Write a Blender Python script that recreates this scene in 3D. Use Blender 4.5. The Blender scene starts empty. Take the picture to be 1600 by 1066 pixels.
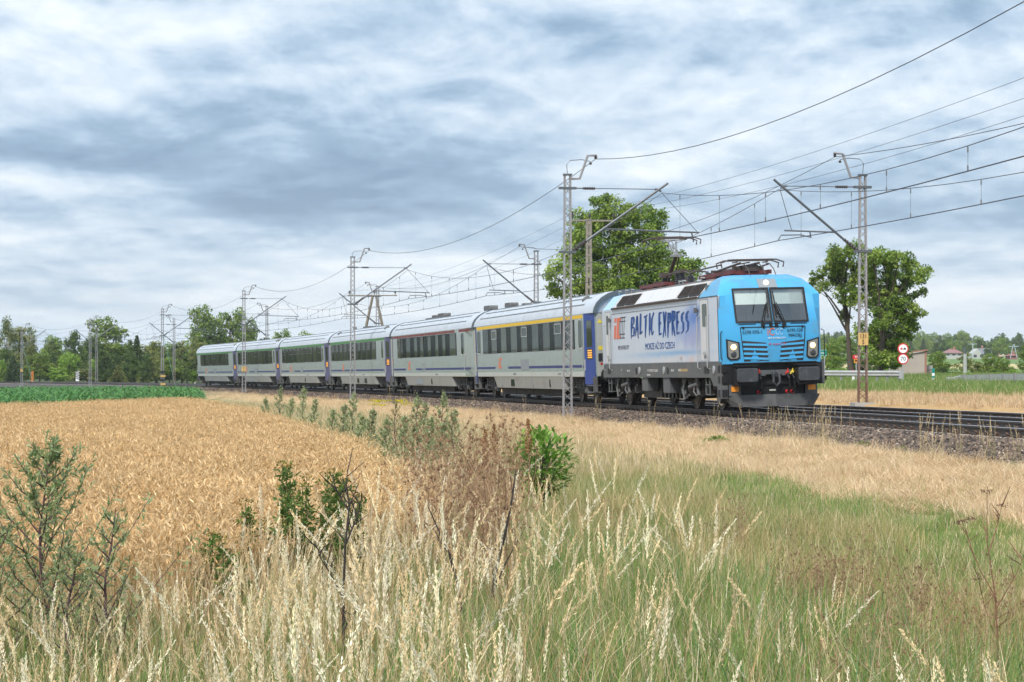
import bpy, math, random
import numpy as np
from mathutils import Matrix, Vector

random.seed(7)
RNG = np.random.default_rng(11)
scene = bpy.context.scene
COLL = scene.collection

# ------------------------------------------------------------------ camera
cam_data = bpy.data.cameras.new('camera')
cam = bpy.data.objects.new('camera', cam_data)
COLL.objects.link(cam)
cam.location = (0.0, 0.0, 1.0)
cam.rotation_euler = (math.radians(90), 0, 0)
cam_data.sensor_width = 36.0
cam_data.lens = 3703.0 / 1600.0 * 36.0
cam_data.shift_y = 54.0 / 1600.0
cam_data.clip_start = 0.1
cam_data.clip_end = 30000.0
scene.camera = cam

# ------------------------------------------------------------------ sun, exposure
SUN_EL, SUN_AZ = math.radians(48), math.radians(205)      # azimuth clockwise from +Y
sun_data = bpy.data.lights.new('sun', 'SUN')
sun_data.energy = 3.2
sun_data.angle = math.radians(12)
sun_data.color = (1.0, 0.95, 0.87)
sun = bpy.data.objects.new('sun', sun_data)
COLL.objects.link(sun)
_d = Vector((math.sin(SUN_AZ) * math.cos(SUN_EL), math.cos(SUN_AZ) * math.cos(SUN_EL), math.sin(SUN_EL)))
sun.rotation_euler = _d.to_track_quat('Z', 'Y').to_euler()
sun.location = _d * 200
scene.view_settings.view_transform = 'Standard'
scene.view_settings.look = 'None'
scene.view_settings.exposure = 0.46
scene.view_settings.gamma = 1.0
scene.view_settings.use_curve_mapping = False
scene.cycles.max_bounces = 6
scene.cycles.transparent_max_bounces = 12
scene.cycles.caustics_reflective = False
scene.cycles.caustics_refractive = False


# ------------------------------------------------------------------ node helper
class NT:
    def __init__(self, tree):
        self.t = tree
        self.n = tree.nodes
        self.l = tree.links

    def new(self, typ, **kw):
        nd = self.n.new(typ)
        for k, v in kw.items():
            setattr(nd, k, v)
        return nd

    def put(self, sock, v):
        if hasattr(v, 'is_output'):
            self.l.new(v, sock)
        else:
            sock.default_value = v

    def math(self, op, a, b=None, c=None, clamp=False):
        nd = self.new('ShaderNodeMath', operation=op)
        nd.use_clamp = clamp
        self.put(nd.inputs[0], a)
        if b is not None:
            self.put(nd.inputs[1], b)
        if c is not None:
            self.put(nd.inputs[2], c)
        return nd.outputs[0]

    def mix(self, f, a, b, blend='MIX'):
        nd = self.new('ShaderNodeMix', data_type='RGBA', blend_type=blend)
        self.put(nd.inputs['Factor'], f)
        for s, v in ((nd.inputs[6], a), (nd.inputs[7], b)):
            if isinstance(v, tuple) and len(v) == 3:
                v = (*v, 1)
            self.put(s, v)
        return nd.outputs[2]

    def noise(self, vec, scale, detail=4, rough=0.55, dist=0.0, lac=2.0):
        nd = self.new('ShaderNodeTexNoise')
        if vec is not None:
            self.l.new(vec, nd.inputs['Vector'])
        nd.inputs['Scale'].default_value = scale
        nd.inputs['Detail'].default_value = detail
        nd.inputs['Roughness'].default_value = rough
        nd.inputs['Lacunarity'].default_value = lac
        nd.inputs['Distortion'].default_value = dist
        return nd.outputs['Fac']

    def ramp(self, f, stops, interp='LINEAR'):
        nd = self.new('ShaderNodeValToRGB')
        cr = nd.color_ramp
        cr.interpolation = interp
        while len(cr.elements) < len(stops):
            cr.elements.new(0.5)
        for e, (p, c) in zip(cr.elements, stops):
            e.position = p
            e.color = (*c, 1) if len(c) == 3 else c
        self.put(nd.inputs[0], f)
        return nd.outputs[0]

    def smooth(self, v, lo, hi):
        nd = self.new('ShaderNodeMapRange', interpolation_type='SMOOTHSTEP')
        self.put(nd.inputs[0], v)
        nd.inputs[1].default_value = lo
        nd.inputs[2].default_value = hi
        return nd.outputs[0]

    def xyz(self, x, y, z):
        nd = self.new('ShaderNodeCombineXYZ')
        self.put(nd.inputs[0], x)
        self.put(nd.inputs[1], y)
        self.put(nd.inputs[2], z)
        return nd.outputs[0]


# ------------------------------------------------------------------ world: physical sky under a broken cloud deck
world = bpy.data.worlds.new('World')
scene.world = world
world.use_nodes = True
w = NT(world.node_tree)
w.n.clear()
w_out = w.new('ShaderNodeOutputWorld')
w_sky = w.new('ShaderNodeTexSky', sky_type='NISHITA')
w_sky.sun_disc = False
w_sky.sun_elevation = SUN_EL
w_sky.sun_rotation = SUN_AZ
w_bg1 = w.new('ShaderNodeBackground')
w_bg1.inputs['Strength'].default_value = 0.10
w.l.new(w_sky.outputs[0], w_bg1.inputs['Color'])
w_tc = w.new('ShaderNodeTexCoord')
w_sep = w.new('ShaderNodeSeparateXYZ')
w.l.new(w_tc.outputs['Generated'], w_sep.inputs[0])
dx, dy, dz = w_sep.outputs
az = w.math('ABSOLUTE', dz)
ell = w.math('MULTIPLY', w.math('LOGARITHM', w.math('ADD', az, 0.055), 2.718), 1.25)


def deck(lift, shift, scale, detail, rough):
    p = w.xyz(w.math('ADD', w.math('MULTIPLY', dx, 3.0), shift), w.math('MULTIPLY', dy, 3.0), w.math('ADD', ell, lift))
    return w.noise(p, scale, detail, rough, 0.25)


n_mid = deck(0.0, 0.0, 2.3, 10, 0.56)          # the cloud masses
n_up = deck(0.085, 0.012, 2.3, 7, 0.56)       # the same field a little higher: its difference lights the tops, shades the bases
n_big = deck(0.0, 3.7, 0.9, 2, 0.5)
n_fine = deck(0.0, 9.1, 7.5, 8, 0.58)
n_puff = deck(0.0, 5.3, 6.0, 9, 0.60)
n_puff_up = deck(0.035, 5.305, 6.0, 7, 0.60)
relief = w.math('ADD', w.math('SUBTRACT', n_mid, n_up), w.math('MULTIPLY', w.math('SUBTRACT', n_puff, n_puff_up), 0.55))
dens = w.math('ADD', w.math('MULTIPLY', n_big, 0.30), w.math('ADD', w.math('MULTIPLY', n_mid, 0.42), w.math('ADD', w.math('MULTIPLY', n_fine, 0.12), w.math('MULTIPLY', n_puff, 0.23))))
dens = w.math('ADD', dens, w.math('MULTIPLY', relief, 0.60))
dens = w.math('ADD', dens, -0.064)


def cloud_bank(px, py, sx, sy, amp):
    """one named bank of the deck: a soft ellipse round a direction, amplitude added to the deck's lightness"""
    u0, v0 = (px - 800) / 3703.0, (587 - py) / 3703.0
    su, sv = sx / 3703.0, sy / 3703.0
    wob = w.math('MULTIPLY', w.math('SUBTRACT', n_mid, 0.5), 0.16)
    a = w.math('ADD', w.math('DIVIDE', w.math('SUBTRACT', dx, u0), su), w.math('MULTIPLY', wob, 0.8 * 8))
    b = w.math('ADD', w.math('DIVIDE', w.math('SUBTRACT', dz, v0), sv), w.math('MULTIPLY', wob, 0.8 * 8))
    r2 = w.math('ADD', w.math('MULTIPLY', a, a), w.math('MULTIPLY', b, b))
    g = w.math('EXPONENT', w.math('MULTIPLY', r2, -0.5))
    fwd = w.math('GREATER_THAN', dy, 0.0)
    return w.math('MULTIPLY', w.math('MULTIPLY', g, amp), fwd)


for args in CLOUD_BANKS if 'CLOUD_BANKS' in globals() else (
        (330, 240, 270, 60, -0.085), (650, 200, 210, 85, -0.085), (330, 325, 330, 24, -0.09), (560, 290, 160, 40, -0.05),
        (1480, 325, 230, 45, -0.15), (900, 330, 160, 60, -0.05), (420, 90, 120, 40, -0.05), (1380, 230, 120, 40, -0.04), (80, 240, 160, 26, -0.06),
        (1230, 140, 240, 70, 0.08), (1010, 40, 420, 50, 0.02), (150, 60, 150, 50, 0.03), (120, 170, 130, 40, 0.03),
        (110, 375, 170, 34, 0.08), (430, 440, 280, 40, 0.10), (760, 440, 220, 45, 0.09), (110, 292, 110, 12, 0.11), (1000, 480, 700, 40, 0.05),
        (1490, 470, 160, 26, 0.10), (1100, 255, 130, 35, 0.06), (60, 470, 240, 30, -0.02)):
    dens = w.math('ADD', dens, cloud_bank(*args))
cloud_col = w.ramp(dens, [(0.20, (0.145, 0.240, 0.375)), (0.33, (0.240, 0.360, 0.505)), (0.42, (0.395, 0.515, 0.650)),
                          (0.51, (0.58, 0.67, 0.77)), (0.62, (0.76, 0.82, 0.88)), (0.78, (0.96, 0.97, 0.98))])
lowair = w.smooth(az, 0.045, 0.0)
cloud_col = w.mix(w.math('MULTIPLY', lowair, 0.25), cloud_col, (0.55, 0.70, 0.80))
w_bg2 = w.new('ShaderNodeBackground')
w.l.new(cloud_col, w_bg2.inputs['Color'])
# the deck is thinner and brighter towards the zenith, as an overcast sky is
w.l.new(w.math('ADD', 0.98, w.math('MULTIPLY', w.smooth(az, 0.2, 0.9), 0.55)), w_bg2.inputs['Strength'])
w_mix = w.new('ShaderNodeMixShader')
w_mix.inputs[0].default_value = 0.93
w.l.new(w_bg1.outputs[0], w_mix.inputs[1])
w.l.new(w_bg2.outputs[0], w_mix.inputs[2])
w.l.new(w_mix.outputs[0], w_out.inputs['Surface'])


# ------------------------------------------------------------------ materials
MATS = {}


def mat(name, col, rough=0.6, metal=0.0, var=0.12, vscale=6.0, bump=0.0, bscale=40.0, spec=0.5, emit=None, coat=0.0,
        dirt=None, dscale=2.0, damt=0.4, alpha=None):
    if name in MATS:
        return MATS[name]
    m = bpy.data.materials.new(name)
    m.use_nodes = True
    t = NT(m.node_tree)
    p = t.n['Principled BSDF']
    tc = t.new('ShaderNodeTexCoord')
    co = tc.outputs['Object']
    c = t.mix(t.noise(co, vscale, 5, 0.6), tuple(v * (1 - var) for v in col), tuple(min(1, v * (1 + var)) for v in col))
    if dirt is not None:
        f = t.smooth(t.noise(co, dscale, 8, 0.65), 0.45, 0.75)
        c = t.mix(t.math('MULTIPLY', f, damt), c, dirt)
    t.l.new(c, p.inputs['Base Color'])
    p.inputs['Roughness'].default_value = rough
    p.inputs['Metallic'].default_value = metal
    p.inputs['Specular IOR Level'].default_value = spec
    if coat:
        p.inputs['Coat Weight'].default_value = coat
        p.inputs['Coat Roughness'].default_value = 0.05
    if emit:
        p.inputs['Emission Color'].default_value = (*emit[0], 1)
        p.inputs['Emission Strength'].default_value = emit[1]
    if bump:
        b = t.new('ShaderNodeBump')
        b.inputs['Strength'].default_value = bump
        b.inputs['Distance'].default_value = 0.02
        t.l.new(t.noise(co, bscale, 4, 0.6), b.inputs['Height'])
        t.l.new(b.outputs[0], p.inputs['Normal'])
    MATS[name] = m
    return m


def glass_mat(name, tint=(0.6, 0.68, 0.66), refl=0.35, rough=0.02):
    if name in MATS:
        return MATS[name]
    m = bpy.data.materials.new(name)
    m.use_nodes = True
    t = NT(m.node_tree)
    t.n.clear()
    o = t.new('ShaderNodeOutputMaterial')
    tr = t.new('ShaderNodeBsdfTransparent')
    tr.inputs[0].default_value = (*tint, 1)
    gl = t.new('ShaderNodeBsdfGlossy')
    gl.inputs['Roughness'].default_value = rough
    gl.inputs[0].default_value = (0.9, 0.93, 0.93, 1)
    fr = t.new('ShaderNodeFresnel')
    fr.inputs[0].default_value = 1.5
    f = t.math('ADD', fr.outputs[0], refl, clamp=True)
    mx = t.new('ShaderNodeMixShader')
    t.l.new(f, mx.inputs[0])
    t.l.new(tr.outputs[0], mx.inputs[1])
    t.l.new(gl.outputs[0], mx.inputs[2])
    t.l.new(mx.outputs[0], o.inputs[0])
    MATS[name] = m
    return m


def dark_glass(name, col=(0.010, 0.014, 0.012), refl=0.12, rough=0.03):
    """tinted coated pane: a dark body with a weak mirror"""
    m = bpy.data.materials.new(name)
    m.use_nodes = True
    t = NT(m.node_tree)
    t.n.clear()
    o = t.new('ShaderNodeOutputMaterial')
    df = t.new('ShaderNodeBsdfDiffuse')
    tc = t.new('ShaderNodeTexCoord')
    c = t.mix(t.noise(tc.outputs['Object'], 0.9, 4, 0.6), tuple(v * 0.4 for v in col), tuple(v * 1.9 for v in col))
    oi = t.new('ShaderNodeObjectInfo')
    k = t.math('ADD', 0.35, t.math('MULTIPLY', oi.outputs['Random'], 1.9))
    c = t.mix(1.0, c, t.xyz(k, k, k), 'MULTIPLY')
    t.l.new(c, df.inputs[0])
    gl = t.new('ShaderNodeBsdfGlossy')
    gl.inputs['Roughness'].default_value = rough
    gl.inputs[0].default_value = (0.85, 0.9, 0.85, 1)
    mx = t.new('ShaderNodeMixShader')
    mx.inputs[0].default_value = refl
    t.l.new(df.outputs[0], mx.inputs[1])
    t.l.new(gl.outputs[0], mx.inputs[2])
    t.l.new(mx.outputs[0], o.inputs[0])
    MATS[name] = m
    return m


def leaf_mat(name, tint=(1, 1, 1), var=0.35, hue=(0.0, 0.0, 0.0), transl=0.3, rough=0.6):
    """colour from the mesh attribute Col, varied per instance and by a soft noise over the place"""
    if name in MATS:
        return MATS[name]
    m = bpy.data.materials.new(name)
    m.use_nodes = True
    t = NT(m.node_tree)
    t.n.clear()
    o = t.new('ShaderNodeOutputMaterial')
    at = t.new('ShaderNodeAttribute', attribute_name='Col')
    oi = t.new('ShaderNodeObjectInfo')
    geo = t.new('ShaderNodeNewGeometry')
    patch = t.noise(geo.outputs['Position'], 0.55, 3, 0.6)
    k = t.math('ADD', 1.0 - var, t.math('MULTIPLY', oi.outputs['Random'], 1.1 * var))
    k = t.math('ADD', k, t.math('MULTIPLY', patch, 0.9 * var))
    kk = t.xyz(k, k, k)
    c = t.mix(1.0, at.outputs['Color'], kk, 'MULTIPLY')
    c = t.mix(1.0, c, tint, 'MULTIPLY')
    df = t.new('ShaderNodeBsdfPrincipled')
    df.inputs['Roughness'].default_value = rough
    df.inputs['Specular IOR Level'].default_value = 0.25
    t.l.new(c, df.inputs['Base Color'])
    tl = t.new('ShaderNodeBsdfTranslucent')
    t.l.new(c, tl.inputs[0])
    mx = t.new('ShaderNodeMixShader')
    mx.inputs[0].default_value = transl
    t.l.new(df.outputs[0], mx.inputs[1])
    t.l.new(tl.outputs[0], mx.inputs[2])
    t.l.new(mx.outputs[0], o.inputs[0])
    MATS[name] = m
    return m


# ------------------------------------------------------------------ object helpers
def link(name, mesh, material=None, parent=None):
    o = bpy.data.objects.new(name, mesh)
    COLL.objects.link(o)
    if material is not None and not mesh.materials:
        for mm in (material if isinstance(material, (list, tuple)) else [material]):
            mesh.materials.append(mm)
    if parent is not None:
        o.parent = parent
    return o


def tag(o, label=None, cat=None, group=None, kind=None):
    if label:
        o['label'] = label
    if cat:
        o['category'] = cat
    if group:
        o['group'] = group
    if kind:
        o['kind'] = kind
    return o


def thing(name, label, cat, loc=(0, 0, 0), rz=0.0, group=None, matrix=None):
    o = bpy.data.objects.new(name, None)
    o.empty_display_size = 0.2
    COLL.objects.link(o)
    if matrix is not None:
        o.matrix_world = matrix
    else:
        o.location = loc
        o.rotation_euler = (0, 0, rz)
    return tag(o, label, cat, group)


def dup(root, **kw):
    r = root.copy()
    COLL.objects.link(r)
    for ch in list(root.children):
        c = ch.copy()
        COLL.objects.link(c)
        c.parent = r
        for g in list(ch.children):
            d = g.copy()
            COLL.objects.link(d)
            d.parent = c
    return r


class MB:
    """collects shapes, then builds them as one mesh object"""
    def __init__(self):
        self.v, self.f, self.mi = [], [], []

    def add(self, vs, fs, m=0):
        k = len(self.v)
        self.v += [tuple(p) for p in vs]
        self.f += [tuple(i + k for i in f) for f in fs]
        self.mi += [m] * len(fs)
        return self

    def box(self, c, s, m=0, rot=None):
        hx, hy, hz = s[0] / 2, s[1] / 2, s[2] / 2
        vs = [Vector((x, y, z)) for x in (-hx, hx) for y in (-hy, hy) for z in (-hz, hz)]
        if rot is not None:
            vs = [rot @ p for p in vs]
        vs = [p + Vector(c) for p in vs]
        return self.add(vs, [(0, 1, 3, 2), (4, 6, 7, 5), (0, 4, 5, 1), (2, 3, 7, 6), (0, 2, 6, 4), (1, 5, 7, 3)], m)

    def bb(self, x0, x1, y0, y1, z0, z1, m=0):
        return self.box(((x0 + x1) / 2, (y0 + y1) / 2, (z0 + z1) / 2), (abs(x1 - x0), abs(y1 - y0), abs(z1 - z0)), m)

    def bar(self, a, b, w, d=None, m=0, up=(0, 0, 1)):
        a, b = Vector(a), Vector(b)
        d = w if d is None else d
        t = (b - a).normalized()
        u = Vector(up)
        s = t.cross(u)
        if s.length < 1e-4:
            s = t.cross(Vector((1, 0, 0)))
        s.normalize()
        u = s.cross(t)
        vs = []
        for p in (a, b):
            for i, j in ((-1, -1), (1, -1), (1, 1), (-1, 1)):
                vs.append(p + s * (i * w / 2) + u * (j * d / 2))
        return self.add(vs, [(0, 1, 5, 4), (1, 2, 6, 5), (2, 3, 7, 6), (3, 0, 4, 7), (3, 2, 1, 0), (4, 5, 6, 7)], m)

    def tube(self, pts, r, n=6, m=0, cap=True):
        pts = [Vector(p) for p in pts]
        rs = r if isinstance(r, (list, tuple)) else [r] * len(pts)
        vs, fs = [], []
        ref = Vector((0.31, 0.17, 0.93))
        for i, p in enumerate(pts):
            t = (pts[min(i + 1, len(pts) - 1)] - pts[max(i - 1, 0)]).normalized()
            s = t.cross(ref)
            if s.length < 0.15:
                s = t.cross(Vector((0.9, 0.1, 0.0)))
            s.normalize()
            u = s.cross(t)
            for k in range(n):
                a = 2 * math.pi * k / n
                vs.append(p + (s * math.cos(a) + u * math.sin(a)) * rs[i])
        for i in range(len(pts) - 1):
            for k in range(n):
                k2 = (k + 1) % n
                fs.append((i * n + k, i * n + k2, (i + 1) * n + k2, (i + 1) * n + k))
        if cap:
            fs.append(tuple(range(n - 1, -1, -1)))
            fs.append(tuple((len(pts) - 1) * n + k for k in range(n)))
        return self.add(vs, fs, m)

    def cyl(self, a, b, r, n=16, m=0, r2=None):
        return self.tube([a, b], [r, r if r2 is None else r2], n, m)

    def disc_stack(self, a, axis, prof, n=16, m=0):
        """lathe: prof = [(distance along axis, radius)...]"""
        ax = Vector(axis).normalized()
        return self.tube_l([(Vector(a) + ax * d, r) for d, r in prof], ax, n, m)

    def tube_l(self, pr, ax, n, m):
        s = ax.cross(Vector((0.3, 0.5, 0.81)))
        s.normalize()
        u = s.cross(ax)
        vs, fs = [], []
        for p, r in pr:
            for k in range(n):
                a = 2 * math.pi * k / n
                vs.append(p + (s * math.cos(a) + u * math.sin(a)) * max(r, 1e-4))
        for i in range(len(pr) - 1):
            for k in range(n):
                k2 = (k + 1) % n
                fs.append((i * n + k, i * n + k2, (i + 1) * n + k2, (i + 1) * n + k))
        fs.append(tuple(range(n - 1, -1, -1)))
        fs.append(tuple((len(pr) - 1) * n + k for k in range(n)))
        return self.add(vs, fs, m)

    def extrude(self, poly, x0, x1, axis='x', m=0, cap=True):
        """poly in the two other axes (y,z for x; x,z for y; x,y for z), extruded along axis"""
        def P3(t, q):
            return {'x': (t, q[0], q[1]), 'y': (q[0], t, q[1]), 'z': (q[0], q[1], t)}[axis]
        n = len(poly)
        vs = [P3(x0, q) for q in poly] + [P3(x1, q) for q in poly]
        fs = [(i, (i + 1) % n, n + (i + 1) % n, n + i) for i in range(n)]
        if cap:
            fs += [tuple(range(n - 1, -1, -1)), tuple(range(n, 2 * n))]
        return self.add(vs, fs, m)

    def loft(self, rings, m=0, cap=True, closed=True):
        n = len(rings[0])
        vs = [p for r in rings for p in r]
        fs = []
        for i in range(len(rings) - 1):
            for k in range(n if closed else n - 1):
                k2 = (k + 1) % n
                fs.append((i * n + k, i * n + k2, (i + 1) * n + k2, (i + 1) * n + k))
        if cap and closed:
            fs += [tuple(range(n - 1, -1, -1)), tuple((len(rings) - 1) * n + k for k in range(n))]
        return self.add(vs, fs, m)

    def mesh(self, name, smooth=None, fix=True):
        me = bpy.data.meshes.new(name)
        me.from_pydata(self.v, [], self.f)
        if any(self.mi):
            me.polygons.foreach_set('material_index', self.mi)
        if fix:
            import bmesh
            bm = bmesh.new()
            bm.from_mesh(me)
            bmesh.ops.recalc_face_normals(bm, faces=bm.faces)
            bm.to_mesh(me)
            bm.free()
        if smooth is not None:
            me.polygons.foreach_set('use_smooth', [True] * len(me.polygons))
            me.set_sharp_from_angle(angle=math.radians(smooth))
        me.update()
        return me

    def build(self, name, material, parent=None, smooth=None, bevel=0.0):
        o = link(name, self.mesh(name, smooth), material, parent)
        if bevel:
            md = o.modifiers.new('bevel', 'BEVEL')
            md.width = bevel
            md.segments = 2
            md.limit_method = 'ANGLE'
            md.angle_limit = math.radians(40)
        return o


def np_mesh(name, V, F4=None, F3=None, col=None, mats=None):
    """fast mesh from numpy: V (n,3), F4 (m,4) quads, F3 (k,3) tris; col (n,3) per vertex"""
    me = bpy.data.meshes.new(name)
    V = np.asarray(V, dtype=np.float32)
    loops, starts, tot = [], [], 0
    if F4 is not None and len(F4):
        F4 = np.asarray(F4, dtype=np.int32)
        loops.append(F4.ravel())
        starts.append(np.arange(len(F4)) * 4)
        tot = len(F4) * 4
    if F3 is not None and len(F3):
        F3 = np.asarray(F3, dtype=np.int32)
        loops.append(F3.ravel())
        starts.append(tot + np.arange(len(F3)) * 3)
    L = np.concatenate(loops)
    S = np.concatenate(starts).astype(np.int32)
    me.vertices.add(len(V))
    me.vertices.foreach_set('co', V.ravel())
    me.loops.add(len(L))
    me.loops.foreach_set('vertex_index', L)
    me.polygons.add(len(S))
    me.polygons.foreach_set('loop_start', S)
    if col is not None:
        a = me.color_attributes.new('Col', 'FLOAT_COLOR', 'POINT')
        c4 = np.ones((len(V), 4), dtype=np.float32)
        c4[:, :3] = col
        a.data.foreach_set('color', c4.ravel())
    for m in (mats or []):
        me.materials.append(m)
    me.update(calc_edges=True)
    me.validate()
    return me


def text_mesh(body, size, align='CENTER', extrude=0.002, spacing=1.0, sx=1.0):
    cu = bpy.data.curves.new('lettering', 'FONT')
    cu.body = body
    cu.size = size
    cu.align_x = align
    cu.align_y = 'CENTER'
    cu.extrude = extrude
    cu.space_character = spacing
    cu.resolution_u = 3
    o = bpy.data.objects.new('lettering', cu)
    COLL.objects.link(o)
    dg = bpy.context.evaluated_depsgraph_get()
    me = bpy.data.meshes.new_from_object(o.evaluated_get(dg))
    bpy.data.objects.remove(o)
    bpy.data.curves.remove(cu)
    if sx != 1.0:
        me.transform(Matrix.Diagonal((sx, 1, 1, 1)))
    return me


def lettering(body, size, material, parent, origin, xdir, ydir, name='lettering', **kw):
    me = text_mesh(body, size, **kw)
    x, y = Vector(xdir).normalized(), Vector(ydir).normalized()
    z = x.cross(y)
    M = Matrix(((x[0], y[0], z[0], origin[0]), (x[1], y[1], z[1], origin[1]), (x[2], y[2], z[2], origin[2]), (0, 0, 0, 1)))
    me.transform(M)
    me.materials.clear()
    return link(name, me, material, parent)


# ------------------------------------------------------------------ the line of the railway
# s runs along the near track (0 at the locomotive, growing into the distance), o is the offset towards the camera side
def kap(s):
    s = min(max(s, -45.0), 165.0)
    return 0.00082824 - 8.92091e-06 * s + 6.690218e-08 * s * s


DS, SMIN, SMAX = 0.5, -220.0, 560.0


def _track():
    fw, bw = [(5.865, 74.807, 1.73465)], []
    for sgn, lst, lim in ((1, fw, SMAX), (-1, bw, -SMIN)):
        x, y, a = 5.865, 74.807, 1.73465
        s = 0.0
        for i in range(int(lim / DS)):
            k = kap(s + sgn * DS / 2)
            am = a + sgn * DS * k / 2
            x += sgn * DS * math.cos(am)
            y += sgn * DS * math.sin(am)
            a += sgn * DS * k
            s += sgn * DS
            lst.append((x, y, a))
    return np.array(bw[::-1] + fw)


TRK = _track()
TS = SMIN + DS * np.arange(len(TRK))


def tp(s):
    f = (s - SMIN) / DS
    i = int(min(max(math.floor(f), 0), len(TRK) - 2))
    return TRK[i] + (TRK[i + 1] - TRK[i]) * (f - i)


def cant(s):
    return math.radians(1.6 + 1.2 * min(max(s, 0), 160) / 160)


def so(s, o, z=0.0):
    """point at along-track s, offset o towards the camera side, height z, not canted"""
    x, y, a = tp(s)
    return Vector((x - math.sin(a) * o, y + math.cos(a) * o, z))


def soc(s, o, z, track=0.0):
    """point in the canted frame of the track whose centre line is at offset `track`"""
    c = cant(s)
    d = o - track - 0.75
    return so(s, track + 0.75 + d * math.cos(c) + z * math.sin(c), -d * math.sin(c) + z * math.cos(c))


def to_so(X, Y):
    """numpy: (s, o) of ground points"""
    X, Y = np.asarray(X, float), np.asarray(Y, float)
    T = TRK[::4]
    S = TS[::4]
    out_s, out_o = np.zeros(X.shape), np.zeros(X.shape)
    xf, yf = X.ravel(), Y.ravel()
    rs, ro = np.zeros(len(xf)), np.zeros(len(xf))
    for i0 in range(0, len(xf), 20000):
        xx, yy = xf[i0:i0 + 20000, None], yf[i0:i0 + 20000, None]
        d = (xx - T[None, :, 0]) ** 2 + (yy - T[None, :, 1]) ** 2
        j = d.argmin(1)
        t = T[j]
        ex, ey = xf[i0:i0 + 20000] - t[:, 0], yf[i0:i0 + 20000] - t[:, 1]
        rs[i0:i0 + 20000] = S[j] + ex * np.cos(t[:, 2]) + ey * np.sin(t[:, 2])
        ro[i0:i0 + 20000] = -ex * np.sin(t[:, 2]) + ey * np.cos(t[:, 2])
    return rs.reshape(X.shape), ro.reshape(X.shape)


def vehicle_matrix(sc, half):
    a, b = tp(sc - half)[:2], tp(sc + half)[:2]
    t = (b - a) / np.linalg.norm(b - a)
    c0 = (a + b) / 2
    n = np.array([-t[1], t[0]])
    c = cant(sc)
    l = Vector((math.cos(c) * n[0], math.cos(c) * n[1], -math.sin(c)))
    u = Vector((math.sin(c) * n[0], math.sin(c) * n[1], math.cos(c)))
    f = Vector((-t[0], -t[1], 0))
    org = Vector((c0[0] + n[0] * 0.75, c0[1] + n[1] * 0.75, 0)) - l * 0.75
    y = -l
    return Matrix(((f[0], y[0], u[0], org[0]), (f[1], y[1], u[1], org[1]), (f[2], y[2], u[2], org[2]), (0, 0, 0, 1)))


# ------------------------------------------------------------------ height of the land
def sstep(v, a, b):
    t = np.clip((v - a) / (b - a), 0, 1)
    return t * t * (3 - 2 * t)


def land(X, Y, s=None, o=None):
    X, Y = np.asarray(X, float), np.asarray(Y, float)
    if s is None:
        s, o = to_so(X, Y)
    near = -0.95 + 0.40 * np.clip((7.6 - o) / 4.4, 0, 1) - 0.35 * np.clip((2.9 - o) / 1.0, 0, 1)
    flat_far = 1 - sstep(s, 70, 190)
    up = 0.03 + 0.10 * sstep(-o, 7.0, 8.4) + 0.22 * sstep(-o, 8.4, 16) + 0.40 * sstep(-o, 15, 40)
    low = -0.55 + 0.15 * sstep(-o, 8, 30)
    far = (up * flat_far + low * (1 - flat_far))
    far = -0.55 + (far + 0.55) * sstep(-o, 6.0, 7.0)
    z = np.where(o > -5.9, near, far)
    right = sstep(X / np.maximum(Y, 60), 0.0, 0.12)
    hill = np.interp(Y, [150, 350, 700, 1300, 2600, 7000], [0, 0.9, 5.2, 13, 24, 34])
    z = z + np.where(Y > 150, right * hill, 0)
    return z


def gz(x, y):
    return float(land(np.array([x]), np.array([y]))[0])


def at(px, Y):
    """world X of something seen in column px of the 1600 px photograph at depth Y"""
    return (px - 800) / 3703.0 * Y


def zat(py, Y):
    return 1.0 + (587 - py) / 3703.0 * Y
# ================================================================== ground, ballast, track
def wpar(o, root):
    """parent an object whose mesh is in world coordinates"""
    o.parent = root
    o.matrix_parent_inverse = root.matrix_basis.inverted()
    return o


# maize / wheat boundary: runs from near left to far right
MZ_A, MZ_D = np.array([-20.4, 94.6]), np.array([4.0, 26.0]) / math.hypot(4, 26)


def maize_side(X, Y):
    """> 0 on the maize side"""
    return -((X - MZ_A[0]) * MZ_D[1] - (Y - MZ_A[1]) * MZ_D[0])


def zone_masks(X, Y, s, o):
    """soft masks of the crops and verges"""
    wob = 0.35 * np.sin(X * 0.9 + Y * 0.31) + 0.3 * np.sin(Y * 0.53 + 1.3) + 0.15 * np.sin(Y * 1.7 + X)
    ms = maize_side(X, Y)
    wheat = (o > 13.6 + 0.35 * wob) & (ms < 0) & (Y > 15.3 - 0.28 * X * (X < 0) * 0 + 0.8 * wob) & (X < 3)
    wheat &= (Y > 22.5 + 4.0 * (X + 0.6)) | (X < -1.9)
    maize = (ms > 0) & (o > 9.0) & (X / np.maximum(Y, 1) < -0.1325 - 0.002 * np.sin(Y)) & (Y > 20)
    mown = (o > 2.6) & (o < 6.5 + 0.45 * wob)
    return wheat, maize, mown


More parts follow.
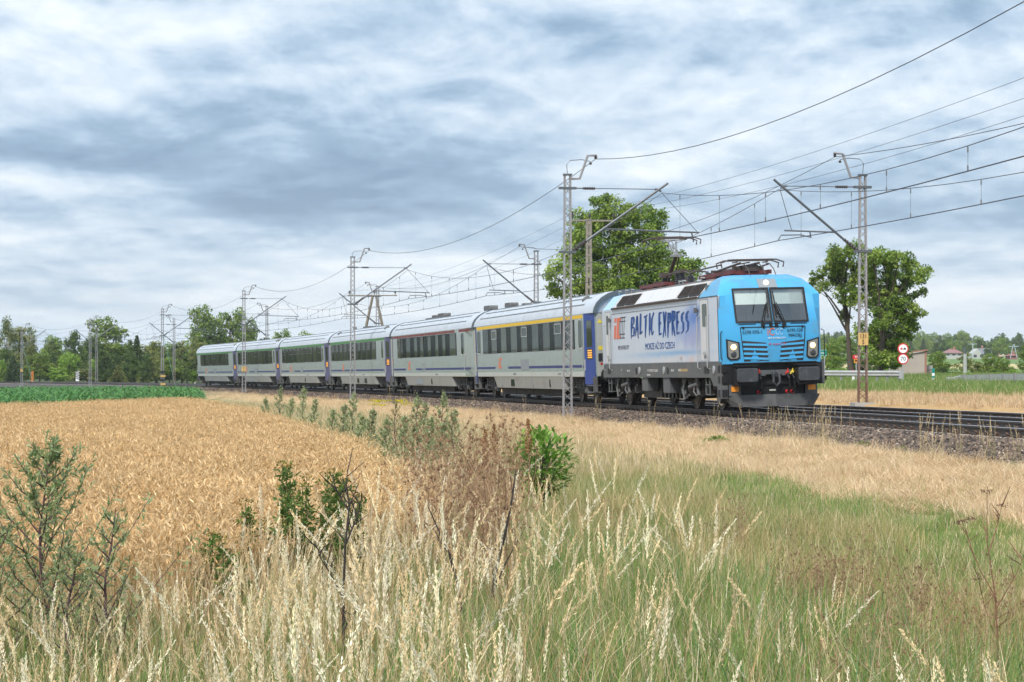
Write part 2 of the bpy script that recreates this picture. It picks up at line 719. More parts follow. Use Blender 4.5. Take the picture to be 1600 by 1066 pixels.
def build_ground():
    ys = [-80, -60, -45, -30]
    y = -20.0
    while y < 7500:
        ys.append(y)
        y += 1.0 if y < 60 else (2.0 if y < 160 else max(4.0, y * 0.03))
    xs_c = np.concatenate([np.arange(0, 30, 1.0), np.arange(30, 70, 2.5), 70 * 1.16 ** np.arange(0, 32)])
    xs = np.concatenate([-xs_c[:0:-1], xs_c])
    Y, X = np.meshgrid(np.array(ys), xs, indexing='ij')
    s, o = to_so(X, Y)
    Z = land(X, Y, s, o)
    wheat, maize, mown = zone_masks(X, Y, s, o)
    C = np.zeros(X.shape + (3,))
    C[:] = (0.20, 0.19, 0.085)                       # rough grass
    C[(o > 7) & (Y < 45)] = (0.17, 0.17, 0.07)
    C[mown] = (0.50, 0.38, 0.22)
    C[wheat] = (0.30, 0.19, 0.09)
    C[maize] = (0.10, 0.085, 0.05)
    dryfar = (o < -5.5) & (o > -12.5) & (s < 120)
    C[dryfar] = (0.44, 0.29, 0.14)
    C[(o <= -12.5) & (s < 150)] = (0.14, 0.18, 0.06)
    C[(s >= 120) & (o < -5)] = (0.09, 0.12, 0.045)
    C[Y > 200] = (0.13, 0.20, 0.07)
    band = (np.floor(Y / 130.0) % 3 == 1) & (Y > 330)
    C[band] = (0.20, 0.33, 0.12)
    C[(np.floor(Y / 130.0) % 5 == 4) & (Y > 400)] = (0.45, 0.38, 0.20)
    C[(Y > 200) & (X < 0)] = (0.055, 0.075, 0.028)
    n0, n1 = X.shape
    V = np.stack([X.ravel(), Y.ravel(), Z.ravel()], 1)
    i, j = np.meshgrid(np.arange(n0 - 1), np.arange(n1 - 1), indexing='ij')
    a = (i * n1 + j).ravel()
    F = np.stack([a, a + 1, a + n1 + 1, a + n1], 1)
    m = bpy.data.materials.new('land_surface')
    m.use_nodes = True
    t = NT(m.node_tree)
    p = t.n['Principled BSDF']
    att = t.new('ShaderNodeAttribute', attribute_name='Col')
    tc = t.new('ShaderNodeTexCoord')
    n_a = t.noise(tc.outputs['Object'], 0.7, 8, 0.65)
    n_b = t.noise(tc.outputs['Object'], 14.0, 4, 0.7)
    k = t.math('ADD', 0.55, t.math('ADD', t.math('MULTIPLY', n_a, 0.5), t.math('MULTIPLY', n_b, 0.4)))
    t.l.new(t.mix(1.0, att.outputs['Color'], t.xyz(k, k, k), 'MULTIPLY'), p.inputs['Base Color'])
    p.inputs['Roughness'].default_value = 0.95
    p.inputs['Specular IOR Level'].default_value = 0.1
    bp = t.new('ShaderNodeBump')
    bp.inputs['Strength'].default_value = 0.8
    bp.inputs['Distance'].default_value = 0.05
    t.l.new(n_b, bp.inputs['Height'])
    t.l.new(bp.outputs[0], p.inputs['Normal'])
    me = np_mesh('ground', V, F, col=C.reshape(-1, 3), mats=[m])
    me.polygons.foreach_set('use_smooth', [True] * len(me.polygons))
    g = link('ground', me)
    tag(g, 'land under the fields and verges on both sides of the railway', kind='structure')


build_ground()

M_BALLAST = mat('ballast_bed', (0.060, 0.050, 0.044), 0.9, 0, 0.45, 14, bump=1.0, bscale=16)
M_RAIL = mat('rail_rust', (0.060, 0.045, 0.038), 0.55, 0.3, 0.25, 5)
M_RAILTOP = mat('rail_head_polished', (0.62, 0.63, 0.66), 0.22, 0.9, 0.05, 3)
M_SLEEP = mat('sleeper_concrete', (0.42, 0.38, 0.33), 0.85, 0, 0.15, 8, dirt=(0.16, 0.13, 0.11), dscale=3, damt=0.6)
M_CLIP = mat('clip_rust', (0.10, 0.06, 0.04), 0.7, 0.2, 0.3, 12)

# ballast bed
prof = [(3.15, -0.70), (2.85, -0.56), (2.35, -0.40), (1.85, -0.245), (1.6, -0.205), (1.3, -0.20), (-1.3, -0.21), (-2.0, -0.24), (-2.7, -0.21),
        (-5.3, -0.21), (-5.7, -0.24), (-6.6, -0.42), (-7.0, -0.60)]
rings = []
for k, s_ in enumerate(np.arange(-130, 430, 2.0)):
    rr_ = random.Random(k)
    rings.append([tuple(so(float(s_), o_ + rr_.uniform(-0.05, 0.05), z_ + rr_.uniform(-0.015, 0.015))) for o_, z_ in prof])
bed = MB().loft(rings, cap=False, closed=False)
tag(bed.build('ballast', M_BALLAST, None, smooth=60), 'dark stone ballast bank carrying both tracks', kind='structure')

# rails: head, web and foot swept along the curve, the polished running band on top
RP = [(-0.036, -0.003), (-0.036, -0.04), (-0.012, -0.055), (-0.010, -0.135), (-0.075, -0.155), (-0.075, -0.172),
      (0.075, -0.172), (0.075, -0.155), (0.010, -0.135), (0.012, -0.055), (0.036, -0.04), (0.036, -0.003)]
S_ALL = [float(v) for v in np.arange(-130, 430, 2.0)]


def build_track(tr, label, near):
    root = thing('railway_track', label, 'railway track', loc=so(0, tr, -0.2), group='running lines of the railway')
    for d in (0.7535, -0.7535):
        R = MB()
        R.loft([[tuple(soc(s_, tr + d + a, z, tr)) for a, z in RP] for s_ in S_ALL])
        ro = R.build('rail', M_RAIL, None)
        wpar(ro, root)
        H = MB()
        H.loft([[tuple(soc(s_, tr + d + a, z, tr)) for a, z in ((-0.034, -0.0028), (-0.022, 0.0), (0.022, 0.0), (0.034, -0.0028))] for s_ in S_ALL], cap=False)
        ho = H.build('running_surface', M_RAILTOP, None)
        ho.parent = ro
        ho.matrix_parent_inverse = Matrix.Translation(-Vector(root.location))
        ho.matrix_parent_inverse = Matrix.Identity(4)
    # sleepers
    sm = MB()
    for sy in (-1, 1):
        sm.extrude([(-0.15, -0.40), (0.15, -0.40), (0.12, -0.178), (-0.12, -0.178)], sy * 0.45, sy * 1.30, 'y')
    sm.extrude([(-0.12, -0.40), (0.12, -0.40), (0.10, -0.21), (-0.10, -0.21)], -0.45, 0.45, 'y')
    sme = sm.mesh('sleeper')
    cm = MB()
    cm.bb(-0.07, 0.07, -0.13, -0.07, -0.178, -0.155)
    cm.tube([(-0.06, -0.09, -0.15), (-0.06, -0.13, -0.115), (0.0, -0.155, -0.095), (0.06, -0.13, -0.115), (0.06, -0.09, -0.145)], 0.017, 5)
    cm.cyl((0, -0.12, -0.16), (0, -0.12, -0.085), 0.022, 6)
    cme = cm.mesh('rail_clip')
    sme.materials.append(M_SLEEP)
    cme.materials.append(M_CLIP)
    def mtx(s_):
        p0, px_, pz_ = soc(s_, tr, 0, tr), soc(s_, tr - 1, 0, tr), soc(s_, tr, 1, tr)
        y = (px_ - p0).normalized()
        z = (pz_ - p0).normalized()
        x = y.cross(z)
        return Matrix(((x[0], y[0], z[0], p0[0]), (x[1], y[1], z[1], p0[1]), (x[2], y[2], z[2], p0[2]), (0, 0, 0, 1)))
    pos = [-130 + 0.6 * k for k in range(900)]
    ind = [s_ for s_ in pos if -39 < s_ < 139][:296] if near else []
    rest_s, rest_c = MB(), MB()
    sv, sf_ = [tuple(v.co) for v in sme.vertices], [tuple(p.vertices) for p in sme.polygons]
    cv, cf = [Vector(v.co) for v in cme.vertices], [tuple(p.vertices) for p in cme.polygons]
    inds = set(ind)
    for s_ in pos:
        M = mtx(s_)
        if s_ in inds:
            q = link('sleeper', sme, None, root)
            q.matrix_parent_inverse = root.matrix_basis.inverted()
            q.matrix_basis = M
            c = link('rail_clip', cme, None, q)
            c.location = (0, -0.7535, 0)
        elif (near and -60 < s_ < 420) or (not near and -60 < s_ < 300):
            rest_s.add([M @ Vector(v) for v in sv], sf_)
        if -45 < s_ < 110:
            for yy in ((0.7535,) if near else (-0.7535, 0.7535)):
                rest_c.add([M @ (v + Vector((0, yy, 0))) for v in cv], cf)
    o1 = link('sleepers', rest_s.mesh('sleepers', fix=False), M_SLEEP)
    tag(wpar(o1, root), kind='stuff')
    o2 = link('rail_clips', rest_c.mesh('rail_clips', fix=False), M_CLIP)
    tag(wpar(o2, root), kind='stuff')


build_track(0.0, 'near railway track with dark rails and concrete sleepers under the train', True)
build_track(-4.0, 'empty far railway track beyond the train', False)


# ------------------------------------------------------------------ scattering of what nobody could count
def scatter(name, pts, srcs, material, idx=None, rz=None, scl=None, label=None, tilt=None, kind='stuff'):
    """one object whose vertices carry instances of the source meshes"""
    n = len(pts)
    idx = RNG.integers(0, len(srcs), n) if idx is None else idx
    rz = RNG.uniform(0, 2 * np.pi, n) if rz is None else rz
    scl = RNG.uniform(0.8, 1.2, n) if scl is None else scl
    me = bpy.data.meshes.new(name)
    me.vertices.add(n)
    me.vertices.foreach_set('co', np.asarray(pts, np.float32).ravel())
    rot = np.zeros((n, 3), np.float32)
    if tilt is not None:
        rot[:, :2] = tilt
    rot[:, 2] = rz
    a = me.attributes.new('rot', 'FLOAT_VECTOR', 'POINT')
    a.data.foreach_set('vector', rot.ravel())
    a = me.attributes.new('scl', 'FLOAT', 'POINT')
    a.data.foreach_set('value', np.asarray(scl, np.float32))
    a = me.attributes.new('idx', 'INT', 'POINT')
    a.data.foreach_set('value', np.asarray(idx, np.int32))
    me.update()
    o = link(name, me)
    g = bpy.data.node_groups.new(name, 'GeometryNodeTree')
    g.interface.new_socket('Geometry', in_out='INPUT', socket_type='NodeSocketGeometry')
    g.interface.new_socket('Geometry', in_out='OUTPUT', socket_type='NodeSocketGeometry')
    gi, go = g.nodes.new('NodeGroupInput'), g.nodes.new('NodeGroupOutput')
    def attr(nm, ty):
        nd = g.nodes.new('GeometryNodeInputNamedAttribute')
        nd.data_type = ty
        nd.inputs['Name'].default_value = nm
        return nd.outputs['Attribute']
    ar, as_, ai = attr('rot', 'FLOAT_VECTOR'), attr('scl', 'FLOAT'), attr('idx', 'INT')
    e2r = g.nodes.new('FunctionNodeEulerToRotation')
    g.links.new(ar, e2r.inputs[0])
    jn = g.nodes.new('GeometryNodeJoinGeometry')
    for k, sm_ in enumerate(srcs):
        so_ = bpy.data.objects.new(sm_.name + '_pattern', sm_)
        if material is not None and not sm_.materials:
            sm_.materials.append(material)
        oi = g.nodes.new('GeometryNodeObjectInfo')
        oi.inputs['Object'].default_value = so_
        oi.inputs['As Instance'].default_value = True
        cmp_ = g.nodes.new('FunctionNodeCompare')
        cmp_.data_type = 'INT'
        cmp_.operation = 'EQUAL'
        g.links.new(ai, cmp_.inputs[2])
        cmp_.inputs[3].default_value = k
        ip = g.nodes.new('GeometryNodeInstanceOnPoints')
        g.links.new(gi.outputs[0], ip.inputs['Points'])
        g.links.new(cmp_.outputs[0], ip.inputs['Selection'])
        g.links.new(oi.outputs['Geometry'], ip.inputs['Instance'])
        g.links.new(e2r.outputs[0], ip.inputs['Rotation'])
        g.links.new(as_, ip.inputs['Scale'])
        g.links.new(ip.outputs[0], jn.inputs[0])
    g.links.new(jn.outputs[0], go.inputs[0])
    md = o.modifiers.new('scatter', 'NODES')
    md.node_group = g
    tag(o, label, kind=kind)
    return o


# ballast stones
def stone(seed):
    r = random.Random(seed)
    b = MB()
    n = 5
    rings_ = []
    for z, rad in ((-0.5, 0.35), (-0.15, 0.95), (0.35, 0.8), (0.6, 0.3)):
        rings_.append([(math.cos(2 * math.pi * k / n) * rad * r.uniform(0.75, 1.2), math.sin(2 * math.pi * k / n) * rad * r.uniform(0.75, 1.2) * 0.8, z * r.uniform(0.8, 1.2) * 0.8) for k in range(n)])
    b.loft(rings_)
    me = b.mesh('ballast_stone')
    a = me.color_attributes.new('Col', 'FLOAT_COLOR', 'POINT')
    c = [(0.125, 0.092, 0.072), (0.165, 0.122, 0.095), (0.055, 0.045, 0.040), (0.21, 0.155, 0.118), (0.10, 0.082, 0.074), (0.40, 0.33, 0.26)][seed % 6]
    a.data.foreach_set('color', list((*c, 1)) * len(me.vertices))
    return me


M_STONE = leaf_mat('stone_grey', (1, 1, 1), 0.5, transl=0.0, rough=0.9)
P_, S_ = [], []
def bed_z(o_):
    return np.interp(-o_, [-q[0] for q in prof], [q[1] for q in prof])
for s0, s1, dens in ((-48, -10, 330), (-10, 30, 210), (30, 80, 90), (80, 200, 30)):
    n = int((s1 - s0) * 1.7 * dens)
    ss, oo = RNG.uniform(s0, s1, n), RNG.uniform(1.25, 3.0, n)
    for a_, b_ in zip(ss, oo):
        P_.append(tuple(so(a_, b_, float(bed_z(b_)) + RNG.uniform(-0.005, 0.02))))
    S_.append(RNG.uniform(0.024, 0.058, n) * (1.0 if s0 < 30 else 1.5))
n = 5000
for a_, b_ in zip(RNG.uniform(-40, 60, n), RNG.uniform(-6.3, -0.0, n)):
    P_.append(tuple(so(a_, b_, float(bed_z(b_)) + 0.01)))
S_.append(RNG.uniform(0.025, 0.045, n))
NP = len(P_)
scatter('ballast_stones', P_, [stone(k) for k in range(6)], M_STONE, scl=np.concatenate(S_), idx=RNG.choice(6, NP, p=[.25, .2, .22, .15, .15, .03]),
        tilt=RNG.uniform(-0.8, 0.8, (NP, 2)), label='loose dark stones of the ballast bank')
# ================================================================== masts and overhead line
M_MAST = mat('mast_grey_paint', (0.27, 0.27, 0.28), 0.6, 0.1, 0.12, 6, dirt=(0.20, 0.13, 0.10), dscale=2.2, damt=0.5)
M_MASTR = mat('mast_rusty', (0.36, 0.34, 0.34), 0.7, 0.1, 0.15, 6, dirt=(0.16, 0.075, 0.045), dscale=1.4, damt=0.95)
M_CANT = mat('cantilever_steel', (0.13, 0.14, 0.155), 0.5, 0.5, 0.15, 6)
M_WIRE = mat('wire_copper_dark', (0.055, 0.055, 0.06), 0.5, 0.5, 0.1, 3)
M_WIREG = mat('wire_grey', (0.16, 0.17, 0.18), 0.5, 0.5, 0.1, 3)
M_PORC = mat('insulator_dark', (0.05, 0.04, 0.04), 0.35)
M_CONC = mat('concrete', (0.38, 0.37, 0.35), 0.9, 0, 0.15, 5, bump=0.4)
M_PLATE = mat('plate_ochre_yellow', (0.55, 0.36, 0.13), 0.5, 0, 0.08, 8)
M_INK = mat('sign_black', (0.02, 0.02, 0.02), 0.5)
M_SWHITE = mat('sign_white', (0.78, 0.78, 0.78), 0.4)
M_SRED = mat('sign_red', (0.60, 0.025, 0.03), 0.4)
M_SGREEN = mat('sign_green', (0.0, 0.19, 0.125), 0.4)
M_SORANGE = mat('sign_orange', (0.80, 0.27, 0.02), 0.4)

NEAR_S = [6.7, 67.1, 125.4, 181.0, 231.0, 278.0]
FAR_S = [4.6, 61.1, 117.4, 173.9, 227.0, 273.4]


def mast_frame(s_, o_, side):
    """side +1: stands on the camera side, arms reach away from the camera"""
    x, y, a = tp(s_)
    n = Vector((-math.sin(a), math.cos(a), 0)) * (-side)
    base = so(s_, o_, 0)
    z0 = gz(base.x, base.y)
    al = Vector((0, 0, 1)).cross(n)
    return Matrix(((n[0], al[0], 0, base.x), (n[1], al[1], 0, base.y), (0, 0, 1, z0), (0, 0, 0, 1))), z0


def rustmat():
    """grey mast paint that has gone to rust over the lower half: wear of the mast itself"""
    m = bpy.data.materials.new('mast_paint_rusting_low')
    m.use_nodes = True
    t = NT(m.node_tree)
    p = t.n['Principled BSDF']
    tc = t.new('ShaderNodeTexCoord')
    sp = t.new('ShaderNodeSeparateXYZ')
    t.l.new(tc.outputs['Object'], sp.inputs[0])
    nz = t.noise(tc.outputs['Object'], 1.6, 7, 0.65)
    f = t.smooth(t.math('ADD', t.math('MULTIPLY', sp.outputs[2], -0.16), nz), -0.15, 0.45)
    c = t.mix(f, (0.28, 0.27, 0.28), (0.16, 0.085, 0.055))
    t.l.new(c, p.inputs['Base Color'])
    p.inputs['Roughness'].default_value = 0.7
    return m


M_RUSTLOW = rustmat()


def make_mast(s_, o_, side, label, near_detail=False, top=7.97, long_arm=True, material=None):
    M, z0 = mast_frame(s_, o_, side)
    r = thing('catenary_mast', label, 'catenary mast', group='lattice masts of the overhead line', matrix=M)
    H = top - z0
    mm = material or M_MAST
    wb, wt = 0.145, 0.10
    for sx in (-1, 1):
        lg = MB()
        q = []
        for z, w_ in ((0.0, wb), (H, wt)):
            cx_ = sx * w_
            q.append([(cx_ - 0.03 * sx, -0.06, z), (cx_ + 0.025 * sx, -0.06, z), (cx_ + 0.025 * sx, 0.06, z), (cx_ - 0.03 * sx, 0.06, z),
                      (cx_ - 0.03 * sx, 0.05, z), (cx_ + 0.012 * sx, 0.05, z), (cx_ + 0.012 * sx, -0.05, z), (cx_ - 0.03 * sx, -0.05, z)])
        lg.loft(q)
        lg.build('leg', mm, r)
    nb = 30
    jl = MB()
    for k in range(nb):
        za, zb = 0.15 + (H - 0.3) * k / nb, 0.15 + (H - 0.3) * (k + 1) / nb
        wa, wc = wb + (wt - wb) * za / H, wb + (wt - wb) * zb / H
        for y, fl in ((-0.056, 1), (0.056, -1)):
            d_ = fl * (1 if k % 2 else -1)
            if near_detail and y < 0:
                MB().bar((-wa * d_, y, za), (wc * d_, y, zb), 0.022, 0.008, up=(0, 1, 0)).build('lattice_bar', mm, r)
            else:
                jl.bar((-wa * d_, y, za), (wc * d_, y, zb), 0.022, 0.008, up=(0, 1, 0))
    tag(jl.build('lattice', mm, r), kind='stuff')
    MB().bb(-0.36, 0.36, -0.3, 0.3, -0.35, 0.07).build('foundation', M_CONC, r)
    MB().bb(-wt - 0.05, wt + 0.05, -0.09, 0.09, H - 0.02, H + 0.04).build('top_plate', M_CANT, r)
    Z = lambda z: z - z0
    br = MB()
    br.tube([(0.05, 0, Z(7.72)), (0.42, 0, Z(7.73)), (0.70, 0, Z(8.52)), (1.02, 0, Z(8.54))], 0.045, 7)
    br.build('earth_wire_bracket', M_MAST, r)
    iz = MB()
    iz.disc_stack((0.98, 0, Z(8.54)), (0, 0, -1), [(0, 0.03), (0.03, 0.07), (0.06, 0.03), (0.09, 0.07), (0.13, 0.02)], 8)
    iz.disc_stack((0.80, 0.0, Z(8.30)), (0, 0, -1), [(0, 0.02), (0.02, 0.05), (0.07, 0.05), (0.09, 0.02)], 8)
    iz.tube([(0.0, 0, H), (-0.03, 0, Z(8.2)), (0.1, 0, Z(8.35)), (0.5, 0, Z(8.38)), (0.8, 0, Z(8.32))], 0.012, 4)
    iz.build('wire_clamp', M_PORC, r)
    L1 = 3.3 if long_arm else 2.9
    cb_ = MB()
    cb_.tube([(0.62, 0, Z(5.58)), (L1 + 0.22, 0, Z(7.62))], 0.042, 8)
    cb_.tube([(L1 - 0.25, 0, Z(7.40)), (L1 - 0.12, 0, Z(7.40)), (L1 - 0.02, 0, Z(7.32))], 0.035, 6)
    cb_.build('cantilever_tube', M_CANT, r)
    ins = MB()
    a, b = Vector((0.14, 0, Z(5.22))), Vector((0.64, 0, Z(5.60)))
    ax = b - a
    ins.disc_stack(a, ax, [(ax.length * k / 12, 0.035 if k % 2 else 0.075) for k in range(13)], 8)
    ins.build('insulator', M_PORC, r)
    ins = MB()
    a, b = Vector((0.15, 0, Z(7.40))), Vector((0.95, 0, Z(7.40)))
    ins.tube([a, a + (b - a) * 0.5], 0.02, 5)
    ins.disc_stack(a + (b - a) * 0.5, b - a, [(0.4 * k / 10, 0.03 if k % 2 else 0.06) for k in range(11)], 8)
    ins.build('insulator', M_PORC, r)
    ti = MB().tube([(0.95, 0, Z(7.40)), (L1 - 0.2, 0, Z(7.40))], 0.016, 5)
    ti.bb(-0.3, 0.3, -0.08, 0.08, Z(7.36), Z(7.44))
    ti.bb(-0.3, 0.3, -0.08, 0.08, Z(5.18), Z(5.26))
    ti.build('tie_rod', M_CANT, r)
    st = MB()
    if long_arm:
        st.tube([(1.22, 0, Z(6.02)), (4.62, 0, Z(5.93))], 0.03, 6)
        st.tube([(4.35, 0, Z(5.92)), (4.42, 0, Z(5.70)), (4.42, 0, Z(5.60))], 0.026, 6)
        st.tube([(4.40, 0, Z(5.72)), (4.0, 0, Z(5.78)), (3.42, 0, Z(5.76)), (3.32, 0, Z(5.58))], 0.022, 6)
        st.tube([(L1, 0, Z(7.28)), (4.55, 0, Z(5.96))], 0.012, 4)
    else:
        st.tube([(0.98, 0, Z(5.86)), (2.75, 0, Z(5.90))], 0.03, 6)
        st.tube([(1.86, 0, Z(5.88)), (1.82, 0, Z(5.66))], 0.026, 6)
        st.tube([(1.82, 0, Z(5.68)), (2.2, 0, Z(5.76)), (2.86, 0, Z(5.74)), (2.96, 0, Z(5.58))], 0.022, 6)
        st.tube([(L1, 0, Z(7.28)), (2.5, 0, Z(5.92))], 0.012, 4)
    st.build('steady_arm', M_CANT, r)
    return r, M


NEAR_L = ['grey lattice mast in front of the first coach beside the locomotive', 'grey lattice mast in front of the third coach with green stripe',
          'grey lattice mast bearing plate 131 4, in front of the fifth coach', 'lattice mast with black and yellow stripes at its foot, left of the last coach',
          'thin lattice mast right of the black and white striped post', 'leftmost lattice mast, beside the orange striped post']
FAR_L = ['rusty lattice mast bearing plate 131 5, right of the locomotive', 'lattice mast rising behind the first coach, left of the big tree',
         'lattice mast behind the third coach, next to the A shaped wooden pole', 'lattice mast behind the fifth coach in front of distant trees',
         'brown footed lattice mast just left of the last coach', 'lattice mast behind the thin one near the black and white post']
near_m, far_m = [], []
for k, s_ in enumerate(NEAR_S):
    near_m.append(make_mast(s_, 2.9, 1, NEAR_L[k], k == 0, top=(7.85, 8.0, 8.02, 8.03, 8.1, 7.3)[k]))
for k, s_ in enumerate(FAR_S):
    far_m.append(make_mast(s_, -6.9, -1, FAR_L[k], k == 0, top=(7.8, 8.15, 8.2, 8.2, 8.1, 7.7)[k], long_arm=False,
                           material=M_RUSTLOW if k in (0, 4) else None))
# stripes at the foot of the mast left of the last coach, guys of the two leftmost masts
r_ = near_m[3][0]
for k in range(4):
    MB().bb(-0.22, 0.30, -0.12, -0.10, 0.55 + 0.42 * k, 0.76 + 0.42 * k).build('stripe', M_PLATE if k % 2 == 0 else M_INK, r_)
for k, dx_ in ((3, -0.5), (5, -0.6)):
    MB().tube([(0.0, 0, 6.2), (1.0, dx_ * 6, 0.0)], 0.02, 5).build('guy_wire', mat('guy_green', (0.10, 0.22, 0.18), 0.6), near_m[k][0])


def support(mset, s_k, xa, z):
    M = mset
    p = M @ Vector((xa, 0, 0))
    return Vector((p.x, p.y, z))


def overhead(ms, xa, track_o, label, group):
    sup = [(support(M, s_, xa, 0)) for (_, M), s_ in ms]
    s_first, s_last = ms[0][1], ms[-1][1]
    sup = [so(s_first - 58.0, track_o - 0.3 * (1 if track_o == 0 else 0), 0)] + sup + [so(s_last + 50, track_o, 0)]
    root = thing('overhead_line', label, 'overhead line', loc=(sup[1].x, sup[1].y, 5.55), group=group)
    cw, mw = [], []
    for a, b in zip(sup[:-1], sup[1:]):
        L = (b - a).length
        for k in range(20):
            u = k / 20
            p = a.lerp(b, u)
            sg_ = 4 * u * (1 - u)
            cw.append((p.x, p.y, 5.56 - 0.26 * sg_))
            mw.append((p.x, p.y, 7.28 - 1.46 * sg_))
        nd = 10
        for k in range(nd):
            u = (k + 0.5) / nd
            p = a.lerp(b, u)
            sg_ = 4 * u * (1 - u)
            zc, zm = 5.56 - 0.26 * sg_, 7.28 - 1.46 * sg_
            d_ = MB().tube([(p.x, p.y, zc), (p.x, p.y, zm)], 0.006, 3)
            d_.tube([(p.x, p.y, zm - 0.02), (p.x, p.y, zm - 0.14)], 0.022, 4).tube([(p.x, p.y, zc), (p.x, p.y, zc + 0.12)], 0.022, 4)
            wpar(d_.build('dropper', M_WIREG), root)
    wpar(MB().tube(cw, 0.014, 5).build('contact_wire', M_WIRE), root)
    wpar(MB().tube(mw, 0.010, 5).build('messenger_wire', M_WIRE), root)


def aerial(pts, sags, r_, name, label, group, loc=None, n=18):
    w_ = []
    for (a, b), sg in zip(zip(pts[:-1], pts[1:]), sags):
        a, b = Vector(a), Vector(b)
        for k in range(n):
            u = k / n
            p = a.lerp(b, u)
            w_.append((p.x, p.y, p.z - sg * 4 * u * (1 - u)))
    w_.append(tuple(pts[-1]))
    o = MB().tube(w_, r_, 4).build(name, M_WIRE)
    tag(o, label, 'wire', group)
    return o


overhead([(m, s_) for m, s_ in zip(near_m, NEAR_S)], 3.32, 0.0, 'contact and messenger wires with droppers above the train', 'overhead lines of the two tracks')
overhead([(m, s_) for m, s_ in zip(far_m, FAR_S)], 2.95, -4.0, 'contact and messenger wires with droppers over the empty far track', 'overhead lines of the two tracks')
for ms, S_k, o_r, lab in ((near_m, NEAR_S, 2.0, 'dark wire strung along the tops of the near masts, highest line in the sky'),
                          (far_m, FAR_S, -6.0, 'dark wire strung along the tops of the far masts')):
    P = []
    for (r0, M), s_ in zip(ms, S_k):
        p = M @ Vector((0.98, 0, 0))
        P.append((p.x, p.y, 8.41))
    e0, e1 = so(S_k[0] - 58, o_r, 8.41), so(S_k[-1] + 50, o_r, 8.41)
    P = [tuple(e0)] + P + [tuple(e1)]
    aerial(P, [1.35 if o_r > 0 else 0.9] + [1.2] * (len(P) - 2), 0.012, 'earth_wire', lab, 'wires along the mast tops')


# kilometre plates
def km_plate(mast_pair, z, top, bot, label, x=0.0):
    r0, M = mast_pair
    p = M @ Vector((x, 0, 0))
    view = math.atan2(p.x, p.y)
    # faces along the line towards the camera
    t = thing('kilometre_plate', label, 'plate', loc=(p.x - 0.0, p.y - 0.14, z), rz=-view * 0.5, group='yellow kilometre plates on masts')
    MB().bb(-0.17, 0.17, -0.012, 0.0, -0.21, 0.21).build('board', M_PLATE, t)
    for body, zz in ((top, 0.095), (bot, -0.10)):
        lettering(body, 0.215, M_INK, t, (0, -0.02, zz), (1, 0, 0), (0, 0, 1), extrude=0.005, sx=0.78)


km_plate(far_m[0], 2.24, '131', '5', 'yellow plate reading 131 5 on the mast right of the locomotive')
km_plate(near_m[2], 1.55, '131', '4', 'yellow plate reading 131 4 on the mast before the fifth coach')
km_plate(near_m[5], 1.75, '131', '3', 'small pale plate on the leftmost mast')

# ------------------------------------------------------------------ power line on wooden and concrete poles
M_POLE = mat('pole_weathered', (0.20, 0.165, 0.125), 0.85, 0, 0.2, 8)
M_POLEC = mat('pole_concrete', (0.24, 0.21, 0.185), 0.9, 0, 0.2, 6)
Y_ = 228.0
X_ = at(585, Y_)
t = thing('wooden_pole', 'A shaped wooden power pole behind the third coach', 'power pole', loc=(X_, Y_, gz(X_, Y_)))
zt = zat(462, Y_) - gz(X_, Y_)
for sx in (-1, 1):
    MB().tube([(sx * 2.1, 0, 0), (sx * 0.15, 0, zt)], [0.17, 0.12], 8).build('leg', M_POLE, t)
MB().bar((-0.85, 0, zt * 0.66), (0.85, 0, zt * 0.66), 0.10).bar((-2.6, 0, zt), (2.2, 0, zt), 0.10).build('cross_arm', M_POLE, t)
for x in (-2.4, 0.0, 2.0):
    MB().disc_stack((x, 0, zt + 0.05), (0, 0, 1), [(0, 0.03), (0.15, 0.03), (0.2, 0.09), (0.35, 0.09), (0.42, 0.04)], 8).build('insulator', M_PORC, t)
Y2 = 135.0
X2 = at(920, Y2)
t2 = thing('concrete_pole', 'slim concrete power pole in front of the big round tree', 'power pole', loc=(X2, Y2, gz(X2, Y2)), rz=0.15)
zt2 = zat(342, Y2) - gz(X2, Y2)
pc = MB()
for sx in (-1, 1):
    pc.bar((sx * 0.16, 0, 0), (sx * 0.09, 0, zt2), 0.09, 0.14)
for k in range(16):
    z = 0.3 + k * zt2 / 16
    pc.bb(-0.12, 0.12, -0.06, 0.06, z, z + 0.14)
pc.build('shaft', M_POLEC, t2)
MB().bar((-1.05, 0, zt2 - 0.1), (1.55, 0, zt2 - 0.1), 0.09).build('cross_arm', M_POLEC, t2)
for x in (-0.95, 0.05, 1.45):
    MB().disc_stack((x, 0, zt2 - 0.05), (0, 0, 1), [(0, 0.03), (0.12, 0.03), (0.16, 0.08), (0.3, 0.08), (0.36, 0.03)], 8).build('insulator', M_PORC, t2)
for k, (xa, xb, yr, nm) in enumerate(((-2.4, -0.95, 119, 'highest'), (0.0, 0.05, 155, 'middle'), (2.0, 1.45, 185, 'lowest'))):
    a = (X_ + xa, Y_, zt + gz(X_, Y_) + 0.4)
    b = (X2 + xb, Y2, zt2 + gz(X2, Y2) + 0.28)
    Ye = 58.0
    c = (at(1720, Ye), Ye, zat(yr - 43, Ye))
    aerial([a, b, c], [0.9, 0.55], 0.008, 'power_line', nm + ' of the three thin power lines above the locomotive', 'thin power lines')

